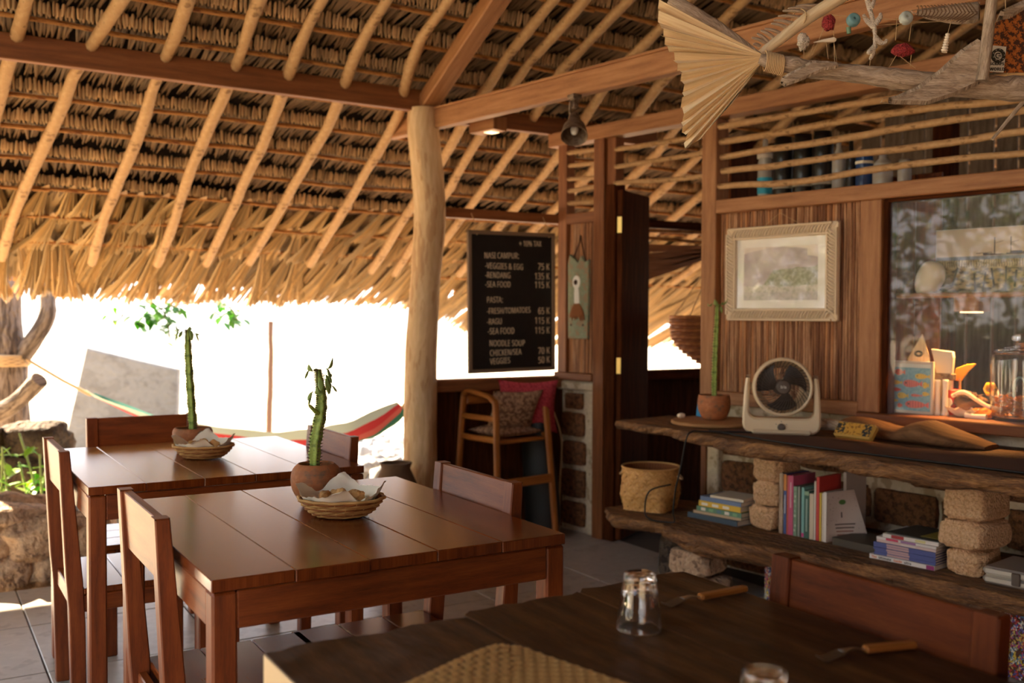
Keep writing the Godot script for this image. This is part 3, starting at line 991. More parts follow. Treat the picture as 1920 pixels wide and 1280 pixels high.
func make_high_chair() -> void:
	var o := thing("high_chair", "honey-coloured wooden child's high chair with curved side frames against the half wall", "high chair")
	var fwd := Vector3(0.518, 0, -0.855)
	var rt := Vector3(0.855, 0, 0.518)
	var F := (rt * 0.66 - fwd * 0.75).normalized()
	var S := Vector3(F.z, 0, -F.x)                       # towards its far side
	if S.dot(fwd) < 0: S = -S
	var B := Basis(F, Vector3.UP, S)
	if B.determinant() < 0: B = Basis(F, Vector3.UP, -S)
	var zs := 1.0 if B.z.dot(S) > 0 else -1.0
	o.basis = B
	var foot := Vector3(3.13, 0, -4.68)                  # far front foot
	o.position = foot - F * 0.2 - S * 0.21
	for s in [-1.0, 1.0]:
		var z: float = s * zs * 0.185
		var sp: float = s * zs * 0.03
		var b := mb()
		var path := smooth_path([Vector3(-0.2, 0, z + sp), Vector3(-0.165, 0.5, z + sp * 0.4), Vector3(-0.148, 0.80, z), Vector3(-0.128, 0.842, z), Vector3(-0.09, 0.855, z), Vector3(0.06, 0.835, z), Vector3(0.11, 0.815, z), Vector3(0.135, 0.77, z), Vector3(0.16, 0.5, z + sp * 0.4), Vector3(0.2, 0, z + sp)], 5)
		b.tube(path, 0.023, 8, true, Vector2(1, 1), 0.62)
		put(b, "side_frame", M.honey, o)
		for y in [0.60, 0.715]:
			b = mb()
			b.box(Vector3(0.29 if y > 0.65 else 0.31, 0.03, 0.018), Vector3(-0.005, y - 0.0, z + sp * 0.3), 0.004, off())
			put(b, "side_rail", M.honey, o)
	var b := mb()
	b.box(Vector3(0.3, 0.02, 0.34), Vector3(0.0, 0.585, 0), 0.004, off())
	put(b, "seat", M.honey, o)
	b = mb()
	b.box(Vector3(0.018, 0.14, 0.34), Vector3(-0.15, 0.845, 0), 0.008, off(), Basis(Vector3.BACK, 0.12))
	put(b, "back_board", M.honey, o)
	b = mb()
	b.box(Vector3(0.02, 0.05, 0.37), Vector3(0.178, 0.36, 0), 0.004, off())
	put(b, "foot_rail", M.honey, o)
	b = mb()
	b.box(Vector3(0.02, 0.04, 0.37), Vector3(-0.17, 0.3, 0), 0.004, off())
	put(b, "back_rail", M.honey, o)
	# cushions
	var at := o.position
	var c := thing("seat_cushion", "flat mottled brown seat cushion lying on the high chair", "cushion")
	c.transform = Transform3D(B, at + Vector3(0, 0.63, 0))
	put(cushion(0.3, 0.31, 0.065), "cover", M.fabric_brown, c)
	c = thing("cushion", "mottled brown square cushion leaning back in the high chair", "cushion")
	c.transform = Transform3D(B * Basis(Vector3.UP, -0.35) * Basis(Vector3.BACK, 1.0), at + F * 0.045 + Vector3(0, 0.735, 0) + S * 0.02)
	put(cushion(0.31, 0.3, 0.1), "cover", M.fabric_brown, c)
	c = thing("cushion", "shiny red cushion squeezed behind the brown one in the high chair", "cushion")
	c.transform = Transform3D(B * Basis(Vector3.UP, -0.75) * Basis(Vector3.BACK, 1.1), at + F * 0.05 + S * 0.13 + Vector3(0, 0.76, 0))
	put(cushion(0.36, 0.34, 0.08), "cover", M.fabric_red, c)
	# a dark round pot at the foot of the post
	o = thing("floor_pot", "dark round clay pot standing at the foot of the log post", "pot", Vector3(2.17, 0, -4.75))
	b = mb()
	b.lathe([Vector2(0, 0), Vector2(0.07, 0), Vector2(0.12, 0.1), Vector2(0.135, 0.25), Vector2(0.11, 0.4), Vector2(0.075, 0.48), Vector2(0.085, 0.51), Vector2(0.07, 0.51), Vector2(0.062, 0.47), Vector2(0.0, 0.42)], 24)
	put(b, "jar", M.brown_root, o)
	# a guitar-shaped dark bag leaning behind the high chair
	o = thing("black_bag", "dark soft bag standing in the corner behind the high chair", "bag", Vector3(3.12, 0, -4.80), 30)
	b = mb()
	b.tube(smooth_path([Vector3(0, 0.0, 0), Vector3(0, 0.12, 0), Vector3(0.0, 0.35, -0.02), Vector3(0.0, 0.6, -0.05), Vector3(0.01, 0.74, -0.06), Vector3(0.015, 0.80, -0.07)], 4), [0.08, 0.095, 0.1, 0.105, 0.108, 0.11, 0.11, 0.108, 0.105, 0.1, 0.095, 0.09, 0.086, 0.08, 0.075, 0.07, 0.06, 0.05, 0.04, 0.03, 0.01], 16, true, Vector2.ONE, 0.7)
	put(b, "body", M.black, o)
	b = mb()
	b.tube(smooth_path([Vector3(0.06, 0.72, 0.04), Vector3(0.12, 0.55, 0.06), Vector3(0.1, 0.3, 0.06), Vector3(0.06, 0.05, 0.08)], 5), 0.005, 6)
	put(b, "strap", M.twine, o)

func cushion(w: float, d: float, h: float) -> MB:
	var b := mb()
	for s in [-1.0, 1.0]:
		var rows := []
		for i in 15:
			var row := []
			for j in 15:
				var u := i / 7.0 - 1.0
				var t := j / 7.0 - 1.0
				var k := pow(maxf((1.0 - pow(absf(u), 2.6)) * (1.0 - pow(absf(t), 2.6)), 0.0), 0.45)
				var pin := 1.0 - 0.07 * (u * u * (1.0 - t * t) + t * t * (1.0 - u * u))
				row.append(Vector3(u * w / 2 * (1.0 - 0.06 * (1 - t * t) * absf(u)) , s * h / 2 * k * (1.0 + 0.25 * noise.get_noise_2d(u * 60.0, t * 60.0 + s * 9)), t * d / 2 * (1.0 - 0.06 * (1 - u * u) * absf(t))) * pin)
			rows.append(row)
		b.grid(rows, false, false, Vector2.ONE, true)
	return b

# ---------------------------------------------------------------- things on the tables
func pot_with_cactus(label_pot: String, at: Vector3, r: float, spine: Array, girth: Array, leafy: bool, pot_prof: Array, label_cactus: String) -> void:
	var o := thing("clay_pot", label_pot, "pot", at, rr(0, 360))
	var b := mb()
	var prof := []
	for p in pot_prof: prof.append(Vector2(p.x * r, p.y * r))
	b.lathe(smooth2(prof), 36)
	put(b, "bowl", M.clay, o)
	b = mb()
	var yt: float = pot_prof[-2].y * r
	b.lathe([Vector2(0, yt + 0.004), Vector2(r * 0.3, yt + 0.003), Vector2(pot_prof[-2].x * r * 0.99, yt - 0.002)], 20)
	put(b, "soil", M.soil, o)
	var c := thing("cactus", label_cactus, "cactus", at)
	var path := smooth_path(spine, 9)
	var rows := []
	var np := path.size()
	for i in np:
		var t := float(i) / (np - 1)
		var rad := lerp_list(girth, t)
		var row := []
		for j in 24:
			var a := TAU * j / 24.0 + t * 0.9
			var k := 0.62 + 0.38 * pow(absf(cos(a * 2.0)), 2.2)
			k *= 1.0 + (0.1 * sin(t * np * 1.25) if absf(cos(a * 2.0)) > 0.8 else 0.0)
			row.append(path[i] + Vector3(cos(a), 0, sin(a)) * rad * k)
		rows.append(row)
	b = mb()
	b.grid(rows, true, true)
	var stem := put(b, "stem", M.cactus, c)
	b = mb()
	for i in range(2, np - 1):
		var t := float(i) / (np - 1)
		for q in 4:
			var a := TAU * q / 4.0 - t * 0.9 + 0.0
			a = PI / 2 * q - t * 0.9
			var dirv := Vector3(cos(a), 0, sin(a))
			var p: Vector3 = path[i] + dirv * lerp_list(girth, t) * 0.96
			for e in [-0.5, 0.5]:
				var tip: Vector3 = p + dirv * 0.007 + dirv.cross(Vector3.UP) * e * 0.006 + Vector3(0, 0.002, 0)
				b.tube([p, tip], [0.0016, 0.0003], 4, false)
	var th := put(b, "thorns", M.thorn, stem)
	th.set_meta("kind", "stuff")
	var nl := 18 if leafy else 9
	for k in nl:
		var t := rr(0.58, 0.99) if leafy else rr(0.8, 0.98)
		var a := rr(0, TAU)
		var p: Vector3 = path[int(t * (np - 1))]
		var dirv := Vector3(cos(a), 0, sin(a))
		var L := rr(0.034, 0.054)
		var bend := rr(-0.9, 0.7)
		var pts := [p + dirv * 0.008, p + dirv * (0.012 + L * 0.35) + Vector3(0, 0.006, 0), p + dirv * (0.012 + L * 0.55) + Vector3(0, bend * L * 0.5, 0), p + dirv * (0.012 + L * 0.65) + Vector3(0, bend * L * 1.2, 0)]
		b = mb()
		b.tube(smooth_path(pts, 3), [0.0012, 0.0012, 0.0014, 0.003, 0.006, 0.008, 0.0085, 0.007, 0.004, 0.0008], 6, true, Vector2.ONE, 0.35)
		put(b, "leaf", M.cactus_dark, stem)
	if leafy:
		b = mb()
		var p: Vector3 = path[int(0.42 * (np - 1))]
		b.tube(smooth_path([p, p + Vector3(-0.02, 0.012, 0.012), p + Vector3(-0.04, 0.03, 0.02)], 4), [0.006, 0.006, 0.0065, 0.006, 0.006, 0.005, 0.005, 0.004, 0.002], 6)
		put(b, "side_shoot", M.cactus, stem)

func smooth2(p: Array) -> Array:
	var out := []
	for i in p.size() - 1:
		for k in 4: out.append(p[i].cubic_interpolate(p[i + 1], p[maxi(i - 1, 0)], p[mini(i + 2, p.size() - 1)], k / 4.0))
	out.append(p[-1])
	for i in out.size(): out[i].x = maxf(out[i].x, 0.0)
	return out

func bread_basket(at: Vector3, r: float, h: float, where: String, turn: float) -> void:
	var o := thing("wicker_basket", "shallow oval wicker bread basket on " + where, "basket", at, turn)
	var prof := func(t: float) -> Vector2: return Vector2(r * (0.52 + 0.48 * pow(t, 0.7)), 0.004 + h * pow(t, 1.25))
	var sq := 0.86
	for k in 11:
		var t := k / 10.0
		var path := []
		var p: Vector2 = prof.call(t)
		for j in 61:
			var a := TAU * j / 60.0
			var w := 0.0026 * cos(a * 12.0 + PI * k)
			path.append(Vector3(cos(a) * (p.x + w), p.y + 0.0012 * noise.get_noise_2d(a * 40.0, k * 20.0), sin(a) * (p.x + w) * sq))
		var b := mb()
		b.tube(path, 0.003 if k < 10 else 0.0042, 5, false)
		put(b, "woven_strand", M.palm_weave if k % 3 else M.wicker, o)
	for j in 24:
		var a := TAU * j / 24.0
		var path := []
		for k in 7:
			var p: Vector2 = prof.call(k / 6.0)
			path.append(Vector3(cos(a) * (p.x - 0.001), p.y, sin(a) * (p.x - 0.001) * sq))
		var b := mb()
		b.tube(path, 0.0022, 5, false)
		put(b, "rib", M.palm_weave, o)
	var b := mb()
	var rows := []
	for k in 4:
		var row := []
		for j in 30:
			var a := TAU * j / 30.0
			row.append(Vector3(cos(a) * r * 0.53 * k / 3.0, 0.004, sin(a) * r * 0.53 * sq * k / 3.0))
		rows.append(row)
	b.grid(rows, true, false)
	rows = []
	for k in 7:
		var p: Vector2 = prof.call(k / 6.0)
		var row := []
		for j in 30:
			var a := TAU * j / 30.0
			row.append(Vector3(cos(a) * (p.x - 0.004), p.y, sin(a) * (p.x - 0.004) * sq))
		rows.append(row)
	b.grid(rows, true, false)
	put(b, "inner_wall", M.wicker_dark, o)
	# two napkins, corners up
	for q in 2:
		var nk := thing("napkin", "cream paper napkin " + ("lining" if q == 0 else "folded at the front of") + " the bread basket on " + where, "napkin", at, turn)
		rows = []
		var G := 26
		var ang := 0.7 if q == 0 else 0.15
		for i in G + 1:
			var row := []
			for j in G + 1:
				var u := (i / float(G) - 0.5) * 2.0
				var t := (j / float(G) - 0.5) * 2.0
				var hx := r * (0.93 if q == 0 else 0.56)
				var hz := r * (0.93 if q == 0 else 0.30)
				var x := (u * cos(ang) - t * sin(ang)) * hx
				var z := (u * sin(ang) + t * cos(ang)) * hz
				if q == 1: z += r * 0.3
				var rad := sqrt(x * x + z * z / (sq * sq)) / r
				var a := atan2(z, x)
				var y := 0.013 + h * 0.9 * pow(minf(rad, 1.2), 1.6) + q * 0.007
				y += 0.02 * pow(maxf(absf(u) + absf(t) - 0.8, 0.0), 1.0) * ((1.0 if z < 0.3 * r else 0.35) if q == 0 else 0.1)
				y += 0.008 * noise.get_noise_2d(x * 900.0 + q * 100.0, z * 900.0) + 0.006 * sin(a * 6.0 + q) * rad
				if q == 1: y += 0.006 * (1.0 - t * t) + 0.003 * sin(u * 9.0)
				var k := 1.0 if rad < 0.86 else (0.86 + (rad - 0.86) * 0.45) / rad
				row.append(Vector3(x * k, y, z * k))
			rows.append(row)
		b = mb()
		b.grid(rows, false, false, Vector2.ONE, false)
		put(b, "paper", M.napkin, nk)
	var spots := [Vector3(-0.42, 0, -0.12), Vector3(-0.12, 0, -0.3), Vector3(0.3, 0, -0.2), Vector3(0.02, 0.3, 0.0)]
	var w := ["leftmost", "hindmost", "rightmost", "foremost"]
	for k in 4:
		var p := thing("bread_piece", w[k] + " small tan bread piece in the basket on " + where, "bread", at + Basis(Vector3.UP, deg_to_rad(turn)) * Vector3(spots[k].x * r, h * 0.62 + 0.012 + 0.02 * spots[k].y, spots[k].z * r), rr(0, 180), "bread pieces in the basket on " + where)
		b = mb()
		rock(b, Vector3(0, 0.006, 0), Vector3(r * 0.46, 0.034, r * 0.27), 0.85, 0.2, k + at.x, 9, 14)
		put(b, "crust", M.bread, p)

func tumbler(label: String, at: Vector3) -> void:
	# stands upside down: nine flat sides towards the rim, which is on the table
	var o := thing("glass_tumbler", label, "glass", at, 12, "clear faceted tumblers upside down on the slab table")
	var b := mb()
	var rows := []
	var outer := [Vector2(0.0, 0.092), Vector2(0.024, 0.092), Vector2(0.0265, 0.090), Vector2(0.0275, 0.084), Vector2(0.0285, 0.07), Vector2(0.0315, 0.045), Vector2(0.0345, 0.03), Vector2(0.0362, 0.012), Vector2(0.037, 0.0012), Vector2(0.0362, 0.0), Vector2(0.035, 0.0012), Vector2(0.0335, 0.02), Vector2(0.031, 0.04), Vector2(0.028, 0.06), Vector2(0.0235, 0.076), Vector2(0.016, 0.0795), Vector2(0.0, 0.08)]
	for k in outer.size():
		var p: Vector2 = outer[k]
		var row := []
		for j in 54:
			var a := TAU * j / 54.0
			var f := 1.0
			if k >= 2 and k <= 6:
				var m := fmod(a, TAU / 9.0) - TAU / 18.0
				f = cos(TAU / 18.0) / cos(m)
				f = lerpf(1.0, f, 0.95 if k <= 5 else 0.3)
			row.append(Vector3(cos(a) * p.x * f, p.y, sin(a) * p.x * f))
		rows.append(row)
	b.grid(rows, true, false)
	put(b, "body", M.glass, o)

func fork(label: String, a: Vector3, c: Vector3, e: Vector3) -> void:
	# a: tip of the prongs, c: where the handle begins, e: end of the handle
	var o := thing("fork", label, "fork", c)
	var d := (e - c).normalized()
	var side := d.cross(Vector3.UP).normalized()
	var b := mb()
	var L := (e - c).length()
	b.box(Vector3(0.017, 0.011, L), d * L * 0.5 + Vector3(0, 0.009, 0), 0.003, off(), Basis(side, Vector3.UP, d) if Basis(side, Vector3.UP, d).determinant() > 0 else Basis(-side, Vector3.UP, d))
	put(b, "wooden_handle", M.honey, o)
	var f := a - c
	b = mb()
	var n0 := f * 0.5 + Vector3(0, 0.010, 0)
	b.tube(smooth_path([Vector3(0, 0.009, 0), f * 0.25 + Vector3(0, 0.013, 0), n0], 4), [0.003, 0.003, 0.003, 0.0033, 0.004, 0.005, 0.006, 0.008, 0.0095], 8, true, Vector2.ONE, 0.3, side)
	put(b, "neck", M.metal, o)
	for k in 4:
		b = mb()
		var s := side * (k - 1.5) * 0.0055
		b.tube(smooth_path([n0 + s, f * 0.7 + Vector3(0, 0.006, 0) + s, f * 0.88 + Vector3(0, 0.003, 0) + s, f + Vector3(0, 0.007, 0) + s], 3), [0.0022, 0.0022, 0.002, 0.002, 0.0018, 0.0018, 0.0016, 0.0014, 0.0012, 0.0006], 5)
		put(b, "prong", M.metal, o)

func make_tabletop() -> void:
	var T := TABLE_H
	var round_pot := [Vector2(0, 0), Vector2(0.42, 0.0), Vector2(0.62, 0.12), Vector2(0.9, 0.5), Vector2(1.0, 0.95), Vector2(0.93, 1.36), Vector2(0.74, 1.58), Vector2(0.68, 1.6), Vector2(0.64, 1.55), Vector2(0.66, 1.42), Vector2(0.62, 1.38)]
	pot_with_cactus("round rust-brown clay pot on the near table", Vector3(0.935, T, -2.56), 0.068, [Vector3(-0.004, 0.09, 0), Vector3(-0.003, 0.16, 0), Vector3(0.012, 0.24, 0.0), Vector3(0.015, 0.29, 0), Vector3(0.009, 0.335, 0), Vector3(0.006, 0.362, 0)], [0.0135, 0.0165, 0.0175, 0.0165, 0.0145, 0.0125, 0.010, 0.004], true, round_pot, "short ribbed cactus with small leaves growing in the near table's pot")
	var bowl := [Vector2(0, 0), Vector2(0.5, 0.0), Vector2(0.75, 0.15), Vector2(0.97, 0.6), Vector2(1.0, 0.9), Vector2(0.92, 1.1), Vector2(0.84, 1.14), Vector2(0.8, 1.1), Vector2(0.84, 0.98), Vector2(0.8, 0.94)]
	pot_with_cactus("small smooth terracotta pot on the far table", Vector3(0.905, T, -3.80), 0.073, [Vector3(0, 0.068, 0), Vector3(-0.003, 0.15, 0), Vector3(-0.010, 0.26, 0), Vector3(-0.015, 0.36, 0), Vector3(-0.016, 0.42, 0), Vector3(-0.018, 0.45, 0)], [0.0135, 0.0155, 0.0155, 0.0145, 0.013, 0.0105, 0.004], false, bowl, "tall slim ribbed cactus growing in the far table's pot")
	bread_basket(Vector3(0.932, T, -2.37), 0.108, 0.044, "the near table", -32)
	bread_basket(Vector3(0.885, T, -3.56), 0.104, 0.042, "the far table", -30)
	tumbler("clear tumbler standing upside down beside the fork at the table's far corner", Vector3(1.016, T, -1.272))
	tumbler("clear tumbler cut by the picture's bottom edge, upside down by the nearer fork", Vector3(0.865, T, -0.845))
	fork("fork with a honey-wood handle lying behind the whole tumbler", Vector3(1.129, T, -1.345), Vector3(1.205, T, -1.338), Vector3(1.318, T, -1.338))
	fork("fork with a honey-wood handle lying nearer the viewer beside the chair back", Vector3(1.149, T, -1.015), Vector3(1.231, T, -1.0), Vector3(1.318, T, -0.976))
	var o := thing("placemat", "woven tan palm placemat with a curled edge lying on the slab table", "placemat", Vector3(0.66, T, -1.06), 0)
	# woven strips over and under
	var c0 := Vector3(0.797, 0, -1.288)
	var e1 := (Vector3(0.58, 0, -1.237) - c0).normalized()
	var e2 := (Vector3(0.80, 0, -1.108) - c0).normalized()
	e2 = Vector3(-e1.z, 0, e1.x)
	if e2.z < 0: e2 = -e2
	var N := 30
	var st := 0.0125
	for k in N:
		for way in 2:
			var b := mb()
			var rows := []
			var M2 := 30
			for i in M2 * 2 + 1:
				var s := i * st / 2.0
				var q := (k + 0.5) * st
				var u := s if way == 0 else q
				var t := q if way == 0 else s
				var lift := 0.016 * pow(clampf(1.0 - t / 0.09, 0, 1), 1.5) * (1.0 if u > 0.05 else u / 0.05) * (0.5 + 0.5 * sin(u * 16.0 + 0.5))
				var y := 0.004 + lift + 0.0013 * cos(PI * (s / st - 0.5) + PI * (k + way))
				var c := c0 + e1 * u + e2 * t + Vector3(0, y, 0) - o.position + Vector3(0, T, 0)
				var sd := (e2 if way == 0 else e1) * st * 0.47
				rows.append([c - sd, c, c + sd])
			b.grid(rows, false, false, Vector2.ONE, false)
			put(b, "woven_strip", M.palm_weave, o)

# ---------------------------------------------------------------- the timber wall and the room behind it
func wall_root(kind: String, label: String, cat: String) -> Node3D:
	return struct(kind, label, cat, WALL_O, WALL_TURN)

func wbox(o: Node, kind: String, m: Material, u0: float, u1: float, v0: float, v1: float, w0: float, w1: float, bev := 0.004) -> MeshInstance3D:
	var b := mb()
	b.box(Vector3(u1 - u0, v1 - v0, w1 - w0), Vector3((u0 + u1) / 2, (v0 + v1) / 2, (w0 + w1) / 2), bev, off())
	return put(b, kind, m, o)

func make_walls() -> void:
	var o := wall_root("wall_right", "timber framed wall with reed panel, stick lattice and brick foot on the right", "wall")
	wbox(o, "post", M.plate, -0.432, -0.357, 0.9, 2.29, -0.07, 0.0)
	wbox(o, "post", M.plate, -0.124, -0.042, 0.0, 2.285, -0.09, 0.012)
	wbox(o, "post", M.dark, -0.04, 0.034, 0.0, 2.02, -0.09, 0.0)
	wbox(o, "post", M.plate, -0.04, 0.03, 2.02, 2.285, -0.08, -0.01)
	wbox(o, "post", M.beam, 0.655, 0.748, 0.76, 2.285, -0.09, 0.012)
	wbox(o, "post", M.plate, 0.655, 0.69, 0.0, 0.76, -0.09, 0.0)
	wbox(o, "post", M.beam, 1.545, 1.646, 0.86, 1.80, -0.09, 0.01)
	wbox(o, "top_beam", M.beam, -0.5, 3.4, 2.285, 2.366, -0.08, 0.02)
	wbox(o, "rail", M.beam, 0.748, 3.4, 1.80, 1.868, -0.08, 0.015)
	wbox(o, "rail", M.plate, -0.357, -0.124, 1.82, 1.88, -0.07, 0.004)
	wbox(o, "rail", M.plate, -0.44, -0.124, 0.90, 0.945, -0.09, 0.02)
	wbox(o, "rail", M.beam, 0.748, 1.545, 0.836, 0.902, -0.08, 0.008)
	wbox(o, "rail", M.plate, 1.546, 3.4, 0.812, 0.858, -0.09, 0.03)
	# reeds, side by side
	for set_ in [[0.752, 1.543, 0.9, 1.802, 54], [-0.356, -0.126, 0.943, 1.822, 18]]:
		for k in set_[4]:
			var u := lerpf(set_[0], set_[1], (k + 0.5) / set_[4])
			var r: float = (set_[1] - set_[0]) / set_[4] * rr(0.44, 0.6)
			var b := mb()
			var path := []
			for i in 7:
				path.append(Vector3(u + 0.0025 * noise.get_noise_2d(k * 40.0, i * 30.0), lerpf(set_[2], set_[3], i / 6.0), -0.034 + rr(-0.002, 0.004)))
			b.tube(path, r, 6, false, Vector2(1.0, 1.0))
			for i in b.uv.size(): b.uv[i] += Vector2(k * 0.137, k * 0.31)
			put(b, "reed", [M.reed, M.reed_pale, M.reed, M.reed_dark][rng.randi() % 4], o)
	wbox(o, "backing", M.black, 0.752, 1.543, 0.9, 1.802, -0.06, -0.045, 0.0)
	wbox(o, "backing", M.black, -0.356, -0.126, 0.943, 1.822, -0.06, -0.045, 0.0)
	# lattice of peeled sticks
	for s in [[0.745, 3.35, [2.238, 2.16, 2.085, 2.012, 1.93], 0.0155], [0.02, 0.662, [2.214, 2.118, 2.022], 0.0135], [-0.362, -0.12, [2.24, 2.162, 2.085, 2.013, 1.938], 0.0135]]:
		for y in s[2]:
			var b := mb()
			var n := 26 if s[1] > 2.0 else 9
			stick(b, Vector3(s[0], y, -0.018), Vector3(s[1], y + rr(-0.018, 0.014), -0.018), s[3] * 1.05, s[3] * rr(0.85, 1.1), 0.014 if n > 10 else 0.006, n, 10)
			put(b, "lattice_stick", M.pole, o)
	# brick and plaster below
	wbox(o, "plaster", M.plaster, 0.75, 3.4, 0.0, 0.85, -0.16, -0.045, 0.002)
	for k in 20: wbox(o, "plank", M.dark, 3.4 + k * 0.2, 3.597 + k * 0.2, 0.0, 2.3, -0.08, -0.05)  # unseen run of planks, added to stop light from the right
	wbox(o, "plaster", M.plaster, 0.692, 0.765, 0.0, 0.76, -0.15, -0.004, 0.006)
	wbox(o, "plaster", M.plaster, -0.43, -0.125, 0.0, 0.9, -0.16, -0.045, 0.002)
	wbox(o, "plaster", M.plaster, -0.2, -0.127, 0.0, 0.9, -0.06, -0.02, 0.01)
	wbox(o, "plaster", M.plaster, -0.45, -0.127, 0.84, 0.895, -0.06, -0.005, 0.012)
	var br := [[0.78, 1.0, 0.40, 0.545], [1.03, 1.24, 0.40, 0.54], [1.27, 1.58, 0.385, 0.52], [1.62, 1.885, 0.375, 0.515], [1.93, 2.16, 0.38, 0.515], [2.2, 2.5, 0.36, 0.51], [2.54, 2.8, 0.36, 0.51], [0.78, 0.9, 0.585, 0.72], [0.94, 1.2, 0.585, 0.70], [1.24, 1.5, 0.57, 0.70], [1.79, 2.0, 0.555, 0.66], [2.05, 2.36, 0.55, 0.66], [2.4, 2.7, 0.55, 0.66], [0.80, 1.04, 0.02, 0.15], [1.08, 1.33, 0.08, 0.225], [1.38, 1.62, 0.06, 0.21], [0.84, 1.04, 0.19, 0.31], [-0.40, -0.23, 0.04, 0.17], [-0.41, -0.23, 0.21, 0.36], [-0.40, -0.23, 0.40, 0.53], [-0.41, -0.24, 0.57, 0.70], [-0.38, -0.25, 0.73, 0.82]]
	for k in br.size():
		var q: Array = br[k]
		var b := mb()
		rock(b, Vector3((q[0] + q[1]) / 2, (q[2] + q[3]) / 2, -0.06), Vector3((q[1] - q[0]) * 1.08, (q[3] - q[2]) * 1.08, 0.085), 0.22, 0.05, k * 3.1, 12, 20)
		put(b, "brick", M.brick, o)
	# door leaf, standing open into the back room
	o = wall_root("door_1", "dark plank door leaf standing open on brass hinges", "door")
	var leaf := Node3D.new()
	var d := Vector3(-0.136, 0, -0.375).normalized()
	var side := Vector3(0, 1, 0).cross(d).normalized()
	var b := mb()
	b.xf = Transform3D(Basis(d, Vector3.UP, d.cross(Vector3.UP)), Vector3(0.062, 0, -0.012))
	b.box(Vector3(0.41, 1.97, 0.03), Vector3(0.205, 1.0, 0), 0.003, off())
	var lf := put(b, "leaf", M.dark, o)
	b = mb()
	b.xf = Transform3D(Basis(d, Vector3.UP, d.cross(Vector3.UP)), Vector3(0.062, 0, -0.012))
	b.box(Vector3(0.003, 0.09, 0.026), Vector3(-0.001, 1.79, 0), 0.0005)
	put(b, "hinge", M.brass, lf)
	b = mb()
	b.xf = Transform3D(Basis(d, Vector3.UP, d.cross(Vector3.UP)), Vector3(0.062, 0, -0.012))
	b.box(Vector3(0.003, 0.09, 0.026), Vector3(-0.001, 1.0, 0), 0.0005)
	put(b, "hinge", M.brass, lf)
	leaf.free()
	# the window onto the display
	o = wall_root("window_1", "large fixed window pane in the timber wall with a display behind it", "window")
	wbox(o, "jamb", M.dark, 1.646, 1.668, 0.858, 1.80, -0.09, -0.01, 0.002)
	wbox(o, "head", M.dark, 1.668, 3.4, 1.785, 1.80, -0.09, -0.01, 0.002)
	wbox(o, "pane", M.pane, 1.66, 3.4, 0.856, 1.79, -0.032, -0.028, 0.0)
	# the room behind: sill wall, rails and a slanting board panel under the eave
	o = struct("wall_back", "half wall with dark sill and boards seen through the open doorway", "wall")
	var back := o
	for k in 16:
		b = mb()
		b.box(Vector3(0.148, 0.88, 0.02), Vector3(3.5 + k * 0.15, 0.44, ZP - 0.02 + rr(-0.002, 0.002)), 0.003, off())
		put(b, "plank", M.dark, o)
	b = mb()
	b.box(Vector3(2.5, 0.06, 0.12), Vector3(4.65, 0.905, ZP), 0.004, off())
	put(b, "sill", M.dark, o)
	b = mb()
	b.box(Vector3(2.5, 0.05, 0.05), Vector3(4.65, 1.86, ZP), 0.004, off())
	put(b, "rail", M.dark, o)
	for y in [1.815, 1.762]:
		b = mb()
		stick(b, Vector3(3.6, y, ZP + 0.02), Vector3(5.9, y, ZP + 0.02), 0.012, 0.01, 0.01, 12, 7)
		put(b, "lath", M.lath, o)
	for k in 4:
		b = mb()
		var t0 := k / 4.0
		var t1 := (k + 0.94) / 4.0
		var pl := [Vector2(3.95, lerpf(1.735, 1.48, t0)), Vector2(4.9, lerpf(1.735, 1.80, t0)), Vector2(4.9, lerpf(1.735, 1.80, t1)), Vector2(3.95, lerpf(1.735, 1.48, t1))]
		if k == 0: pl = [Vector2(3.95, 1.735), Vector2(4.9, 1.75), Vector2(4.9, 1.74), Vector2(3.95, 1.68)]
		else: pl = [Vector2(3.95, lerpf(1.735, 1.48, t0)), Vector2(4.9, lerpf(1.75, 1.80, t0)), Vector2(4.9, lerpf(1.75, 1.80, t1)), Vector2(3.95, lerpf(1.735, 1.48, t1))]
		if pl[3].y > pl[0].y or pl[2].y > pl[1].y: pl = [pl[0], pl[1], Vector2(4.9, pl[1].y - 0.02), pl[3]]
		b.xf = Transform3D(Basis.IDENTITY, Vector3(0, 0, ZP - 0.05))
		b.prism(pl, -0.008, 0.008, 0.0, off(), true)
		put(b, "board", M.beam, o)
	# added walls, out of view, that hold back light from behind and left
	o = struct("added_wall_rear", "added unseen plank wall cutting light behind the viewer", "wall")
	for k in 34:
		b = mb()
		b.box(Vector3(0.296, 3.4, 0.03), Vector3(-0.4 + k * 0.3, 1.62, 3.7), 0.003, off())
		put(b, "plank", M.plate, o)
	o = struct("added_wall_left", "added unseen plank wall cutting light on the near left side behind the viewer's shoulder", "wall")  # likewise unseen, added to cut the fill light
	for k in 14:
		b = mb()
		b.box(Vector3(0.03, 3.2, 0.296), Vector3(-2.75, 1.55, -0.45 + k * 0.3), 0.003, off())
		put(b, "plank", M.plate, o)
	for k in 24:
		b = mb()
		var x := 4.82 + k * 0.15
		var h := roof_y(x, ZP) - 0.02
		b.box(Vector3(0.148, h, 0.025), Vector3(x, h / 2, ZP - 0.06), 0.003, off())
		put(b, "shading_plank", M.dark, back)  # full-height planks added to keep daylight out of the back room
	# cross shelf against the back of the wall, dimly seen in the doorway
	o = thing("back_shelf", "dark plank shelf unit standing in the room behind the open doorway", "shelf", Vector3(4.75, 0, -3.9), -81)
	for y in [0.02, 0.42, 0.74, 0.86]:
		b = mb()
		b.box(Vector3(1.0, 0.03, 0.3), Vector3(0, y, 0), 0.003, off())
		put(b, "shelf_board", M.dark, o)
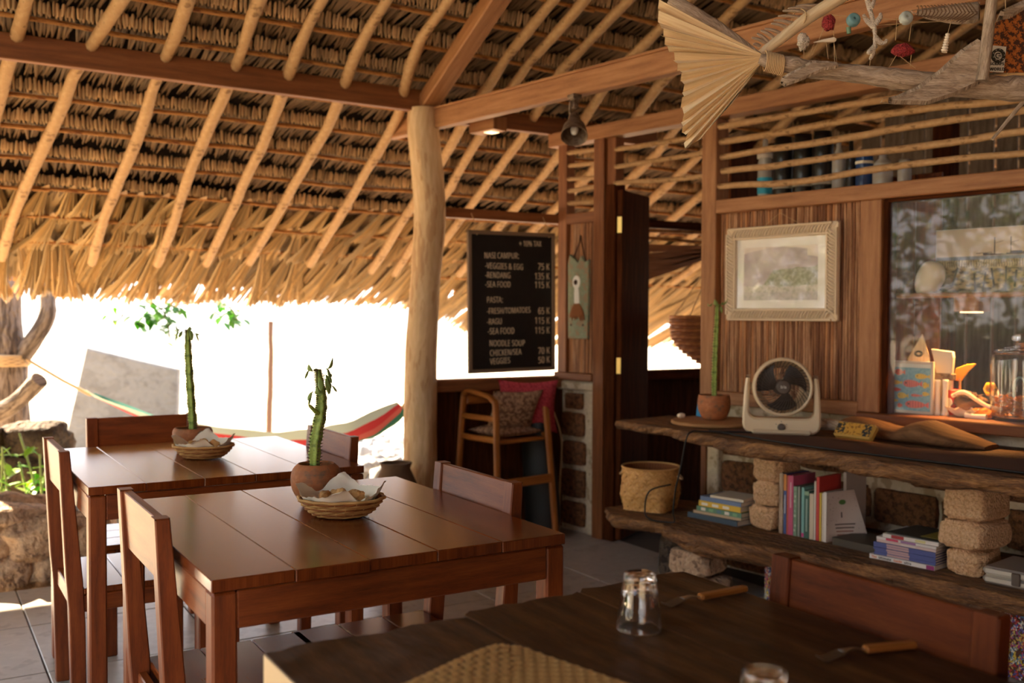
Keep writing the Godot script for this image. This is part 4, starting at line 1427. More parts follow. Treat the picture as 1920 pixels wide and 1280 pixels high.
	for s in [-0.5, 0.5]:
		b = mb()
		b.box(Vector3(0.03, 0.88, 0.3), Vector3(s, 0.44, 0), 0.003, off())
		put(b, "side_panel", M.dark, o)

# ---------------------------------------------------------------- stone shelves and what stands on them
func live_slab(o: Node, kind: String, u0: float, u1: float, front: Array, back: Array, top: float, thick: Array, n: int, sd: float) -> void:
	# a board with ragged bark edge: front and back are its w along u
	var rows := []
	for i in n + 1:
		var t := float(i) / n
		var u := lerpf(u0, u1, t)
		var f := lerp_list(front, t) + 0.022 * noise.get_noise_2d(u * 160.0, sd)
		var bk := lerp_list(back, t)
		var th := lerp_list(thick, t) * (0.92 + 0.25 * noise.get_noise_2d(u * 120.0, sd + 40.0))
		var row := []
		for k in 9:
			var w := lerpf(bk, f - 0.006, k / 8.0)
			row.append(Vector3(u, top + 0.0025 * noise.get_noise_2d(u * 200.0, w * 300.0 + sd) if k > 0 else top, w))
		for k in 5:
			var q := (k + 0.5) / 5.0
			row.append(Vector3(u, top - th * q, f + 0.008 * sin(q * PI) + 0.016 * noise.get_noise_2d(u * 300.0 + k * 17.0, sd + 80.0) - 0.014 * q * q))
		for k in 4:
			row.append(Vector3(u, top - th, lerpf(f - 0.035, bk, k / 3.0)))
		rows.append(row)
	# uneven ends
	for j in rows[0].size():
		rows[0][j] += Vector3(0.02 * noise.get_noise_2d(j * 40.0, sd), 0, 0)
	var b := mb()
	b.grid(rows, true, true, Vector2(1, 1))
	put(b, kind, M.shelf, o)

func stone(label: String, u: float, y0: float, y1: float, w: float, su: float, sw: float, turn: float, sd: float, group := "", m: Material = null) -> void:
	var o := thing("stone_block", label, "stone", at_wall(u, y0, w), WALL_TURN + turn, group)
	var b := mb()
	rock(b, Vector3(0, (y1 - y0) / 2, 0), Vector3(su * (0.94 + 0.12 * sin(sd * 5.0)), (y1 - y0) * 1.0, sw), 0.4, 0.085, sd, 20, 32)
	put(b, "block", m if m else M.coral, o)

func book(label: String, u0: float, u1: float, y0: float, h: float, wf: float, depth: float, c: Color, kind := "book", group := "", pages := Color(0.75, 0.68, 0.56)) -> Node3D:
	# standing: spine to the room
	var o := thing(kind, label, kind, at_wall((u0 + u1) / 2, y0, wf), WALL_TURN, group)
	var t := u1 - u0
	var b := mb(c)
	b.box(Vector3(0.0018, h, depth), Vector3(-t / 2 + 0.0012, h / 2, -depth / 2), 0.0004)
	b.box(Vector3(0.0018, h, depth), Vector3(t / 2 - 0.0012, h / 2, -depth / 2), 0.0004)
	b.box(Vector3(t - 0.0006, h, 0.002), Vector3(0, h / 2, -0.001), 0.0006)
	put(b, "cover", M.book, o)
	b = mb(pages)
	b.box(Vector3(t - 0.0045, h - 0.006, depth - 0.006), Vector3(0, h / 2, -depth / 2 + 0.0005), 0.0004)
	put(b, "pages", M.book, o)
	return o

func flat_book(label: String, u0: float, u1: float, y0: float, t: float, wf: float, depth: float, c: Color, turn := 0.0, kind := "book", group := "", pages := Color(0.75, 0.68, 0.56)) -> Node3D:
	# lying: spine to the room
	var o := thing(kind, label, kind, at_wall((u0 + u1) / 2, y0, wf), WALL_TURN + turn, group)
	var L := u1 - u0
	var b := mb(c)
	b.box(Vector3(L, 0.0014, depth), Vector3(0, 0.0007, -depth / 2), 0.0003)
	b.box(Vector3(L, 0.0014, depth), Vector3(0, t - 0.0007, -depth / 2), 0.0003)
	b.box(Vector3(L, t, 0.0016), Vector3(0, t / 2, -0.0008), 0.0005)
	put(b, "cover", M.book, o)
	b = mb(pages)
	b.box(Vector3(L - 0.006, t - 0.003, depth - 0.005), Vector3(0, t / 2, -depth / 2), 0.0003)
	put(b, "pages", M.book, o)
	return o

func patch(o: Node3D, kind: String, c: Color, x0: float, x1: float, y0: float, y1: float, z: float) -> void:
	var b := mb(c)
	b.box(Vector3(x1 - x0, y1 - y0, 0.0008), Vector3((x0 + x1) / 2, (y0 + y1) / 2, z), 0.0)
	put(b, kind, M.book, o)

func make_shelves() -> void:
	var o := thing("upper_shelf", "thick live-edge timber shelf with ragged bark edge carrying the fan", "shelf", WALL_O, WALL_TURN)
	live_slab(o, "slab", 0.53, 3.2, [0.50, 0.52, 0.555, 0.62, 0.65, 0.665, 0.70, 0.735, 0.74, 0.745, 0.735, 0.73, 0.72, 0.70], [0.10, 0.02, -0.03, -0.03, -0.03], 0.766, [0.045, 0.05, 0.065, 0.08, 0.07, 0.08, 0.075, 0.07, 0.08], 90, 5.0)
	o = thing("lower_shelf", "long dark timber bench shelf on stones, holding the books and magazines", "shelf", WALL_O, WALL_TURN)
	live_slab(o, "slab", 0.95, 3.2, [0.64, 0.672, 0.66, 0.60, 0.575, 0.58, 0.59, 0.60, 0.64, 0.66], [-0.03, -0.03], 0.336, [0.09, 0.10, 0.09, 0.075, 0.07, 0.07], 70, 60.0)
	o = thing("bench_block", "short thick grey-brown timber block under the square-footed basket", "shelf", WALL_O, WALL_TURN)
	live_slab(o, "block", 0.52, 0.945, [0.56, 0.655, 0.62, 0.60], [0.12, 0.05, 0.0], 0.336, [0.065, 0.07, 0.06], 22, 90.0)
	stone("dark stone hidden under the timber block below the square-footed basket", 0.80, 0.0, 0.272, 0.30, 0.2, 0.24, 10, 31.0, "", M.boulder)
	# stones
	var pos := ["lowest", "middle", "topmost"]
	for k in 3:
		stone(pos[k] + " porous stone of the pillar between the flat books and the standing books", 1.30 + [0.0, 0.01, 0.02][k], [0.336, 0.443, 0.553][k], [0.443, 0.553, 0.69][k], 0.30, 0.16, 0.17, [-8, 4, -3][k], 2.0 + k * 5.3)
		stone(pos[k] + " porous stone of the pillar beside the silver case", 2.235 + [0.0, 0.0, 0.005][k], [0.336, 0.43, 0.535][k], [0.43, 0.535, 0.68][k], 0.36, 0.17, 0.23, [6, -9, -4][k], 21.0 + k * 7.1)
	stone("upper pale stone under the left end of the long bench shelf", 1.07, 0.125, 0.238, 0.53, 0.22, 0.2, 5, 44.0, "", M.stone)
	stone("bottom pale stone on the floor under the left end of the long bench shelf", 1.08, 0.0, 0.128, 0.53, 0.25, 0.22, -6, 47.0, "", M.stone)
	stone("stone pillar block holding up the long bench shelf behind the slab table's chair", 2.2, 0.0, 0.262, 0.45, 0.24, 0.24, 3, 57.0, "", M.stone)
	# flat books on the left
	var y := 0.336
	flat_book("slate-blue book at the very bottom of the left flat pile", 0.905, 1.2, y, 0.024, 0.41, 0.2, Color(0.05, 0.08, 0.11), -2); y += 0.0245
	flat_book("thin tan book second from the bottom of the left flat pile", 0.94, 1.205, y, 0.013, 0.40, 0.2, Color(0.5, 0.36, 0.22), 2); y += 0.0135
	var g := flat_book("green and white book in the middle of the left flat pile", 0.955, 1.21, y, 0.022, 0.40, 0.19, Color(0.12, 0.25, 0.16), 0)
	for q in 5: patch(g, "spine_patch", [Color(0.75, 0.7, 0.6), Color(0.2, 0.4, 0.2), Color(0.1, 0.2, 0.25)][q % 3], -0.1 + q * 0.045, -0.075 + q * 0.045, 0.004, 0.018, 0.0006)
	y += 0.0225
	g = flat_book("yellow book with white panels in the left flat pile", 0.965, 1.2, y, 0.026, 0.395, 0.19, Color(0.72, 0.45, 0.04), 1)
	for q in 3: patch(g, "spine_patch", Color(0.8, 0.74, 0.62), -0.1 + q * 0.06, -0.065 + q * 0.06, 0.006, 0.018, 0.0006)
	y += 0.0265
	flat_book("blue patterned book second from the top of the left flat pile", 0.97, 1.205, y, 0.02, 0.395, 0.18, Color(0.14, 0.2, 0.34), -1); y += 0.0205
	flat_book("cream book lying on top of the left flat pile", 1.03, 1.21, y, 0.012, 0.39, 0.16, Color(0.72, 0.62, 0.46), 3)
	# standing books
	var by := 0.336
	o = thing("bookend_board", "rough grey-brown board standing upright against the stone pillar as a bookend", "board", at_wall(1.398, by, 0.375), WALL_TURN)
	var b := mb()
	b.box(Vector3(0.02, 0.265, 0.17), Vector3(0, 0.1325, -0.085), 0.003, off())
	put(b, "board", M.drift, o)
	g = book("blue book with an orange top to its spine, first in the standing row", 1.409, 1.424, by, 0.262, 0.37, 0.17, Color(0.06, 0.1, 0.27))
	patch(g, "spine_patch", Color(0.6, 0.22, 0.04), -0.007, 0.007, 0.19, 0.261, 0.0006)
	patch(g, "spine_lettering", Color(0.6, 0.6, 0.6), -0.002, 0.002, 0.09, 0.17, 0.0006)
	book("thin orange-red book between the blue and the pink book", 1.4245, 1.4335, by, 0.258, 0.37, 0.17, Color(0.5, 0.09, 0.05))
	g = book("thick pink book in the standing row", 1.434, 1.459, by, 0.26, 0.372, 0.17, Color(0.52, 0.08, 0.17))
	patch(g, "spine_lettering", Color(0.75, 0.5, 0.5), -0.002, 0.002, 0.12, 0.23, 0.0006)
	g = book("pale green patterned book beside the pink book", 1.46, 1.478, by, 0.215, 0.372, 0.15, Color(0.2, 0.3, 0.2))
	for q in 9: patch(g, "spine_patch", Color(0.5, 0.55, 0.42), -0.006 + 0.004 * (q % 3), 0.0 + 0.003 * (q % 2), 0.02 + q * 0.021, 0.03 + q * 0.021, 0.0006)
	book("grey-green book next to the dark gap in the standing row", 1.479, 1.491, by, 0.216, 0.37, 0.15, Color(0.28, 0.3, 0.24))
	book("thin black filler for the shaded gap in the standing row", 1.492, 1.4985, by, 0.2, 0.36, 0.15, Color(0.02, 0.02, 0.02))  # black filler painting the shade of a gap between two spines
	g = book("light teal book with a magenta foot to its spine", 1.4995, 1.514, by, 0.216, 0.372, 0.16, Color(0.2, 0.42, 0.38))
	patch(g, "spine_patch", Color(0.5, 0.05, 0.2), -0.006, 0.006, 0.003, 0.02, 0.0006)
	g = book("dark green book right of the light teal one", 1.515, 1.539, by, 0.205, 0.374, 0.15, Color(0.04, 0.11, 0.085))
	patch(g, "spine_lettering", Color(0.25, 0.36, 0.3), -0.004, 0.004, 0.03, 0.17, 0.0006)
	patch(g, "spine_patch", Color(0.24, 0.36, 0.22), -0.011, 0.011, 0.185, 0.202, 0.0006)
	book("cream book in the middle of the standing row", 1.54, 1.561, by, 0.195, 0.374, 0.15, Color(0.6, 0.5, 0.36))
	book("thin tall white book left of the red one", 1.562, 1.571, by, 0.25, 0.374, 0.17, Color(0.72, 0.64, 0.54))
	g = book("red book whose cover shows above its neighbours", 1.572, 1.587, by, 0.27, 0.374, 0.17, Color(0.55, 0.05, 0.04))
	for q in 3: patch(g, "cover_print", Color(0.75, 0.6, 0.5), 0.0, 0.001, 0.0, 0.001, 0.0)
	book("yellow book near the right end of the standing row", 1.588, 1.597, by, 0.205, 0.374, 0.15, Color(0.7, 0.45, 0.05))
	book("thin cream book between the yellow and the white one", 1.598, 1.606, by, 0.205, 0.372, 0.15, Color(0.66, 0.56, 0.42))
	g = book("white book at the right end of the standing row, its printed cover bowed outwards", 1.607, 1.622, by, 0.21, 0.374, 0.16, Color(0.74, 0.66, 0.58))
	b = mb()
	var tx := Image.create(160, 200, false, Image.FORMAT_RGB8)
	tx.fill(Color8(206, 186, 172))
	for q in 60: tx.fill_rect(Rect2i(rng.randi() % 156, rng.randi() % 196, 2 + rng.randi() % 4, 1 + rng.randi() % 3), Color8(150, 120, 110))
	for q in 20:
		for s in 44:
			var ex := 18.0 * sqrt(maxf(1.0 - pow((q - 10.0) / 10.0, 2.0), 0.0))
			if absf(s - 22.0) < ex: tx.set_pixel(62 + s, 34 + q, Color8(86, 120, 60))
	for q in 4: tx.fill_rect(Rect2i(44 + q * 3, 130 + q * 14, 84 - q * 8, 5), Color8(150, 96, 84) if q > 1 else Color8(92, 72, 66))
	tx.fill_rect(Rect2i(74, 84, 6, 22), Color8(70, 52, 48))
	var rows := []
	var uvs := []
	for i in 9:
		var t := i / 8.0
		var row := []
		var ur := []
		for j in 5:
			row.append(Vector3(0.009 + 0.075 * pow(t, 2.0) * (1.0 - j / 4.0) + 0.03 * t, j / 4.0 * 0.21, -0.16 * t))
			ur.append(Vector2(t, 1.0 - j / 4.0))
		rows.append(row); uvs.append(ur)
	b.grid(rows, false, false, Vector2.ONE, false, uvs)
	put(b, "printed_cover", flat_print(ImageTexture.create_from_image(tx)), g)
	g = book("tall pale grey book with dark print standing behind the row's right end", 1.63, 1.645, by, 0.285, 0.26, 0.16, Color(0.45, 0.38, 0.33))
	# magazines on the right
	var grp := ""
	y = 0.336
	g = flat_book("white magazine with orange and black spine lettering at the bottom of the magazine pile", 1.876, 2.14, y, 0.017, 0.475, 0.2, Color(0.72, 0.66, 0.6), 0, "magazine")
	var ink := mat(Color8(44, 36, 32), 0.8)
	var org := mat(Color8(214, 112, 44), 0.8)
	var x := -0.122
	for wd in [["The", org, 0.029], ["Ultimate", ink, 0.062], ["Guide", org, 0.043], ["ultra", ink, 0.03]]:
		lettering(wd[0], 0.0125, wd[1], g, Transform3D(Basis.IDENTITY, Vector3(x, 0.0085, 0.0004)), true, false, true)
		x += wd[2]
	patch(g, "spine_patch", Color(0.3, 0.03, 0.16), 0.1, 0.131, 0.001, 0.016, 0.0004)
	y += 0.0175
	for k in 5:
		g = flat_book(["lowest", "second lowest", "third lowest", "fourth lowest", "fifth lowest"][k] + " of the thin blue-spined magazines in the magazine pile", 1.892 + rr(-0.004, 0.004), 2.14, y, 0.0095, 0.468 + rr(-0.004, 0.003), 0.2, Color(0.08, 0.1, 0.28), rr(-1, 1), "magazine", "thin blue-spined magazines")
		patch(g, "spine_patch", Color(0.5, 0.32, 0.32), -0.07, 0.02, 0.001, 0.0085, 0.0004)
		y += 0.0099
	for k in 2:
		g = flat_book(["pale pink-spined magazine just above the blue ones", "white and purple-spined magazine above the pale pink one"][k], 1.90, 2.14, y, 0.0105, 0.465, 0.2, [Color(0.6, 0.44, 0.4), Color(0.66, 0.6, 0.56)][k], rr(-2, 2), "magazine")
		patch(g, "spine_patch", [Color(0.65, 0.55, 0.5), Color(0.3, 0.14, 0.3)][k], -0.02, 0.04, 0.001, 0.0095, 0.0004)
		if k == 1: patch(g, "spine_patch", Color(0.55, 0.04, 0.1), -0.08, -0.03, 0.001, 0.0095, 0.0004)
		y += 0.011
	g = flat_book("magazine with a red and white spine near the top of the magazine pile", 1.925, 2.145, y, 0.015, 0.46, 0.2, Color(0.7, 0.63, 0.56), 2, "magazine")
	patch(g, "spine_patch", Color(0.36, 0.03, 0.03), -0.075, -0.025, 0.001, 0.014, 0.0004)
	patch(g, "spine_patch", Color(0.62, 0.54, 0.24), 0.02, 0.06, 0.002, 0.012, 0.0004)
	y += 0.0155
	g = flat_book("dark-covered magazine with a yellow corner lying on top of the magazine pile", 1.93, 2.15, y, 0.004, 0.45, 0.21, Color(0.03, 0.03, 0.025), -4, "magazine")
	b = mb(Color(0.3, 0.24, 0.04))
	b.box(Vector3(0.09, 0.0008, 0.16), Vector3(0.06, 0.0046, -0.11), 0.0)
	put(b, "cover_print", M.book, g)
	# a dark low book between
	g = flat_book("thick dark weathered book lying between the standing books and the magazines", 1.66, 1.86, 0.336, 0.032, 0.40, 0.2, Color(0.06, 0.045, 0.03), -6)
	# silver case
	o = thing("silver_case", "flat ribbed silver case with a dark latch at the right end of the bench shelf", "case", at_wall(2.33, 0.336, 0.5), WALL_TURN)
	for k in 2:
		b = mb()
		b.box(Vector3(0.36, 0.03, 0.24), Vector3(0.18, 0.0165 + k * 0.031, -0.12), 0.008)
		put(b, "shell", M.case, o)
	for k in 4:
		b = mb()
		b.box(Vector3(0.34, 0.003, 0.003), Vector3(0.18, 0.01 + k * 0.015, 0.0008), 0.001)
		put(b, "rib", M.case, o)
	b = mb()
	b.box(Vector3(0.03, 0.045, 0.008), Vector3(0.115, 0.034, 0.003), 0.003)
	put(b, "latch", M.grille, o)
	for k in 2:
		b = mb()
		b.box(Vector3(0.008, 0.014, 0.014), Vector3(0.0, 0.018 + k * 0.03, -0.012), 0.003)
		put(b, "corner_guard", M.metal, o)
	# basket on the block
	square_basket()
	make_fan()
	# round board, pot, cactus
	o = thing("round_board", "round wooden board lying on the upper shelf under the small cactus pot", "board", at_wall(0.955, 0.768, 0.28))
	b = mb()
	b.lathe([Vector2(0, 0), Vector2(0.19, 0), Vector2(0.2, 0.006), Vector2(0.2, 0.016), Vector2(0.19, 0.022), Vector2(0, 0.022)], 40)
	put(b, "disc", mat(Color8(170, 122, 74), 0.7), o)
	var bowl := [Vector2(0, 0), Vector2(0.5, 0.0), Vector2(0.72, 0.12), Vector2(0.95, 0.6), Vector2(1.0, 1.0), Vector2(0.98, 1.3), Vector2(0.94, 1.5), Vector2(0.88, 1.5), Vector2(0.9, 1.35), Vector2(0.86, 1.3)]
	var pp := at_wall(0.95, 0.790, 0.27)
	pot_with_cactus("dark rust-brown clay pot on the round board left of the fan", pp, 0.078, [Vector3(0, 0.105, 0), Vector3(0.0, 0.2, 0), Vector3(0.004, 0.32, 0), Vector3(0.01, 0.44, 0), Vector3(0.014, 0.53, 0), Vector3(0.015, 0.545, 0)], [0.014, 0.016, 0.015, 0.013, 0.010, 0.003], false, bowl, "slim bright green cactus against the reed wall left of the fan")
	o = thing("small_shell", "small tan round shell on the round board beside the pot", "shell", at_wall(0.80, 0.790, 0.33))
	b = mb()
	rock(b, Vector3(0, 0.011, 0), Vector3(0.042, 0.024, 0.036), 0.9, 0.12, 3.0)
	put(b, "body", M.shell, o)
	o = thing("blue_card", "small blue card standing behind the pot on the round board", "card", at_wall(0.83, 0.790, 0.21), WALL_TURN + 20)
	b = mb()
	b.box(Vector3(0.05, 0.065, 0.012), Vector3(0, 0.0325, 0), 0.001, Vector2.ZERO, Basis(Vector3.BACK, -0.1))
	put(b, "card", M.blue_paint, o)
	# runner mat
	o = thing("runner_mat", "brown woven runner mat with a black stitched edge lying along the upper shelf", "mat", WALL_O, WALL_TURN)
	rows = []
	for i in 61:
		var u := lerpf(1.12, 2.75, i / 60.0)
		var row := []
		for j in 9:
			var w := lerpf(0.33, lerp_list([0.52, 0.60, 0.655, 0.66, 0.665, 0.66], i / 60.0), j / 8.0)
			row.append(Vector3(u, 0.7705 + 0.0016 * noise.get_noise_2d(u * 150.0, w * 150.0), w))
		rows.append(row)
	b = mb()
	b.grid(rows, false, false, Vector2.ONE, false)
	put(b, "weave", M.mat_brown, o)
	for j in [8]:
		var path := []
		for i in 61: path.append(rows[i][j] + Vector3(0, 0.002, 0.0015 * sin(i * 2.0)))
		b = mb()
		b.tube(path, 0.0042, 6)
		put(b, "stitched_edge", M.black, o)
	# driftwood lump
	o = thing("driftwood_log", "smooth weathered driftwood log with a rounded knob lying under the window", "driftwood", WALL_O, WALL_TURN)
	rows = []
	for i in 41:
		var t := i / 40.0
		var u := lerpf(1.50, 2.19, t)
		var top := lerp_list([0.80, 0.842, 0.85, 0.848, 0.838, 0.826, 0.824, 0.852, 0.866, 0.845, 0.825, 0.808, 0.785], t)
		var wf := lerp_list([0.13, 0.16, 0.19, 0.2, 0.21, 0.24, 0.26, 0.27, 0.28, 0.28, 0.27, 0.24, 0.19], t)
		var row := []
		for j in 20:
			var a := TAU * j / 20.0
			var c := cos(a)
			var s := sin(a)
			row.append(Vector3(u, 0.767 + (top - 0.767) * (0.5 + 0.5 * signf(s) * pow(absf(s), 0.75)), lerpf(0.06, wf, 0.5 + 0.5 * signf(c) * pow(absf(c), 0.85)) + 0.02 * noise.get_noise_3d(u * 260.0, a * 22.0, 0)))
		rows.append(row)
	b = mb()
	b.grid(rows, true, true)
	put(b, "log", mat(Color8(186, 150, 112), 0.85, M.drift.albedo_texture, Vector3(3, 1, 1)), o)
	o = thing("driftwood_piece", "short grey-brown stick of driftwood between the fan and the yellow tin", "driftwood", WALL_O, WALL_TURN)
	b = mb()
	stick(b, Vector3(1.44, 0.805, 0.17), Vector3(1.62, 0.812, 0.24), 0.03, 0.022, 0.01, 8, 10)
	put(b, "stick", M.drift, o)
	# domino tin
	o = thing("yellow_tin", "small worn yellow tin box with dark blue pattern tilted against the driftwood log", "tin box", at_wall(1.725, 0.774, 0.33), WALL_TURN - 6)
	var tin := tex_from(func(px: int, py: int):
		var a := NB[(py * 3 & 511) * 512 + (px * 3 & 511)] / 255.0
		var edge := absf(px / 96.0 - 0.5) > 0.26 and a > 0.44
		return Color8(44, 46, 50) if edge else (Color8(150, 100, 40) if a > 0.62 else Color8(206, 154, 64)), 96, 40)
	b = mb()
	var bt := Basis(Vector3.RIGHT, 0.9)
	b.box(Vector3(0.185, 0.032, 0.07), Vector3(0, 0.036, 0), 0.008, Vector2.ZERO, bt)
	put(b, "box", M.tin, o)
	b = mb()
	b.xf = Transform3D(bt, Vector3(0, 0.036, 0)) * Transform3D(Basis(Vector3.RIGHT, -PI / 2), Vector3(-0.085, 0.0165, 0.029))
	b.poly([Vector3(0, 0, 0), Vector3(0.17, 0, 0), Vector3(0.17, 0.058, 0), Vector3(0, 0.058, 0)], Vector3(0, 0, 1), [Vector2(0, 1), Vector2(1, 1), Vector2(1, 0), Vector2(0, 0)])
	put(b, "printed_lid", flat_print(tin, 0.5), o)
	# little woven ring at the far right
	o = thing("woven_ring", "pale coiled woven ring standing on the upper shelf at the picture's right edge", "basket", at_wall(2.60, 0.77, 0.55), WALL_TURN)
	for k in 6:
		b = mb()
		var path := []
		for i in 31: path.append(Vector3(cos(TAU * i / 30.0) * (0.06 + 0.012 * sin(k * 0.9)), 0.012 + k * 0.014, sin(TAU * i / 30.0) * (0.06 + 0.012 * sin(k * 0.9))))
		b.tube(path, 0.0085, 7, false)
		put(b, "coil", M.wicker, o)
	# cable
	o = thing("power_cable", "thin black cable running from the fan over the shelf edge down to the bench shelf", "cable", WALL_O, WALL_TURN)
	b = mb()
	b.tube(smooth_path([Vector3(1.40, 0.775, 0.36), Vector3(1.25, 0.776, 0.5), Vector3(1.14, 0.774, 0.585), Vector3(1.115, 0.775, 0.635), Vector3(1.105, 0.745, 0.66), Vector3(1.06, 0.62, 0.64), Vector3(1.02, 0.5, 0.63), Vector3(1.0, 0.4, 0.62), Vector3(0.99, 0.352, 0.6), Vector3(0.94, 0.342, 0.6), Vector3(0.86, 0.345, 0.62), Vector3(0.83, 0.38, 0.62), Vector3(0.84, 0.47, 0.6), Vector3(0.90, 0.5, 0.52)], 7), 0.0038, 7)
	put(b, "wire", M.black, o)
	# two bead-work bags under the bench shelf
	for q in 2:
		o = thing("beaded_bag", ["small colourful beaded bag hanging under the bench shelf beside the chair back", "colourful patterned bag hanging under the bench shelf at the picture's right edge"][q], "bag", [at_wall(1.45, 0.0, 0.46), at_wall(2.52, 0.0, 0.42)][q], WALL_TURN)
		b = mb()
		var w: float = [0.115, 0.3][q]
		rows = []
		for i in 13:
			var row := []
			for j in 20:
				var a := TAU * j / 20.0
				row.append(Vector3(cos(a) * w / 2 * (1.0 + 0.06 * sin(i * 1.3)), 0.005 + i * 0.0195, signf(sin(a)) * pow(absf(sin(a)), 0.6) * 0.035))
			rows.append(row)
		b.grid(rows, true, true)
		put(b, "pouch", M.mat_brown, o)
		b = mb()
		b.lathe([Vector2(0, -0.5), Vector2(0.4, -0.35), Vector2(0.5, 0), Vector2(0.4, 0.35), Vector2(0, 0.5)], 6)
		var bp := []
		var bc := []
		var pal := [Color(0.6, 0.4, 0.1), Color(0.5, 0.06, 0.05), Color(0.12, 0.1, 0.3), Color(0.65, 0.6, 0.5), Color(0.1, 0.2, 0.3), Color(0.7, 0.5, 0.08), Color(0.4, 0.06, 0.2), Color(0.2, 0.18, 0.2)]
		for k in 900 * (q + 1):
			var xx := rr(-0.5, 0.5)
			var yy := rr(0.008, 0.238)
			bp.append(Transform3D(Basis(Vector3.BACK, rr(-1, 1)) * Basis.from_scale(Vector3(0.006, 0.011, 0.006)), Vector3(xx * w, yy, 0.036 * pow(1.0 - pow(absf(xx * 1.9), 3.0), 0.5) if absf(xx * 1.9) < 1.0 else 0.0)))
			bc.append(pal[(int((xx + 0.5) * 4.0) + int(yy * 17.0) * 3 + (rng.randi() % 3)) % 8])
		many("beads", b.mesh(), M.cloth, bp, bc, o)

func square_basket() -> void:
	# round at the rim, square at the foot, plaited from flat strips
	var o := thing("plaited_basket", "plaited tan palm basket, round rimmed and square footed, on the timber block", "basket", at_wall(0.67, 0.336, 0.40), WALL_TURN + 20)
	var H := 0.205
	var skin := func(a: float, t: float, lift: float) -> Vector3:
		var c := cos(a)
		var s := sin(a)
		var sqr := 1.0 / maxf(absf(c), absf(s))
		var k := lerpf(minf(sqr, 1.3), 1.0, smoothstep(0.0, 0.75, t))
		var r := lerpf(0.105, 0.14, smoothstep(0.0, 0.5, t)) * k + lift
		return Vector3(c * r, 0.004 + t * H, s * r)
	for way in 2:
		for k in 26:
			var b := mb()
			var rows := []
			for i in 29:
				var t := i / 28.0
				var a := TAU * k / 26.0 + (1 if way == 0 else -1) * t * 1.35
				var lift := 0.0026 * cos(PI * (t * 11.2) + PI * (k % 2) + PI * way)
				var hw := TAU / 26.0 * 0.44
				rows.append([skin.call(a - hw, t, lift), skin.call(a, t, lift + 0.001), skin.call(a + hw, t, lift)])
			b.grid(rows, false, false, Vector2.ONE, false)
			put(b, "plaited_strip", M.palm_weave, o)
	var b := mb()
	var rows := []
	for i in 9:
		var row := []
		for j in 40: row.append(skin.call(TAU * j / 40.0, i / 8.0, -0.004))
		rows.append(row)
	b.grid(rows, true, false)
	rows = []
	for i in 3:
		var row := []
		for j in 40: row.append(skin.call(TAU * j / 40.0, 0.0, -0.004) * Vector3(i / 2.0, 1, i / 2.0))
		rows.append(row)
	b.grid(rows, true, false)
	put(b, "lining", M.wicker_dark, o)
	b = mb()
	var path := []
	for j in 41: path.append(skin.call(TAU * j / 40.0, 1.0, 0.0))
	b.tube(path, 0.005, 6, false)
	put(b, "rim", M.palm_weave, o)
	for s in [0.0, PI]:
		b = mb()
		b.tube(smooth_path([skin.call(s - 0.14, 0.86, 0.0), skin.call(s - 0.08, 0.78, 0.018), skin.call(s + 0.05, 0.76, 0.02), skin.call(s + 0.12, 0.85, 0.0)], 4), 0.0035, 6)
		put(b, "loop_handle", M.twine, o)

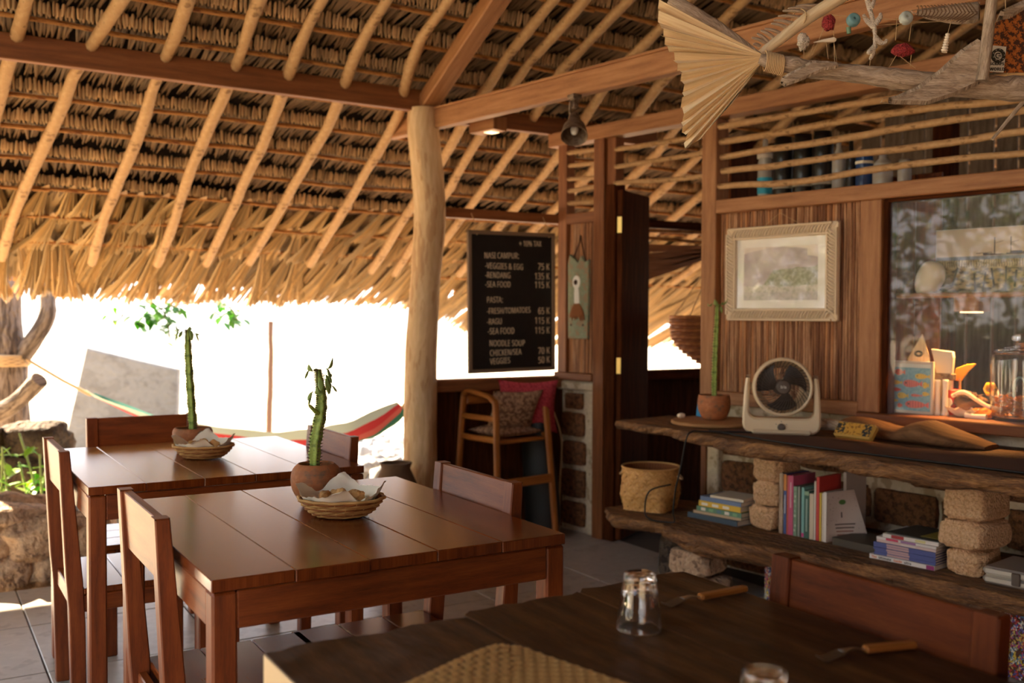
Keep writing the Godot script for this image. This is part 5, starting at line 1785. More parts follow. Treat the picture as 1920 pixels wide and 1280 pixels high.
func make_fan() -> void:
	var o := thing("desk_fan", "cream table fan with a dark spiral grille standing on the upper shelf", "fan", at_wall(1.375, 0.7695, 0.345), -45)
	# base and cradle: one outline with rounded corners
	var W := 0.165
	var arc := func(cx: float, cy: float, r: float, a0: float, a1: float, n: int) -> Array:
		var q := []
		for i in n + 1:
			var a := deg_to_rad(lerpf(a0, a1, float(i) / n))
			q.append(Vector2(cx + cos(a) * r, cy + sin(a) * r))
		return q
	var pts := []
	pts += arc.call(-W + 0.045, 0.045, 0.045, 180, 270, 8)
	pts += arc.call(W - 0.045, 0.045, 0.045, 270, 360, 8)
	pts += [Vector2(W, 0.09), Vector2(W - 0.006, 0.19), Vector2(W - 0.014, 0.252), Vector2(W - 0.03, 0.255), Vector2(W - 0.028, 0.12)]
	pts += arc.call(W - 0.06, 0.102, 0.032, 0, -90, 6)
	pts += arc.call(-W + 0.06, 0.102, 0.032, 270, 180, 6)
	pts += [Vector2(-W + 0.028, 0.12), Vector2(-W + 0.03, 0.255), Vector2(-W + 0.014, 0.252), Vector2(-W + 0.006, 0.19), Vector2(-W, 0.09)]
	var b := mb()
	b.prism(pts, -0.045, 0.045, 0.008)
	var cradle := put(b, "cradle_base", M.cream, o)
	b = mb()
	b.box(Vector3(0.25, 0.02, 0.15), Vector3(0, 0.011, -0.01), 0.008)
	put(b, "foot_plate", M.cream, o)
	b = mb()
	b.xf = Transform3D(Basis(Vector3.RIGHT, PI / 2), Vector3(0, 0.032, 0.044))
	b.lathe([Vector2(0, 0.014), Vector2(0.012, 0.014), Vector2(0.0155, 0.012), Vector2(0.0165, 0.0)], 24)
	put(b, "knob", M.grille, cradle)
	for k in 5:
		b = mb()
		var a := deg_to_rad(-30 + k * 60)
		b.box(Vector3(0.005, 0.0025, 0.0006), Vector3(cos(a) * 0.025, 0.032 + sin(a) * 0.025, 0.0452), 0.0)
		put(b, "dial_mark", M.charcoal, cradle)
	# head
	var hd := Transform3D(Basis(Vector3.UP, 0.1) * Basis(Vector3.RIGHT, PI / 2 - 0.06), Vector3(0.0, 0.205, 0.01))
	b = mb()
	b.xf = hd
	b.lathe([Vector2(0.113, 0.05), Vector2(0.118, 0.056), Vector2(0.124, 0.054), Vector2(0.128, 0.045), Vector2(0.1285, 0.02), Vector2(0.125, -0.02), Vector2(0.108, -0.055), Vector2(0.09, -0.07), Vector2(0.084, -0.068), Vector2(0.1, -0.05), Vector2(0.116, -0.015), Vector2(0.118, 0.03), Vector2(0.113, 0.05)], 56)
	var ring := put(b, "housing_ring", M.cream, o)
	for s in [-1.0, 1.0]:
		b = mb()
		b.xf = Transform3D(Basis(Vector3.BACK, PI / 2), Vector3(s * 0.132, 0.205, 0.005))
		b.lathe([Vector2(0, -0.012), Vector2(0.016, -0.012), Vector2(0.016, 0.012), Vector2(0, 0.012)], 16)
		put(b, "pivot", M.cream, o)
	for k in 42:
		b = mb()
		b.xf = hd * Transform3D(Basis(Vector3.UP, TAU * k / 42.0), Vector3.ZERO)
		var path := []
		for i in 9:
			var t := i / 8.0
			var r := lerpf(0.03, 0.116, t)
			var a := 0.85 * t * (1.0 - 0.25 * t)
			path.append(Vector3(cos(a) * r, 0.064 - 0.016 * t * t, sin(a) * r))
		b.tube(path, 0.0015, 5, false)
		put(b, "grille_rib", M.grille, ring)
	for r in [0.06, 0.09]:
		b = mb()
		b.xf = hd
		var path := []
		for i in 41: path.append(Vector3(cos(TAU * i / 40.0) * r, 0.0565 - (r - 0.06) * 0.15, sin(TAU * i / 40.0) * r))
		b.tube(path, 0.001, 4, false)
		put(b, "grille_ring", M.grille, ring)
	b = mb()
	b.xf = hd
	b.lathe([Vector2(0, 0.07), Vector2(0.026, 0.07), Vector2(0.031, 0.067), Vector2(0.033, 0.06), Vector2(0.03, 0.056), Vector2(0, 0.056)], 32)
	var badge := put(b, "hub_badge", M.grille, ring)
	lettering("Iris", 0.016, M.dusty, badge, hd * Transform3D(Basis(Vector3.RIGHT, -PI / 2), Vector3(-0.0135, 0.0705, 0.0)), true, false, true, "badge_lettering")
	for k in 3:
		b = mb()
		b.xf = hd * Transform3D(Basis(Vector3.UP, TAU * k / 3.0 + 0.9), Vector3.ZERO)
		var rows := []
		for i in 8:
			var t := i / 7.0
			var r := lerpf(0.025, 0.104, t)
			var row := []
			for j in 6:
				var a := (j / 5.0 - 0.5) * lerpf(1.0, 1.45, t) + t * 0.4
				row.append(Vector3(cos(a) * r, (j / 5.0 - 0.5) * 0.035 + 0.012, sin(a) * r))
			rows.append(row)
		b.grid(rows, false, false, Vector2.ONE, false)
		put(b, "blade", M.charcoal, o)
	b = mb()
	b.xf = hd
	b.lathe([Vector2(0, 0.03), Vector2(0.028, 0.03), Vector2(0.03, 0.0), Vector2(0.034, -0.05), Vector2(0, -0.06)], 20)
	put(b, "motor", M.charcoal, o)
	for k in 14:
		b = mb()
		b.xf = hd * Transform3D(Basis(Vector3.UP, TAU * k / 14.0), Vector3.ZERO)
		b.tube([Vector3(0.03, -0.06, 0), Vector3(0.07, -0.067, 0.02), Vector3(0.09, -0.066, 0.035)], 0.002, 5, false)
		put(b, "rear_rib", M.cream, o)

# ---------------------------------------------------------------- the display behind the window
func make_window_display() -> void:
	var o := thing("display_counter", "warmly lit timber counter inside the window holding the shells and jar", "counter", WALL_O, WALL_TURN)
	wbox(o, "board", M.beam, 1.6, 3.3, 0.825, 0.856, -0.5, -0.07)
	o = thing("display_shelf", "narrow timber shelf halfway up inside the window carrying the ship picture", "shelf", WALL_O, WALL_TURN)
	wbox(o, "board", M.beam, 1.5, 3.3, 1.37, 1.388, -0.36, -0.12)
	o = wall_root("wall_display", "reddish boards and posts closing the display room on its left side", "wall")
	for k in 3: wbox(o, "board", M.red, 1.34 + k * 0.125, 1.463 + k * 0.125, 0.9, 1.95, -0.42, -0.40)
	for k in 3: wbox(o, "plank", M.red, 1.36 + k * 0.09, 1.44 + k * 0.09, 0.0, 1.36, -0.62, -0.60)
	wbox(o, "post", M.dark, 1.60, 1.69, 0.0, 2.2, -0.62, -0.53)
	# fence and garden beyond
	o = thing("plank_fence", "weathered grey plank fence with bright gaps seen through the display window", "fence", WALL_O, WALL_TURN)
	var u := 0.25
	while u < 5.6:
		var w := rr(0.10, 0.15)
		wbox(o, "plank", M.fence, u, u + w, 0.0, minf(roof_y(6.0, -4.9 + 0.987 * u), 3.9) - rr(0.05, 0.15), -2.24, -2.22)
		u += w + rr(0.008, 0.03)
	for y in [0.5, 1.9]: wbox(o, "rail", M.fence, 0.25, 5.6, y, y + 0.06, -2.28, -2.245)
	o = thing("potted_tree", "small dark-stemmed tree in a black pot behind the display window", "plant", at_wall(2.36, 0, -1.0))
	var b := mb()
	b.lathe([Vector2(0, 0.58), Vector2(0.09, 0.58), Vector2(0.12, 0.82), Vector2(0.13, 0.82), Vector2(0.13, 0.84), Vector2(0.11, 0.84), Vector2(0.105, 0.80), Vector2(0, 0.79)], 24)
	put(b, "pot", M.black, o)
	b = mb()
	stick(b, Vector3(0, 0.78, 0), Vector3(0.02, 1.55, 0.02), 0.014, 0.009, 0.03, 10, 7)
	put(b, "stem", M.bark, o)
	leaves(o, 46, Vector3(0.02, 1.42, 0.02), Vector3(0.34, 0.2, 0.34), 0.1, Color(0.16, 0.36, 0.04))
	o = thing("plant_stand", "black stand under the potted tree behind the display window", "stand", at_wall(2.36, 0, -1.0))
	b = mb()
	b.box(Vector3(0.3, 0.03, 0.3), Vector3(0, 0.565, 0), 0.004)
	for s in [[-1, -1], [1, -1], [1, 1], [-1, 1]]: b.box(Vector3(0.03, 0.55, 0.03), Vector3(s[0] * 0.13, 0.275, s[1] * 0.13), 0.003)
	put(b, "frame", M.black, o)
	# ship photograph
	o = thing("ship_picture", "long unframed photograph of a two-masted ship at sea behind sticks on a shore", "picture", at_wall(0, 0, 0), WALL_TURN)
	var tx := tex_from(func(px: int, py: int):
		var x := px / 384.0
		var y := py / 192.0
		var n := NB[(py * 2 & 511) * 512 + (px & 511)] / 255.0
		var c := Color8(206, 178, 148).lerp(Color8(226, 200, 170), y * 1.6)
		if y > 0.43: c = Color8(128, 128, 136)
		if y > 0.485: c = Color8(206, 178, 128).lerp(Color8(160, 132, 84), clampf((n - 0.4) * 4.0, 0, 1))
		if y > 0.62: c = Color8(190, 160, 104).lerp(Color8(92, 74, 46), clampf((n - 0.42) * 3.5, 0, 1))
		if y > 0.46 and y < 0.6 and fmod(x * 57.0 + n * 0.8, 1.0) < 0.22 and y > 0.47 + 0.04 * fmod(x * 23.7, 1.0): c = Color8(84, 66, 44)
		for s in [[0.16, 0.12, 0.6, 0.9], [0.36, 0.34, 0.68, 0.98], [0.4, 0.42, 0.62, 0.9], [0.5, 0.5, 0.6, 0.98], [0.64, 0.67, 0.62, 1.0], [0.9, 0.82, 0.6, 1.0], [0.28, 0.29, 0.7, 0.98], [0.57, 0.56, 0.66, 0.92]]:
			if y > s[2] and y < s[3] and absf(x - lerpf(s[0], s[1], (y - s[2]) / (s[3] - s[2]))) < 0.007: c = Color8(60, 44, 30)
		# hull, cabin, masts and rigging of the ship
		var k := (x - 0.5) / 0.16
		if absf(k) < 1.0 and y < 0.425 and y > 0.395 - 0.03 * k * k + (0.012 if k < 0 else 0.0): c = Color8(84, 62, 58)
		if absf(x - 0.565) < 0.04 and y > 0.365 and y < 0.4: c = Color8(96, 92, 112)
		for m in [0.42, 0.53]:
			if absf(x - m) < 0.0035 and y > 0.15 and y < 0.4: c = Color8(76, 56, 52)
			if absf((x - m) * 0.55 + (y - 0.24)) < 0.004 and x > m and x < m + 0.055: c = Color8(140, 112, 98)
		if absf(y - 0.385 + (x - 0.33) * 0.12) < 0.005 and x > 0.29 and x < 0.4: c = Color8(110, 84, 76)
		return c, 384, 192)
	b = mb()
	b.box(Vector3(0.62, 0.283, 0.012), Vector3(2.05, 1.531, -0.307), 0.001)
	put(b, "panel", M.white, o)
	put(print_quad(0.616, 0.279), "photograph", flat_print(tx, 0.5), o, Transform3D(Basis.IDENTITY, Vector3(1.742, 1.392, -0.3)))
	# pale helmet-like shell
	o = thing("baler_shell", "large smooth cream shell like a helmet on the display shelf", "shell", at_wall(1.735, 1.388, -0.2), WALL_TURN)
	b = mb()
	var rows := []
	for i in 17:
		var t := i / 16.0
		var row := []
		for j in 26:
			var a := TAU * j / 26.0
			var r := sin(PI * (0.06 + 0.88 * t)) * lerpf(0.9, 1.06, t)
			row.append(Vector3(-0.01 + cos(a) * r * 0.062 + 0.016 * t, 0.078 - cos(PI * t) * 0.078, sin(a) * r * 0.055) + Vector3(0.012 * sin(t * 3.0), 0, 0))
		rows.append(row)
	b.grid(rows, true, true)
	put(b, "dome", M.egg, o, Transform3D(Basis(Vector3.BACK, -0.28), Vector3(0.0, -0.008, 0)))
	b = mb()
	for k in 26:
		var a := rr(1.6, 4.4)
		var p := Vector3(cos(a) * 0.055 - 0.01, 0.05 + rr(-0.03, 0.05), rr(-0.02, 0.045))
		b.tube([p, p + Vector3(-rr(0.01, 0.03), rr(-0.02, 0.02), rr(-0.01, 0.01))], [0.0015, 0.0005], 4, false)
	put(b, "fringe", M.wicker, o).set_meta("kind", "stuff")
	# fish print
	o = thing("fish_poster", "small framed print of red and yellow fish on blue at the left of the window", "picture", at_wall(1.727, 0.858, -0.115), WALL_TURN)
	tx = tex_from(func(px: int, py: int):
		var x := px / 160.0
		var y := py / 180.0
		var n := NB[(py * 2 & 511) * 512 + (px * 2 & 511)] / 255.0
		var c := Color8(150, 196, 206).lerp(Color8(96, 158, 182), n)
		if y < 0.1: c = Color8(214, 222, 214)
		for f in [[0.22, 0.2, 0.12, 0.07, 0], [0.76, 0.27, 0.17, 0.06, 1], [0.52, 0.43, 0.22, 0.085, 2], [0.15, 0.42, 0.12, 0.05, 1], [0.16, 0.57, 0.09, 0.045, 0], [0.3, 0.69, 0.13, 0.07, 1], [0.63, 0.67, 0.13, 0.03, 2], [0.86, 0.45, 0.07, 0.07, 1], [0.62, 0.86, 0.27, 0.085, 2], [0.24, 0.9, 0.06, 0.05, 0], [0.86, 0.63, 0.08, 0.05, 1], [0.1, 0.8, 0.08, 0.04, 1]]:
			var dx: float = (x - f[0]) / f[2]
			var dy: float = (y - f[1]) / f[3]
			var tail := dx > 0.75 and dx < 1.2 and absf(dy) < (dx - 0.7) * 1.5
			if dx * dx + dy * dy * maxf(1.0 + dx * 0.5, 0.5) < 0.8 or tail:
				c = [Color8(226, 92, 70), Color8(226, 196, 84), Color8(222, 116, 110)][f[4]]
				if fmod((dx + 2.0) * 4.0, 1.0) < 0.3: c = c.darkened(0.18)
				if absf(dx + 0.6) < 0.07 and absf(dy + 0.1) < 0.2: c = Color8(40, 50, 60)
		return c, 160, 180)
	for q in [[0.212, 0.012, 0.0, 0.225], [0.212, 0.012, 0.0, 0.006], [0.012, 0.231, -0.1, 0.1155], [0.012, 0.231, 0.1, 0.1155]]:
		b = mb()
		b.box(Vector3(q[0], q[1], 0.016), Vector3(q[2], q[3], 0), 0.002)
		put(b, "frame_bar", M.dusty, o)
	put(print_quad(0.19, 0.212), "print", flat_print(tx), o, Transform3D(Basis.IDENTITY, Vector3(-0.095, 0.011, 0.001)))
	b = mb()
	b.box(Vector3(0.2, 0.22, 0.003), Vector3(0, 0.115, -0.005), 0.0)
	put(b, "backing", M.white, o)
	# pointed card, pale vase, pillars
	o = thing("pointed_card", "pointed tan card with a dark emblem standing behind the fish print", "card", at_wall(1.735, 0.858, -0.17), WALL_TURN)
	b = mb()
	b.prism([Vector2(-0.05, 0), Vector2(0.052, 0), Vector2(0.052, 0.24), Vector2(0.015, 0.35), Vector2(-0.05, 0.24)], -0.002, 0.002)
	put(b, "card", M.palm_fan, o)
	b = mb()
	for r in [0.018, 0.012]:
		var ring := []
		for i in 25: ring.append(Vector3(cos(TAU * i / 24.0) * r, 0.262 + sin(TAU * i / 24.0) * r * 0.7, 0.0025))
		b.tube(ring, 0.002, 4, false)
	put(b, "emblem", M.charcoal, o)
	o = thing("pale_holder", "pale flared paper holder with a dark band behind the two white pillars", "holder", at_wall(1.84, 0.858, -0.19), WALL_TURN)
	b = mb()
	b.prism([Vector2(-0.03, 0), Vector2(0.035, 0), Vector2(0.04, 0.18), Vector2(0.045, 0.25), Vector2(0.04, 0.275), Vector2(-0.055, 0.285), Vector2(-0.045, 0.25), Vector2(-0.03, 0.18)], -0.012, 0.012, 0.003)
	put(b, "sheet", M.dusty, o)
	b = mb()
	b.box(Vector3(0.085, 0.03, 0.04), Vector3(0.005, 0.165, 0), 0.004)
	put(b, "band", M.lampmetal, o)
	for k in 2:
		o = thing("white_pillar", ["left one of the two slim white pillars beside the fish print", "right one of the two slim white pillars beside the fish print"][k], "ornament", at_wall(1.835 + k * 0.035, 0.857, -0.145), WALL_TURN, "slim white pillars")
		b = mb()
		b.lathe([Vector2(0, 0), Vector2(0.016, 0), Vector2(0.015, 0.012), Vector2(0.0115, 0.02), Vector2(0.0105, 0.12), Vector2(0.012, 0.145), Vector2(0.012, 0.155), Vector2(0, 0.155)], 18)
		put(b, "column", M.white, o)
	o = thing("red_tin", "small red tin with a pale disc between the white pillars", "tin", at_wall(1.862, 0.857, -0.21), WALL_TURN)
	b = mb()
	b.lathe([Vector2(0, 0), Vector2(0.035, 0), Vector2(0.036, 0.004), Vector2(0.036, 0.105), Vector2(0.034, 0.11), Vector2(0, 0.11)], 24)
	put(b, "can", M.red_paint, o)
	b = mb()
	b.xf = Transform3D(Basis(Vector3.RIGHT, PI / 2), Vector3(0.004, 0.055, 0.034))
	b.lathe([Vector2(0, 0.004), Vector2(0.02, 0.003), Vector2(0.021, 0.0), Vector2(0, -0.002)], 20)
	put(b, "disc", M.white, o)
	o = thing("yellow_leaf_vase", "yellow leaf-shaped ornament above the red tin in the window", "ornament", at_wall(1.885, 0.857, -0.25), WALL_TURN)
	b = mb()
	b.tube([Vector3(0, 0, 0), Vector3(0, 0.16, 0)], 0.006, 8)
	put(b, "stem", M.brass, o)
	b = mb()
	b.prism([Vector2(-0.03, 0.15), Vector2(0.005, 0.145), Vector2(0.035, 0.19), Vector2(0.07, 0.225), Vector2(0.03, 0.222), Vector2(-0.02, 0.2)], -0.004, 0.004, 0.002)
	put(b, "leaf", M.gold_plastic, o)
	o = thing("dried_root", "dark tangled dried root ball with a pale twist lying on the lit counter", "ornament", at_wall(1.95, 0.857, -0.2), WALL_TURN)
	b = mb()
	rock(b, Vector3(0, 0.052, 0), Vector3(0.13, 0.095, 0.1), 0.95, 0.3, 7.0, 14, 20)
	put(b, "ball", M.brown_root, o)
	b = mb()
	for k in 60:
		var a := rr(0, TAU)
		var e := rr(-0.3, 1.3)
		var p := Vector3(cos(a) * cos(e) * 0.058, 0.052 + sin(e) * 0.042, sin(a) * cos(e) * 0.045)
		b.tube(smooth_path([p, p + Vector3(rr(-0.02, 0.02), rr(0, 0.015), rr(-0.02, 0.02)), p + Vector3(rr(-0.03, 0.03), rr(-0.01, 0.02), rr(-0.03, 0.03))], 3), 0.002, 4, false)
	put(b, "fibres", M.brown_root, o).set_meta("kind", "stuff")
	b = mb()
	b.tube(smooth_path([Vector3(-0.06, 0.085, 0.03), Vector3(-0.01, 0.105, 0.035), Vector3(0.05, 0.075, 0.04), Vector3(0.1, 0.05, 0.04), Vector3(0.15, 0.045, 0.03)], 5), 0.009, 8)
	put(b, "pale_twist", M.shell, o)
	o = thing("gold_ring", "shiny yellow six-sided ring lying on the root ball in the window", "ornament", at_wall(2.02, 0.945, -0.24), WALL_TURN)
	b = mb()
	var ring := []
	for i in 7: ring.append(Vector3(cos(TAU * i / 6.0) * 0.024, 0.03 + sin(TAU * i / 6.0) * 0.022, 0.012 * cos(TAU * i / 6.0)))
	b.tube(ring, 0.011, 8, false)
	put(b, "ring", M.gold_plastic, o)
	o = thing("clam_shell", "pale open clam shell lying in front of the root ball", "shell", at_wall(1.955, 0.857, -0.125), WALL_TURN)
	b = mb()
	rows = []
	for i in 10:
		var t := i / 9.0
		var row := []
		for j in 40:
			var a := TAU * j / 40.0
			var r := 0.055 * t * (1.0 + 0.09 * t * sin(a * 9.0))
			row.append(Vector3(cos(a) * r * 1.25, 0.004 + 0.034 * t * t + 0.005 * t * sin(a * 9.0 + 1.0), sin(a) * r * 0.7))
		rows.append(row)
	b.grid(rows, true, false)
	put(b, "valve", M.shell, o)
	o = thing("white_coral", "small branching white coral standing beside the glass jar", "coral", at_wall(2.05, 0.857, -0.26), WALL_TURN)
	b = mb()
	for k in 9:
		var a := TAU * k / 9.0
		var tip := Vector3(cos(a) * rr(0.02, 0.06), rr(0.07, 0.12), sin(a) * 0.03)
		b.tube(smooth_path([Vector3(0, 0, 0), tip * 0.5 + Vector3(0, 0.015, 0), tip], 4), [0.012, 0.011, 0.010, 0.009, 0.008, 0.007, 0.006, 0.005, 0.003], 7)
	put(b, "branches", M.coral_white, o)
	o = thing("yellow_sponge", "crumbly orange-yellow sponge lying in front of the white coral", "ornament", at_wall(2.025, 0.857, -0.15), WALL_TURN)
	b = mb()
	rock(b, Vector3(0, 0.022, 0), Vector3(0.10, 0.046, 0.06), 0.9, 0.25, 12.0, 12, 18)
	put(b, "lump", M.orange_fluff, o)
	o = thing("bone_piece", "short white bone-like piece lying before the glass jar", "ornament", at_wall(2.02, 0.857, -0.095), WALL_TURN)
	b = mb()
	b.tube(smooth_path([Vector3(-0.035, 0.014, 0), Vector3(0, 0.012, 0.004), Vector3(0.05, 0.012, 0)], 4), [0.014, 0.012, 0.0105, 0.01, 0.01, 0.0105, 0.011, 0.012, 0.013], 10)
	put(b, "bone", M.white, o)
	# glass jar with orange fluff
	o = thing("glass_jar", "wide clear glass jar with a knobbed lid, half cut by the picture's right edge", "jar", at_wall(2.15, 0.856, -0.22), WALL_TURN)
	b = mb()
	b.lathe([Vector2(0, 0), Vector2(0.108, 0), Vector2(0.114, 0.005), Vector2(0.115, 0.02), Vector2(0.115, 0.25), Vector2(0.108, 0.272), Vector2(0.1, 0.278), Vector2(0.097, 0.274), Vector2(0.105, 0.268), Vector2(0.111, 0.248), Vector2(0.111, 0.02), Vector2(0.106, 0.006), Vector2(0, 0.006)], 48)
	put(b, "body", M.glass, o)
	b = mb()
	b.lathe([Vector2(0, 0.279), Vector2(0.104, 0.279), Vector2(0.106, 0.285), Vector2(0.098, 0.296), Vector2(0.03, 0.308), Vector2(0.016, 0.314), Vector2(0.016, 0.325), Vector2(0.034, 0.335), Vector2(0.034, 0.348), Vector2(0.02, 0.358), Vector2(0, 0.36)], 40)
	put(b, "lid", M.glass, o)
	o = thing("orange_fluff", "curly orange shavings filling the bottom of the glass jar", "shavings", at_wall(2.15, 0.863, -0.22), WALL_TURN)
	b = mb()
	for k in 150:
		var a := rr(0, TAU)
		var r := 0.092 * sqrt(rng.randf())
		var p := Vector3(cos(a) * r, rr(0.012, 0.085), sin(a) * r)
		var q := Vector3(rr(-1, 1), rr(-0.4, 1), rr(-1, 1)).normalized() * 0.022
		var s := q.cross(Vector3(0.3, 1, 0.2)).normalized() * 0.014
		b.tube(smooth_path([p - q * 0.4, p + s, p + q * 0.4 - s * 0.4, p - s], 3), 0.0042, 5, false)
	var fl := put(b, "curls", M.orange_fluff, o)
	fl.set_meta("kind", "stuff")
	tag(o, "", "", "", "stuff")
	o = thing("pale_ribbon", "pale blue looped ribbon standing in the orange shavings", "ribbon", at_wall(2.16, 0.95, -0.2), WALL_TURN)
	b = mb()
	for k in 3:
		b.tube(smooth_path([Vector3(-0.03 + k * 0.004, 0, 0.004 * k), Vector3(-0.022, 0.05, 0.006 * k), Vector3(-0.004, 0.085, 0.004 * k), Vector3(0.016, 0.07, -0.003 * k), Vector3(0.024, 0.03, -0.004 * k), Vector3(0.026 + k * 0.004, 0.0, 0)], 5), 0.004, 6)
	put(b, "loops", mat(Color8(170, 216, 224), 0.5), o)
	# the wooden box lamp that lights the counter
	o = thing("box_lamp", "small wooden box lamp glowing under the display shelf inside the window", "lamp", at_wall(1.93, 1.305, -0.25), WALL_TURN)
	b = mb()
	b.box(Vector3(0.11, 0.062, 0.11), Vector3(0, 0.034, 0), 0.003, off())
	put(b, "box", M.beam, o)
	var lm := mat(Color8(255, 236, 206), 0.4)
	lm.emission_enabled = true
	lm.emission = Color8(255, 214, 150)
	lm.emission_energy_multiplier = 0.8
	b = mb()
	b.box(Vector3(0.07, 0.006, 0.07), Vector3(0, 0.0, 0), 0.001)
	put(b, "light_panel", lm, o)
	var l := SpotLight3D.new()
	l.name = "display_light"
	l.spot_angle = 56.0
	l.spot_angle_attenuation = 0.5
	l.spot_range = 12.0
	l.spot_attenuation = 2.0
	l.rotation.x = -PI / 2
	l.light_energy = 0.36
	l.light_color = Color8(255, 184, 104)
	l.light_size = 0.03
	l.shadow_enabled = true
	o.add_child(l, true)
	l.position = Vector3(0, -0.008, 0)

func leaf_shape(L: float, w: float) -> MB:
	var b := mb()
	var rows := []
	for i in 6:
		var t := i / 5.0
		var ww := w * sin(PI * pow(t, 0.8)) * 0.5 + 0.0008
		var y := -0.16 * L * t * t
		rows.append([Vector3(-ww, y + 0.1 * ww, L * t), Vector3(0, y - 0.15 * ww, L * t), Vector3(ww, y + 0.1 * ww, L * t)])
	b.grid(rows, false, false, Vector2.ONE, false)
	return b

# separate leaves on a thing, each a mesh of its own
func leaves(o: Node3D, count: int, centre: Vector3, spread: Vector3, L: float, c: Color) -> void:
	var shapes := []
	for k in 4:
		var b := mb(Color(c.r * rr(0.7, 1.4), c.g * rr(0.75, 1.25), c.b * rr(0.6, 1.3)))
		var s := leaf_shape(L * rr(0.8, 1.2), L * rr(0.36, 0.48))
		for i in s.col.size(): s.col[i] = b.tint
		shapes.append(s.mesh())
	for k in count:
		var d := Vector3(rr(-1, 1), rr(-1, 1), rr(-1, 1))
		if d.length() > 1.0: d = d.normalized() * rr(0.5, 1.0)
		put(shapes[k % 4], "leaf", M.foliage, o, Transform3D(Basis(Vector3.UP, rr(0, TAU)) * Basis(Vector3.RIGHT, rr(-0.3, 0.9)), centre + d * spread))

# ---------------------------------------------------------------- things on and by the wall
func make_wall_things() -> void:
	# carved frame
	var o := thing("picture_frame", "pale carved wooden frame holding a misty landscape watercolour on the reed wall", "picture", at_wall(1.126, 1.49, 0.0), WALL_TURN)
	var W := 0.312
	var H := 0.229
	var fw := 0.06
	var outer := [Vector2(-W, -H), Vector2(W, -H), Vector2(W, H), Vector2(-W, H)]
	var inner := [Vector2(-W + fw, -H + fw), Vector2(W - fw, -H + fw), Vector2(W - fw, H - fw), Vector2(-W + fw, H - fw)]
	for k in 4:
		var b := mb()
		b.prism([outer[k], outer[(k + 1) % 4], inner[(k + 1) % 4], inner[k]], -0.012, 0.008, 0.003)
		put(b, "frame_bar", M.carved, o)
	for k in 4:
		var a: Vector2 = (outer[k] + inner[k]) / 2.0
		var c: Vector2 = (outer[(k + 1) % 4] + inner[(k + 1) % 4]) / 2.0
		var d := (c - a).normalized()
		var nn := Vector2(-d.y, d.x)
		var L := (c - a).length()
		var b := mb()
		var n := int(L / 0.0165)
		for i in range(1, n):
			var p := a + d * (L * i / n)
			var e := (d * 0.55 + nn * 0.85 * (1.0 if k % 2 == 0 else 1.0)).normalized()
			b.tube([Vector3(p.x - e.x * 0.020, p.y - e.y * 0.020, 0.0175), Vector3(p.x, p.y, 0.024), Vector3(p.x + e.x * 0.020, p.y + e.y * 0.020, 0.0175)], [0.0036, 0.0055, 0.0036], 6, true)
		for s in [-0.024, 0.024]:
			var beads := int(L / 0.006)
			b.tube([Vector3(a.x + nn.x * s, a.y + nn.y * s, 0.014), Vector3(c.x + nn.x * s, c.y + nn.y * s, 0.014)], 0.006, 6, true)
		put(b, "rope_carving", M.carved, o)
	var tx := tex_from(func(px: int, py: int):
		var x := px / 256.0
		var y := py / 180.0
		var n := NA[(py & 511) * 512 + (px & 511)] / 255.0
		var f := NB[(py * 2 & 511) * 512 + (px * 2 & 511)] / 255.0
		var c := Color8(226, 212, 198)
		var ridge := 0.02 + 0.1 * absf(x - 0.55) * 2.0 - 0.05 * n + (0.12 if x > 0.86 else 0.0)
		if y > ridge: c = Color8(182, 164, 164).lerp(Color8(214, 200, 196), clampf((n - 0.3) * 1.6, 0, 1))
		if y > 0.46 - 0.08 * x + 0.1 * (n - 0.5) and x > 0.4 - 0.5 * (y - 0.46): c = Color8(146, 144, 118).lerp(Color8(190, 184, 164), clampf((f - 0.3) * 1.6, 0, 1))
		if y > 0.72 + 0.06 * (n - 0.5): c = Color8(212, 202, 190).lerp(Color8(176, 172, 152), clampf((f - 0.45) * 3.0, 0, 1))
		if y > 0.84: c = c.lerp(Color8(190, 178, 178), 0.5)
		return c, 256, 180)
	var b := mb()
	b.box(Vector3(2 * (W - fw) + 0.01, 2 * (H - fw) + 0.01, 0.004), Vector3(0, 0, -0.004), 0.0)
	put(b, "mount", M.white, o)
	put(print_quad(0.414, 0.258), "watercolour", flat_print(tx, 0.7), o, Transform3D(Basis.IDENTITY, Vector3(-0.212, -0.13, -0.0015)))
	b = mb()
	b.box(Vector3(2 * (W - fw), 2 * (H - fw), 0.002), Vector3(0, 0, 0.006), 0.0)
	put(b, "pane", M.pane, o)
	b = mb()
	b.tube([Vector3(-0.1, H, -0.006), Vector3(-0.01, H + 0.06, -0.008)], 0.0012, 5, false)
	b.tube([Vector3(-0.01, H + 0.06, -0.008), Vector3(0.1, H, -0.006)], 0.0012, 5, false)
	put(b, "cord", M.twine, o)
	# painted board with bottle opener shape
	o = thing("opener_board", "weathered green painted driftwood board with a white key-shaped opener hanging on the narrow reed panel", "ornament", at_wall(-0.255, 1.39, -0.012), WALL_TURN)
	b = mb()
	b.prism([Vector2(-0.085, -0.245), Vector2(0.075, -0.245), Vector2(0.083, 0.1), Vector2(0.08, 0.215), Vector2(0.05, 0.2), Vector2(0.02, 0.238), Vector2(-0.005, 0.2), Vector2(-0.04, 0.225), Vector2(-0.075, 0.25), Vector2(-0.09, 0.2)], -0.012, 0.012, 0.003)
	put(b, "board", M.paint_board, o)
	b = mb()
	var op := []
	for i in 15:
		var a := deg_to_rad(-60 + i * 300.0 / 14.0)
		op.append(Vector2(cos(a) * 0.032 - 0.01, 0.085 + sin(a) * 0.04))
	op.append_array([Vector2(-0.028, 0.02), Vector2(-0.026, -0.045), Vector2(0.016, -0.045), Vector2(0.012, 0.02)])
	b.prism(op, 0.0125, 0.019, 0.002)
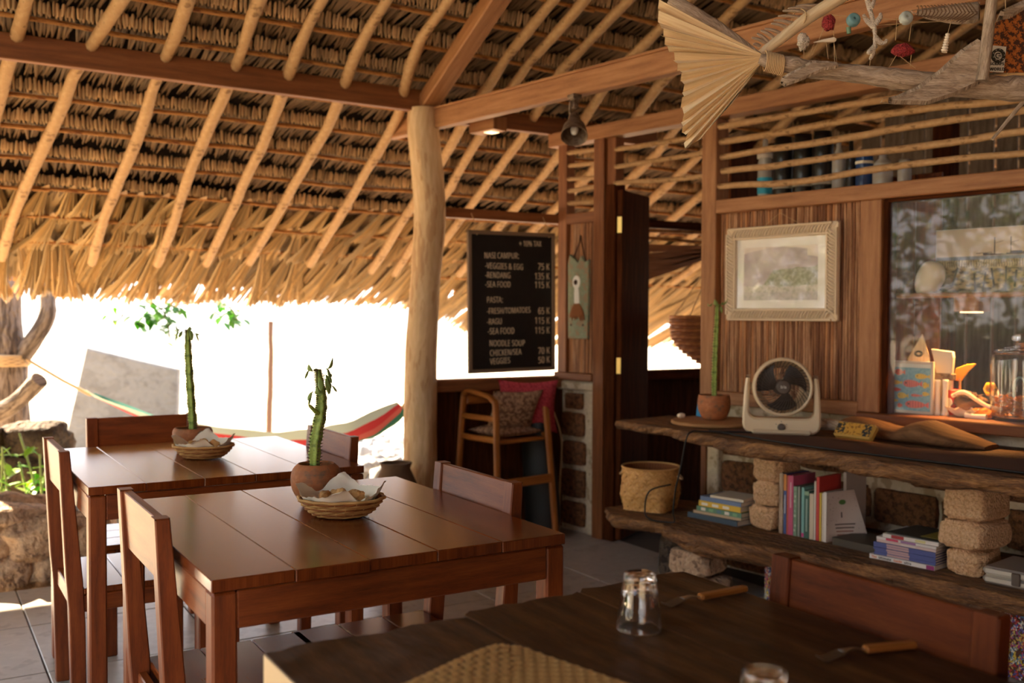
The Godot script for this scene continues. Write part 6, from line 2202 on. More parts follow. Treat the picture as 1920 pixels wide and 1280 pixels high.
	put(b, "opener", M.white, o)
	b = mb()
	b.xf = Transform3D(Basis(Vector3.RIGHT, PI / 2), Vector3(-0.014, 0.085, 0.0195))
	b.lathe([Vector2(0, 0.001), Vector2(0.015, 0.001), Vector2(0.016, -0.002), Vector2(0, -0.002)], 16)
	put(b, "dark_hole", M.soil, o)
	b = mb()
	for k in 16:
		var t := k / 15.0 - 0.5
		b.tube(smooth_path([Vector3(t * 0.03 - 0.004, -0.04, 0.018), Vector3(t * 0.09, -0.085, 0.022), Vector3(t * 0.12, -0.115 - 0.035 * rng.randf(), 0.018)], 3), [0.004, 0.005, 0.006, 0.006, 0.006, 0.004, 0.002], 6, false)
	put(b, "fringe", mat(Color8(150, 92, 52), 0.85), o)
	b = mb()
	for x in [-0.058, 0.042]:
		b.xf = Transform3D(Basis(Vector3.RIGHT, PI / 2), Vector3(x, -0.165, 0.0125))
		b.lathe([Vector2(0, 0.002), Vector2(0.006, 0.001), Vector2(0.007, -0.001), Vector2(0, -0.002)], 10)
	put(b, "nail_head", M.black, o)
	b = mb()
	b.tube(smooth_path([Vector3(-0.06, 0.22, 0.0), Vector3(-0.01, 0.31, -0.004), Vector3(0.0, 0.36, -0.006), Vector3(0.012, 0.31, -0.004), Vector3(0.05, 0.2, 0.0)], 5), 0.003, 5)
	put(b, "cord", M.soil, o)
	# chalkboard
	o = thing("chalkboard", "tall framed black menu board with chalk lettering hanging between the log post and the wall", "menu board", Vector3(2.966, 1.357, ZP + 0.055), 1.5)
	o.rotation.z = deg_to_rad(0.6)
	b = mb()
	b.box(Vector3(0.55, 0.77, 0.012), Vector3.ZERO, 0.001)
	var slate := put(b, "slate", M.chalk_black, o)
	for q in [[0.59, 0.022, 0, 0.391], [0.59, 0.022, 0, -0.391], [0.022, 0.804, -0.284, 0], [0.022, 0.804, 0.284, 0]]:
		b = mb()
		b.box(Vector3(q[0], q[1], 0.022), Vector3(q[2], q[3], 0.002), 0.002, off())
		put(b, "frame_bar", mat(Color8(128, 104, 82), 0.7), o)
	for x in [-0.24, 0.25]:
		b = mb()
		b.tube([Vector3(x, 0.375, 0.014), Vector3(x, 0.46, -0.02), Vector3(x, 0.5, -0.05)], 0.002, 5)
		put(b, "hanging_cord", M.twine, o)
	var lines := [["+ 10% TAX", 0.045, 0.336, 0.034, 1], ["NASI CAMPUR:", -0.19, 0.262, 0.036, 0], ["-VEGGIES & EGG", -0.185, 0.205, 0.036, 0], ["-RENDANG", -0.185, 0.152, 0.036, 0], ["-SEA FOOD", -0.185, 0.1, 0.036, 0], ["PASTA:", -0.175, 0.012, 0.036, 0], ["-FRESH/TOMATOES", -0.175, -0.052, 0.0355, 0], ["-RAGU", -0.175, -0.112, 0.036, 0], ["-SEA FOOD", -0.17, -0.166, 0.038, 0], ["NOODLE SOUP", -0.16, -0.234, 0.037, 0], ["CHICKEN/SEA", -0.157, -0.29, 0.036, 0], ["VEGGIES", -0.155, -0.338, 0.036, 0]]
	for q in lines:
		var t := lettering(q[0], q[3], M.chalk, slate, Transform3D(Basis(Vector3.BACK, rr(-0.02, 0.03)) * Basis.from_scale(Vector3(0.98, 1.3, 1)), Vector3(q[1], q[2], 0.0066)), true, false, false, "menu_line")
	for q in [["75 K", 0.205], ["135 K", 0.15], ["115 K", 0.1], ["65 K", -0.052], ["115 K", -0.11], ["115 K", -0.166], ["70 K", -0.285], ["50 K", -0.338]]:
		lettering(q[0], 0.041, M.chalk, slate, Transform3D(Basis(Vector3.BACK, rr(-0.02, 0.03)) * Basis.from_scale(Vector3(1.05, 1.3, 1)), Vector3(0.258, q[1], 0.0066)), false, false, false, "menu_price")
	# hanging basket in the back room
	o = thing("hanging_basket", "big round woven basket hanging on cords in the open doorway", "basket", Vector3(4.2, 0, -4.55))
	var bw := func(a: float, t: float) -> Vector3:
		var r := lerp_list([0.1, 0.2, 0.25, 0.262, 0.262], t)
		return Vector3(cos(a) * r, 1.0 + 0.275 * t, sin(a) * r)
	for k in 15:
		b = mb()
		var path := []
		for i in 61:
			var a := TAU * i / 60.0
			var p: Vector3 = bw.call(a, k / 14.0)
			path.append(p * Vector3(1, 1, 1) + Vector3(cos(a), 0, sin(a)) * 0.006 * cos(a * 15.0 + PI * k))
		b.tube(path, 0.0105, 6, false)
		put(b, "woven_strand", M.wicker_dark if k % 2 else M.wicker, o)
	b = mb()
	var rows := []
	for k in 9:
		var row := []
		for i in 30: row.append(bw.call(TAU * i / 30.0, k / 8.0) * Vector3(0.98, 1, 0.98))
		rows.append(row)
	b.grid(rows, true, false)
	rows = []
	for k in 2:
		var row := []
		for i in 30: row.append(bw.call(TAU * i / 30.0, 0.0) * Vector3(0.98 * k, 1, 0.98 * k))
		rows.append(row)
	b.grid(rows, true, false)
	put(b, "lining", M.wicker_dark, o)
	for k in 5:
		b = mb()
		b.tube([bw.call(TAU * k / 5.0 + 0.4, 1.0), Vector3(0.01, 1.66, 0)], 0.004, 5, false)
		put(b, "cord", M.twine, o)
	b = mb()
	b.tube([Vector3(0.01, 1.66, 0), Vector3(0.0, 2.72, 0)], 0.006, 6, false)
	b.tube(smooth_path([Vector3(0.01, 1.7, 0), Vector3(-0.04, 1.72, 0.01), Vector3(-0.05, 1.67, 0.0), Vector3(0.0, 1.66, 0.02), Vector3(0.045, 1.64, 0.01), Vector3(0.03, 1.6, 0)], 4), 0.006, 6)
	put(b, "rope", M.twine, o)
	# jars and bottles on the high ledge behind the lattice
	o = thing("high_ledge", "dark plank ledge behind the stick lattice carrying bottles and jars", "shelf", WALL_O, WALL_TURN)
	wbox(o, "board", M.dark, 0.75, 3.3, 1.845, 1.868, -0.42, -0.085)
	var jar := [Vector2(0, 0), Vector2(0.9, 0), Vector2(1.0, 0.03), Vector2(1.0, 0.82), Vector2(0.86, 0.9), Vector2(0.8, 1.0), Vector2(0, 1.0)]
	var bottle := [Vector2(0, 0), Vector2(0.9, 0), Vector2(1.0, 0.02), Vector2(1.0, 0.6), Vector2(0.8, 0.7), Vector2(0.4, 0.8), Vector2(0.36, 0.98), Vector2(0, 1.0)]
	var dk := mat(Color8(30, 27, 26), 0.3)
	var blue := mat(Color8(36, 66, 120), 0.25)
	var grey := mat(Color8(180, 176, 172), 0.2)
	for q in [["tall clear-topped bottle with a turquoise label behind the lattice, leftmost on the ledge", 0.912, 0.036, 0.31, grey, bottle, 1], ["left one of the three dark wide jars with pale bands on the high ledge", 1.02, 0.05, 0.3, dk, jar, 2], ["middle one of the three dark wide jars with pale bands on the high ledge", 1.133, 0.05, 0.3, dk, jar, 2], ["right one of the three dark wide jars with pale bands on the high ledge", 1.24, 0.05, 0.3, dk, jar, 2], ["grey-shouldered dark bottle right of the three banded jars", 1.325, 0.03, 0.26, grey, bottle, 0], ["slim black bottle left of the blue one on the high ledge", 1.39, 0.026, 0.24, dk, bottle, 0], ["dark blue tin-like bottle on the high ledge", 1.458, 0.04, 0.18, blue, jar, 3], ["pale glass flask right of the blue bottle on the high ledge", 1.55, 0.045, 0.17, grey, bottle, 0], ["small pale jar at the right end of the bottles on the high ledge", 1.655, 0.03, 0.12, grey, jar, 0]]:
		o = thing("bottle" if q[5] == bottle else "storage_jar", q[0], "bottle" if q[5] == bottle else "jar", at_wall(q[1], 1.868, -0.17))
		b = mb()
		var pr := []
		for p in q[5]: pr.append(Vector2(p.x * q[2], p.y * q[3]))
		b.lathe(pr, 24)
		put(b, "body", q[4], o)
		if q[6] == 1:
			b = mb()
			b.lathe([Vector2(q[2] + 0.0008, 0.03), Vector2(q[2] + 0.0012, 0.032), Vector2(q[2] + 0.0012, 0.11), Vector2(q[2] + 0.0008, 0.112)], 24)
			put(b, "label", mat(Color8(52, 176, 214), 0.5), o)
			b = mb()
			b.lathe([Vector2(0, 0.21), Vector2(0.04, 0.21), Vector2(0.04, 0.235), Vector2(0, 0.235)], 24)
			put(b, "shoulder_cap", M.white, o)
		if q[6] == 2:
			b = mb()
			b.lathe([Vector2(q[2] + 0.0005, 0.045), Vector2(q[2] + 0.002, 0.047), Vector2(q[2] + 0.002, 0.066), Vector2(q[2] + 0.0005, 0.068)], 24)
			put(b, "pale_band", mat(Color8(176, 168, 150), 0.6), o)
		if q[6] == 3:
			b = mb()
			b.lathe([Vector2(q[2] + 0.0005, 0.12), Vector2(q[2] + 0.001, 0.121), Vector2(q[2] + 0.001, 0.132), Vector2(q[2] + 0.0005, 0.133)], 24)
			put(b, "pale_band", M.white, o)

# ---------------------------------------------------------------- the hanging driftwood fish
func make_fish() -> void:
	# laid out in its own upright plane: x to its head, y up, in units of 1.286 mm from the wrapped joint of its tail
	var K := 0.001286
	var org := Vector3(1.767, 1.907, -1.757)
	var P := func(a: float, c: float, z := 0.0) -> Vector3: return Vector3(a * K, c * K, z)
	var o := thing("driftwood_fish", "driftwood fish sculpture with a pleated palm-leaf tail hanging from the roof", "sculpture", org, -YAW)
	# pleated tail
	var rim := [[-201, 108], [-199, 86], [-195, 54], [-189, 37], [-184, 20], [-171, 9], [-162, -12], [-157, -31], [-153, -52], [-152, -75], [-152, -108], [-151, -130], [-146, -146], [-148, -172], [-122, -158], [-93, -124], [-62, -90], [-48, -68], [-22, -30]]
	var b := mb()
	var nr := rim.size()
	var apex: Vector3 = P.call(8, 3, 0.0)
	var pts := []
	for i in nr - 1:
		var steps := 2
		for k in steps:
			var t := float(k) / steps
			pts.append(Vector2(lerpf(rim[i][0], rim[i + 1][0], t), lerpf(rim[i][1], rim[i + 1][1], t)))
	pts.append(Vector2(rim[-1][0], rim[-1][1]))
	for i in pts.size() - 1:
		var z0 := 0.013 if i % 2 == 0 else -0.013
		var z1 := -z0
		var jag := rr(0.965, 1.0)
		var p0: Vector3 = apex.lerp(P.call(pts[i].x, pts[i].y), jag) + Vector3(0, 0, z0)
		var p1: Vector3 = apex.lerp(P.call(pts[i + 1].x, pts[i + 1].y), jag) + Vector3(0, 0, z1)
		var L := (p0 - apex).length()
		var wv := (p1 - p0).length()
		b.poly([apex, apex.lerp(p0, 0.5), apex.lerp(p1, 0.5)], Vector3(0, 0, 1), [Vector2(i * 0.13, 0), Vector2(i * 0.13, L * 0.5), Vector2(i * 0.13 + wv * 0.5, L * 0.5)])
		b.poly([apex.lerp(p0, 0.5), p0, p1, apex.lerp(p1, 0.5)], Vector3(0, 0, 1), [Vector2(i * 0.13, L * 0.5), Vector2(i * 0.13, L), Vector2(i * 0.13 + wv, L), Vector2(i * 0.13 + wv * 0.5, L * 0.5)])
	put(b, "palm_leaf_tail", M.palm_fan, o)
	# sticks and trunk
	b = mb()
	b.tube(smooth_path([P.call(-172, 118, -0.03), P.call(-92, 70, -0.03), P.call(-28, 28, -0.025), P.call(0, 8, -0.02)], 6), [0.012, 0.014, 0.016, 0.017, 0.017, 0.016, 0.017, 0.017, 0.015, 0.014, 0.013, 0.012, 0.011, 0.010, 0.009, 0.008, 0.008, 0.007, 0.006], 9)
	put(b, "tail_stick", M.drift, o)
	b = mb()
	var path := smooth_path([P.call(-6, 0), P.call(16, -7), P.call(55, -12), P.call(95, -20), P.call(190, -29), P.call(258, -38), P.call(321, -46), P.call(405, -51), P.call(490, -54), P.call(640, -50)], 5)
	var rad := []
	for i in path.size(): rad.append(lerp_list([0.012, 0.017, 0.021, 0.0205, 0.022, 0.026, 0.027, 0.028, 0.03, 0.034], float(i) / (path.size() - 1)) * (1.0 + 0.14 * noise.get_noise_1d(i * 22.0)))
	b.tube(path, rad, 18)
	put(b, "trunk", M.drift, o)
	b = mb()
	var hel := []
	for i in 140:
		var t := i / 139.0
		var c: Vector3 = (P.call(4, -4) as Vector3).lerp(P.call(38, -13), t)
		hel.append(c + Vector3(0.05, 1, 0).normalized() * cos(t * TAU * 11.0) * 0.023 + Vector3(0, 0, 1) * sin(t * TAU * 11.0) * 0.023)
	b.tube(hel, 0.0022, 5)
	put(b, "twine_wrap", M.twine, o)
	var fin := func(outline: Array, z: float, th: float, kind: String) -> void:
		var q := mb()
		var pl := []
		for e in outline: pl.append(Vector2(e[0] * K, e[1] * K))
		q.prism(pl, z - th, z + th, th * 0.7, off(), true)
		put(q, kind, M.drift, o)
	fin.call([[27, -52], [30, -40], [48, -30], [83, -11], [110, -10], [140, -13], [130, -24], [106, -28], [80, -40], [59, -49], [36, -57]], 0.03, 0.008, "front_fin")
	fin.call([[212, -87], [216, -80], [241, -74], [279, -57], [321, -25], [359, 11], [397, 36], [397, 10], [395, -21], [393, -52], [348, -74], [296, -91], [237, -90]], 0.036, 0.011, "side_fin")
	b = mb()
	stick(b, P.call(394, -50, 0.05), P.call(411, 120, 0.05), 0.0145, 0.012, 0.004, 10, 12)
	put(b, "upright_stick", M.drift, o)
	# the pale stalk with its stiff spines
	b = mb()
	path = smooth_path([P.call(2, 16, -0.05), P.call(48, 51, -0.05), P.call(95, 87, -0.05), P.call(128, 108, -0.05), P.call(175, 138, -0.05)], 5)
	b.tube(path, [0.009, 0.0105, 0.012, 0.0125, 0.013, 0.0135, 0.014, 0.014, 0.0145, 0.015, 0.015, 0.0155, 0.0155, 0.016, 0.016, 0.016, 0.016, 0.016, 0.016, 0.016, 0.016], 12)
	put(b, "spined_stalk", M.palm_fan, o)
	for s in [[-13, 48, 15, 40], [-3, 56, 20, 42], [12, 65, 43, 58], [24, 75, 55, 69], [29, 81, 67, 77], [37, 89, 80, 88], [46, 99, 92, 98], [56, 104, 104, 104], [71, 108, 113, 110], [-10, 36, 4, 33], [4, 62, 30, 50]]:
		b = mb()
		b.tube(smooth_path([P.call(s[2], s[3], -0.05), P.call((s[0] + s[2]) / 2.0, (s[1] + s[3]) / 2.0 + 1.5, -0.046), P.call(s[0], s[1], -0.044)], 3), [0.0046, 0.0045, 0.0042, 0.004, 0.0036, 0.003, 0.0022], 6)
		put(b, "spine", M.drift, o)
	b = mb()
	var lp := []
	for i in 21:
		var a := TAU * i / 20.0
		lp.append((P.call(78, 84, -0.05) as Vector3) + Vector3(0.012 * cos(a), 0.021 * sin(a) + 0.004, 0.019 * cos(a)))
	b.tube(lp, 0.002, 5, false)
	put(b, "twine_loop", M.twine, o)
	# carved comb of wood and the rusty sheet
	fin.call([[282, 95], [330, 102], [374, 108], [412, 112], [412, 76], [402, 72], [372, 70], [348, 73], [312, 80], [286, 91]], -0.02, 0.009, "carved_fin")
	b = mb()
	for k in 16:
		var t := k / 15.0
		b.tube(smooth_path([P.call(404 - t * 110, 88 + t * 5, -0.009), P.call(392 - t * 100, 80 + t * 4, -0.008), P.call(378 - t * 92, 71 + t * 12, -0.01)], 3), 0.0013, 5, false)
		b.tube(smooth_path([P.call(404 - t * 110, 88 + t * 5, -0.009), P.call(396 - t * 104, 98 + t * 3, -0.008), P.call(388 - t * 98, 109 - t * 9, -0.01)], 3), 0.0013, 5, false)
	put(b, "carved_groove", mat(Color8(120, 88, 60), 0.9), o)
	fin.call([[437, 72], [445, 91], [490, 112], [560, 118], [560, 104], [490, 94], [462, 76]], 0.0, 0.010, "grey_fin")
	b = mb()
	var pl := []
	for e in [[428, 65], [456, 78], [490, 93], [560, 104], [560, -24], [426, -24]]: pl.append(Vector2(e[0] * K, e[1] * K))
	b.prism(pl, -0.002, 0.001)
	put(b, "rusty_sheet", M.rust, o)
	# paper tag
	b = mb()
	var pw := 0.044
	var rows := []
	for i in 6:
		var t := i / 5.0
		rows.append([P.call(419, -24 + t * 49, 0.009 + 0.002 * sin(t * 3.0)), P.call(436, -24.5 + t * 49, 0.006), P.call(450 + t * 4.5, -25 + t * 48, 0.005)])
	b.grid(rows, false, false, Vector2.ONE, false)
	put(b, "paper_tag", mat(Color8(230, 222, 206), 0.8), o)
	var ink := mat(Color8(58, 50, 38), 0.8)
	var c: Vector3 = P.call(437, 5, 0.0115)
	b = mb()
	var disc := []
	for i in 25: disc.append(c + Vector3(cos(TAU * i / 24.0) * 0.0135, sin(TAU * i / 24.0) * 0.0135, 0))
	b.tube(disc, 0.0037, 6, false)
	var cr := []
	for i in 13:
		var a := 0.7 + i * 0.36
		cr.append(c + Vector3(cos(a) * 0.0058, sin(a) * 0.0058, 0.0))
	b.tube(cr, 0.0013, 5)
	b.tube([c + Vector3(0.001, -0.0005, 0), c + Vector3(0.0062, -0.0005, 0)], 0.0012, 5)
	put(b, "round_emblem", ink, o)
	b = mb()
	for k in 9:
		var a := TAU * k / 9.0
		b.lathe([Vector2(0, 0.0014), Vector2(0.0016, 0.0006), Vector2(0, -0.0004)], 8, c + Vector3(cos(a) * 0.0135, sin(a) * 0.0135, 0.0036))
	put(b, "emblem_dot", M.white, o)
	lettering("SCRAPS", 0.0098, ink, o, Transform3D(Basis.IDENTITY, P.call(421.5, -10, 0.0118)), true, false, true)
	lettering("WORLD", 0.0102, ink, o, Transform3D(Basis.IDENTITY, P.call(421.5, -20, 0.0118)), true, false, true)
	# twig hanging off the fish
	b = mb()
	stick(b, P.call(434, -150, 0.0), P.call(505, -62, 0.0), 0.0035, 0.006, 0.004, 12, 7)
	put(b, "hanging_twig", M.drift, o)
	# cords to the roof
	for x in [460.0, 620.0]:
		b = mb()
		var p0: Vector3 = P.call(x, -10 - x * 0.08, 0.0)
		b.tube([p0, p0 + Vector3(0.0, 1.1, -0.1)], 0.0012, 4, false)
		put(b, "hanging_cord", M.twine, o)
	# things threaded on strings above the trunk
	var hang := func(kind: String, label: String, cat: String, a: float, e: float, shape: MB, m: Material, strings: Array) -> void:
		var t := thing(kind, label, cat, org + Basis(Vector3.UP, deg_to_rad(-YAW)) * (P.call(a, e, 0.012) as Vector3), -YAW)
		put(shape, "body", m, t)
		for s in strings:
			var q := mb()
			q.tube([P.call(s[0], s[1], 0), P.call(s[2], s[3], 0)], 0.0007, 4, false)
			put(q, "string", M.twine, t)
	b = mb()
	rock(b, Vector3.ZERO, Vector3(0.032, 0.036, 0.03), 0.9, 0.16, 3.0, 10, 16)
	hang.call("red_coral_piece", "small red coral lump on a string near the spined stalk", "coral", 120, 64, b, M.red_coral, [[9, -6, 12, -75], [-8, -8, -30, -60]])
	var flt := func() -> MB:
		var q := mb()
		q.xf = Transform3D(Basis(Vector3(1, 0.25, 0).normalized(), PI / 2 - 0.25), Vector3.ZERO)
		q.lathe([Vector2(0.0035, 0.008), Vector2(0.009, 0.0095), Vector2(0.014, 0.008), Vector2(0.0158, 0.003), Vector2(0.0158, -0.006), Vector2(0.013, -0.011), Vector2(0.0035, -0.011), Vector2(0.0035, 0.008)], 24)
		return q
	hang.call("float_ring", "small teal net float with a hole on the string", "net float", 166, 70, flt.call(), M.teal_float, [[-40, 9, 140, -4], [-5, -14, -7, -24]])
	hang.call("float_ring", "small pale grey net float with a hole above the larger red coral", "net float", 264, 74, flt.call(), M.pale_float, [[-17, 0, -19, -42], [10, -10, 6, -44], [-55, -14, 96, -4]])
	b = mb()
	for s in [[[-16, 60], [-8, 34], [0, 0], [2, -30], [-4, -44]], [[0, 0], [-14, 14], [-20, 22]], [[1, 4], [10, 16], [12, 24]], [[2, -20], [12, -28], [20, -30], [24, -24]], [[3, -36], [-10, -48], [-13, -52]], [[-3, -40], [-2, -52], [-6, -60]], [[-8, 34], [-2, 44], [0, 50]]]:
		var q := []
		for e in s: q.append(P.call(e[0], e[1], rr(-0.006, 0.006)))
		var sm := smooth_path(q, 4)
		var rd := []
		for i in sm.size(): rd.append((0.0072 - 0.004 * i / sm.size()) * (1.0 + 0.3 * noise.get_noise_1d(i * 40.0 + s[0][0])))
		b.tube(sm, rd, 8)
	hang.call("branch_coral", "white knobbly branching coral hanging upright on the string", "coral", 205, 58, b, M.coral_white, [[-14, 60, -14, 72], [-6, -58, -8, -76]])
	b = mb()
	var rws := []
	for i in 13:
		var t := i / 12.0
		var row := []
		for j in 18:
			var a := TAU * j / 18.0
			var r := 0.016 * pow(sin(PI * clampf(t, 0.02, 0.98)), 0.55) * (1.0 + 0.12 * sin(a * 5.0 + t * 9.0))
			row.append(Vector3((t - 0.5) * 0.056, cos(a) * r - 0.004 * absf(t - 0.5) * 4.0 * absf(t - 0.5), sin(a) * r * 0.8))
		rws.append(row)
	b.grid(rws, true, true)
	hang.call("red_coral_piece", "larger kidney-shaped red coral hanging under the pale grey float", "coral", 259, 15, b, M.red_coral, [[-12, -10, -30, -40], [-8, -10, 24, -34], [16, -6, 14, -30]])
	b = mb()
	var spp := []
	var spr := []
	for i in 29:
		var t := i / 28.0
		spp.append(P.call(3 - 6 * t, 17 - 34 * t, 0.0))
		spr.append(0.0072 * (0.6 + 0.4 * t) * (1.0 + 0.22 * sin(t * 44.0)))
	b.tube(spp, spr, 10)
	hang.call("spiral_shell", "small ridged pale shell hanging on a single string beside the upright stick", "shell", 339, 28, b, M.shell, [[3, 17, 10, 44]])
	b = mb()
	b.tube([P.call(-26, -3), P.call(-8, 0), P.call(12, 2), P.call(16, 2)], [0.0006, 0.0036, 0.0066, 0.003], 12)
	hang.call("cone_shell", "slender pointed cream shell lying level on strings over the trunk", "shell", 118, 31, b, M.shell, [[-24, -4, -34, -30], [-2, -4, 2, -34], [12, -2, 18, -38]])
	b = mb()
	rock(b, Vector3.ZERO, Vector3(0.026, 0.034, 0.024), 0.8, 0.4, 8.0, 10, 14)
	hang.call("white_shell", "knobbly white shell on a string just right of the tail joint", "shell", 73, 30, b, M.coral_white, [[1, -13, 2, -34]])
	b = mb()
	b.tube([P.call(0, 6), P.call(1, -6)], [0.006, 0.005], 10)
	hang.call("glass_bead", "tiny green glass bead hanging under the teal float", "bead", 157, 50, b, mat(Color8(110, 140, 110), 0.2), [])

# ---------------------------------------------------------------- outdoors
func make_outdoors() -> void:
	var o := struct("ground", "pale sunlit sandy ground around the open café", "ground")
	var b := mb()
	var rows := []
	for i in 41:
		var row := []
		for j in 41:
			var x := (j - 20) * 3.0
			var z := (i - 20) * 3.0
			var inside := absf(x - 2) < 7.0 and z > -5.2 and z < 5.0
			row.append(Vector3(x, -0.13 + (0.0 if inside or absf(x) + absf(z) < 12 else 0.25 * noise.get_noise_2d(x * 4.0, z * 4.0)), z))
		rows.append(row)
	b.grid(rows, false, false, Vector2.ONE, false)
	put(b, "sand", M.sand, o)
	# stones stacked by the floor edge on the left
	var nm := ["flat sunlit stone on top of the low pile at the floor's edge", "large tawny stone in the middle of the low pile at the floor's edge", "leftmost pale stone in the low pile at the floor's edge", "bottom tawny stone of the low pile at the floor's edge", "right end stone of the low pile, half behind the chair leg", "back stone of the low pile behind the flat one", "dark stone at the back of the low pile", "small bottom stone at the left of the low pile"]
	var sp := [[0.42, 0.28, -5.5, 0.42, 0.1, 0.3], [0.52, 0.17, -5.42, 0.3, 0.2, 0.26], [0.24, 0.16, -5.42, 0.3, 0.22, 0.26], [0.6, 0.02, -5.42, 0.26, 0.16, 0.24], [0.78, 0.12, -5.48, 0.26, 0.24, 0.26], [0.5, 0.22, -5.76, 0.4, 0.2, 0.28], [0.2, 0.24, -5.72, 0.36, 0.2, 0.28], [0.36, 0.0, -5.38, 0.26, 0.16, 0.22]]
	for k in 8:
		var s: Array = sp[k]
		o = thing("stone", nm[k], "stone", Vector3(s[0], s[1], s[2]), rr(-20, 20))
		b = mb()
		rock(b, Vector3.ZERO, Vector3(s[3], s[4], s[5]) * 1.12, 0.62, 0.2, 60.0 + k * 3.3, 14, 20, Basis(Vector3.BACK, rr(-0.25, 0.25)))
		put(b, "stone_body", M.stone, o)
	# darker boulder bank behind
	for k in 6:
		var x := 0.3 + (k % 2) * 0.4 + rr(-0.06, 0.06)
		var y := 0.05 + (k / 2) * 0.2
		o = thing("boulder", ["lowest", "middle", "top"][k / 2] + " dark boulder at the " + ["left", "right"][k % 2] + " of the bank behind the plants", "boulder", Vector3(x, y, -6.75 - 0.1 * (k / 2)), rr(0, 180), "dark boulders in the bank")
		b = mb()
		rock(b, Vector3.ZERO, Vector3(rr(0.36, 0.52), rr(0.24, 0.34), rr(0.3, 0.4)), 0.62, 0.14, 100.0 + k * 4.7, 12, 18)
		put(b, "stone_body", M.boulder, o)
	# rubble: too much to count
	b = mb()
	rock(b, Vector3.ZERO, Vector3.ONE, 0.6, 0.16, 5.0, 6, 9)
	var pl := []
	var pc := []
	for k in 2600:
		var x := rr(0.9, 7.5)
		var z := -rr(5.9, 10.0)
		var s := rr(0.04, 0.16) * (1.4 if rng.randf() < 0.1 else 1.0)
		var hh := 0.12 * maxf(noise.get_noise_2d(x * 18.0, z * 18.0), 0.0)
		pl.append(Transform3D(Basis(Vector3(rr(-1, 1), rr(-1, 1), rr(-1, 1)).normalized(), rr(0, 3)) * Basis.from_scale(Vector3(s, s * rr(0.5, 0.9), s * rr(0.7, 1.1))), Vector3(x, -0.1 + s * 0.2 + hh, z)))
		var g := rr(0.22, 0.55)
		pc.append(Color(g, g * 0.94, g * 0.88))
	var ru := many("rubble", b.mesh(), tinted(Color(1, 1, 1), 0.95), pl, pc, self)
	tag(ru, "grey rubble stones strewn over the ground behind the far table", "rubble", "", "stuff")
	# tree
	o = thing("tree", "thick grey-barked tree with a curving limb and sawn stub at the left edge", "tree", Vector3(0.62, -0.1, -8.1))
	b = mb()
	b.tube(smooth_path([Vector3(0.02, 0, 0), Vector3(0.02, 0.5, 0), Vector3(0.0, 0.9, 0), Vector3(-0.02, 1.3, 0), Vector3(-0.03, 1.7, 0.0), Vector3(-0.1, 2.4, -0.2)], 5), [0.17, 0.15, 0.14, 0.135, 0.13, 0.128, 0.125, 0.122, 0.12, 0.12, 0.12, 0.12, 0.118, 0.115, 0.115, 0.11, 0.11, 0.11, 0.11, 0.1, 0.1, 0.1, 0.1, 0.1, 0.09, 0.09], 16)
	put(b, "trunk", M.bark, o)
	b = mb()
	b.tube(smooth_path([Vector3(0.04, 1.0, 0.02), Vector3(0.14, 1.16, 0.1), Vector3(0.24, 1.36, 0.15), Vector3(0.25, 1.6, 0.15), Vector3(0.35, 2.1, 0.1)], 5), [0.05, 0.06, 0.065, 0.065, 0.065, 0.065, 0.062, 0.06, 0.06, 0.06, 0.06, 0.06, 0.055, 0.055, 0.05, 0.05, 0.05, 0.05, 0.05, 0.045, 0.04], 12)
	put(b, "limb", M.bark, o)
	b = mb()
	b.tube(smooth_path([Vector3(-0.2, 0.6, 0.2), Vector3(0.0, 0.74, 0.35), Vector3(0.15, 0.92, 0.52)], 5), [0.075, 0.07, 0.066, 0.066, 0.066, 0.062, 0.06, 0.06, 0.062, 0.062, 0.06], 12)
	put(b, "sawn_stub", M.bark, o)
	# leaning slab
	o = thing("concrete_slab", "big grey concrete slab leaning upright in the garden behind the far table", "slab", Vector3(0, 0, 0))
	var c0 := Vector3(1.17, -0.12, -9.75)
	var d := Vector3(0.855, 0, 0.518)
	b = mb()
	b.xf = Transform3D(Basis(d, Vector3(0, 1, 0), d.cross(Vector3.UP)), c0)
	b.prism([Vector2(0.0, 0), Vector2(1.02, 0), Vector2(1.05, 0.6), Vector2(1.06, 0.9), Vector2(0.7, 0.98), Vector2(0.24, 1.09), Vector2(0.16, 0.75), Vector2(0.05, 0.3)], -0.05, 0.05, 0.012)
	put(b, "slab_body", M.slabstone, o)
	# stakes
	for q in [["thin weathered stake standing alone in the bright garden", Vector3(3.245, -0.13, -10.3), 1.34], ["thin pale stake beside the tree at the left edge", Vector3(0.87, -0.13, -9.97), 0.98]]:
		o = thing("stake", q[0], "stake", q[1])
		b = mb()
		stick(b, Vector3.ZERO, Vector3(0.02, q[2], 0), 0.036, 0.03, 0.02, 12, 8)
		put(b, "pole", mat(Color8(104, 74, 54), 0.9), o)
	# hammock slung from tree to log post
	o = thing("hammock", "striped red, white and green hammock slung low between the tree and the log post", "hammock")
	var hp := smooth_path([Vector3(1.1, 0.7, -7.6), Vector3(1.45, 0.56, -7.05), Vector3(1.75, 0.52, -6.5), Vector3(2.02, 0.51, -5.98), Vector3(2.16, 0.57, -5.55), Vector3(2.25, 0.64, -5.27), Vector3(2.36, 0.76, -5.08)], 5)
	var strips := [[Color(0.55, 0.62, 0.55), 0.0], [Color(0.62, 0.04, 0.05), 1.0], [Color(0.66, 0.14, 0.12), 2.0], [Color(0.04, 0.22, 0.17), 3.0], [Color(0.05, 0.28, 0.24), 4.0]]
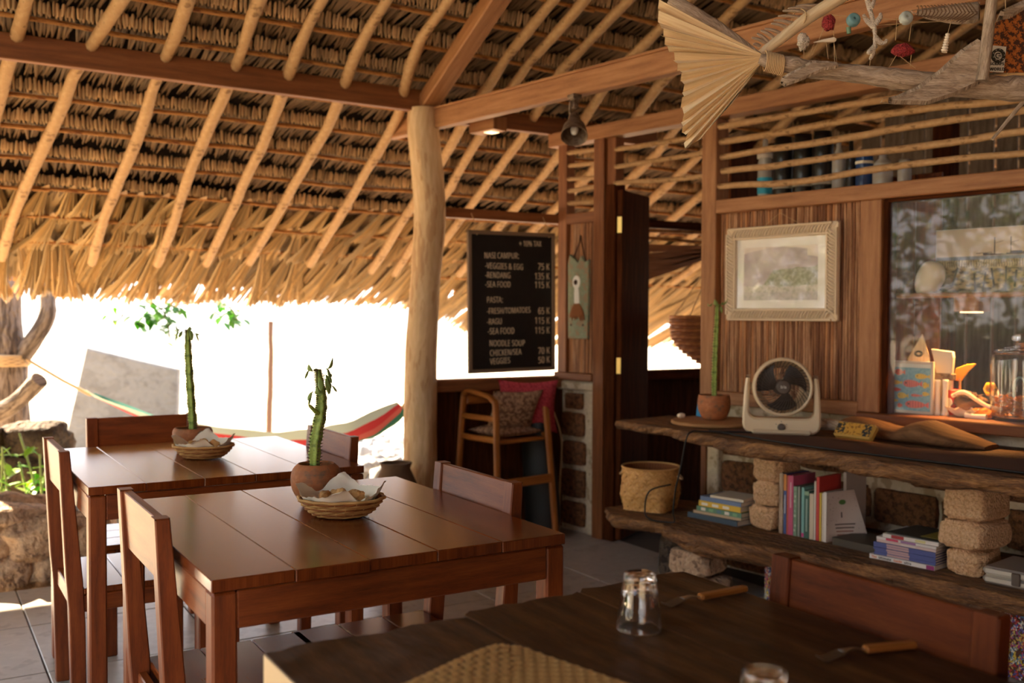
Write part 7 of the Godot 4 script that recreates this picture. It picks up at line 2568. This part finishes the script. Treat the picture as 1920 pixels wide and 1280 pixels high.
	for s in strips:
		b = mb(s[0])
		rows = []
		for i in hp.size():
			var t := float(i) / (hp.size() - 1)
			var w := 0.05 + 0.17 * pow(sin(PI * t), 0.6)
			var k0: float = s[1] / 5.0 - 0.5
			var row := []
			for j in 4:
				var k := k0 + j / 15.0
				row.append(hp[i] + Vector3(0.7 * k * w * 1.6, -absf(cos(k * 2.6)) * w * 0.42 - k * w * 0.35 + 0.03, 0.5 * k * w) + Vector3(0, 0.004 * sin(i * 1.4 + k * 9.0), 0))
			rows.append(row)
		b.grid(rows, false, false, Vector2.ONE, false)
		put(b, "stripe", M.cloth, o)
	b = mb()
	b.tube([Vector3(1.1, 0.7, -7.6), Vector3(0.95, 0.79, -7.83), Vector3(0.69, 0.97, -8.02)], 0.012, 6)
	put(b, "rope", M.twine, o)
	b = mb()
	b.tube([Vector3(2.36, 0.76, -5.08), Vector3(2.42, 0.86, -5.04)], 0.012, 6)
	put(b, "rope", M.twine, o)
	o = thing("rope_wrap", "pale rope wound round the tree trunk at the left edge", "rope", Vector3(0.62, 0.9, -8.1))
	b = mb()
	var hx := []
	for i in 61: hx.append(Vector3(cos(i * 0.6) * 0.135, i * 0.0012, sin(i * 0.6) * 0.135))
	b.tube(hx, 0.012, 6)
	put(b, "coil", M.twine, o)
	# plants by the bank
	var pn := ["leafy green plant with yellow-green leaves growing before the dark bank", "taller thin green plant left of the leafy one, before the bank", "low green sprouting plant behind the left chair's back"]
	for k in 3:
		o = thing("garden_plant", pn[k], "plant", [Vector3(0.62, 0.0, -6.2), Vector3(0.42, 0.0, -6.1), Vector3(0.78, 0.0, -6.25)][k])
		for s in 4:
			b = mb()
			var tip := Vector3(rr(-0.1, 0.1), [0.62, 0.66, 0.45][k] * rr(0.7, 1.0), rr(-0.1, 0.1))
			b.tube(smooth_path([Vector3(rr(-0.03, 0.03), -0.12, 0), tip * 0.5 + Vector3(rr(-0.03, 0.03), 0, 0), tip], 4), 0.006, 5)
			put(b, "stem", M.cactus_dark, o)
			leaves(o, 9, tip * 0.72, Vector3(0.1, tip.y * 0.34, 0.1), [0.11, 0.09, 0.09][k], [Color(0.2, 0.42, 0.05), Color(0.22, 0.36, 0.08), Color(0.14, 0.34, 0.04)][k])
	# leafy branch hanging below the eave
	o = thing("tree_branch", "green leafy branch hanging in front of the bright sky just below the eave", "branch", Vector3(1.85, 1.27, -8.3))
	for s in [[Vector3(-0.9, 0.5, -0.2), Vector3(-0.45, 0.2, -0.1), Vector3(-0.12, 0.05, 0), Vector3(-0.05, -0.2, 0.0)], [Vector3(-0.45, 0.2, -0.1), Vector3(-0.42, 0.0, 0.05), Vector3(-0.5, -0.06, 0.1)], [Vector3(-0.12, 0.05, 0), Vector3(0.2, 0.1, 0), Vector3(0.42, 0.06, 0.05), Vector3(0.5, -0.1, 0.05)]]:
		b = mb()
		b.tube(smooth_path(s, 5), 0.008, 6)
		put(b, "twig", M.bark, o)
	leaves(o, 84, Vector3(-0.16, 0.0, 0), Vector3(0.25, 0.14, 0.15), 0.125, Color(0.06, 0.14, 0.02))
	leaves(o, 40, Vector3(0.40, 0.02, 0.03), Vector3(0.15, 0.13, 0.12), 0.115, Color(0.07, 0.16, 0.02))
	leaves(o, 12, Vector3(-0.06, -0.12, 0), Vector3(0.08, 0.12, 0.05), 0.10, Color(0.10, 0.2, 0.02))
	leaves(o, 12, Vector3(-0.5, 0.0, 0.08), Vector3(0.1, 0.08, 0.08), 0.09, Color(0.12, 0.24, 0.03))
	# woven stool edge at the bottom left
	o = thing("woven_mat", "round coarse woven mat on the floor at the picture's lower left corner", "mat", Vector3(0.12, 0.0, -3.52))
	for k in 9:
		b = mb()
		var pa := []
		for i in 37: pa.append(Vector3(cos(TAU * i / 36.0) * (0.03 + k * 0.024), 0.014, sin(TAU * i / 36.0) * (0.03 + k * 0.024)))
		b.tube(pa, 0.013, 6, false)
		put(b, "coil", M.wicker, o)
	# trees and shrubs of the garden on the left, beyond the picture's edge: the window and the tables mirror them
	var lf := leaf_shape(0.16, 0.07)
	var lm := lf.mesh()
	var where := ["leafy shade tree in the garden left of the café, nearest the near table", "leafy shade tree in the garden left of the café, farther out than the nearest", "broad bushy tree at the far left of the garden", "tall garden tree far out on the left behind the others", "low yellow-green shrub by the left edge of the tiled floor", "low yellow-green shrub left of the far table's end", "bushy tree in the garden behind the viewer's left"]
	var tq := [[-4.2, -2.4, 3.6, 1.5], [-4.8, -6.2, 4.2, 1.8], [-7.5, -4.0, 5.0, 2.2], [-8.0, -9.5, 6.0, 2.6], [-3.4, -4.4, 1.3, 0.8], [-2.4, -6.6, 1.2, 0.8], [-5.2, 1.6, 4.0, 1.8]]
	for k in 7:
		var q: Array = tq[k]
		o = thing("shade_tree" if q[2] > 2.0 else "shrub", where[k], "tree" if q[2] > 2.0 else "shrub", Vector3(q[0], -0.13, q[1]))
		b = mb()
		stick(b, Vector3.ZERO, Vector3(rr(-0.2, 0.2), q[2] * 0.75, rr(-0.2, 0.2)), 0.11 if q[2] > 2.0 else 0.03, 0.05 if q[2] > 2.0 else 0.015, 0.1, 12, 10)
		put(b, "trunk", M.bark, o)
		var fp := []
		var fc := []
		for i in 2600:
			var d3 := Vector3(rr(-1, 1), rr(-1, 1), rr(-1, 1))
			if d3.length() > 1.0: d3 = d3.normalized() * rr(0.7, 1.0)
			var lump := 1.0 + 0.4 * noise.get_noise_3d(d3.x * 50.0 + k * 31.0, d3.y * 50.0, d3.z * 50.0)
			fp.append(Transform3D(Basis(Vector3.UP, rr(0, TAU)) * Basis(Vector3.RIGHT, rr(-0.6, 1.2)) * Basis.from_scale(Vector3.ONE * rr(0.8, 1.6)), Vector3(0, q[2] * 0.62, 0) + d3 * Vector3(q[3], q[2] * 0.42, q[3]) * lump))
			var g := rr(0.6, 1.3)
			fc.append(Color((0.17 if q[2] > 2.0 else 0.32) * g, (0.24 if q[2] > 2.0 else 0.36) * g, 0.07 * g))
		many("foliage", lm, M.foliage, fp, fc, o)

func _ready() -> void:
	rng.seed = 4711
	noise.seed = 3
	noise.frequency = 0.02
	make_view()
	make_materials()
	make_floor()
	make_roof()
	make_frame()
	make_walls()
	make_outdoors()
	make_furniture()
	make_tabletop()
	make_shelves()
	make_window_display()
	make_wall_things()
	make_fish()
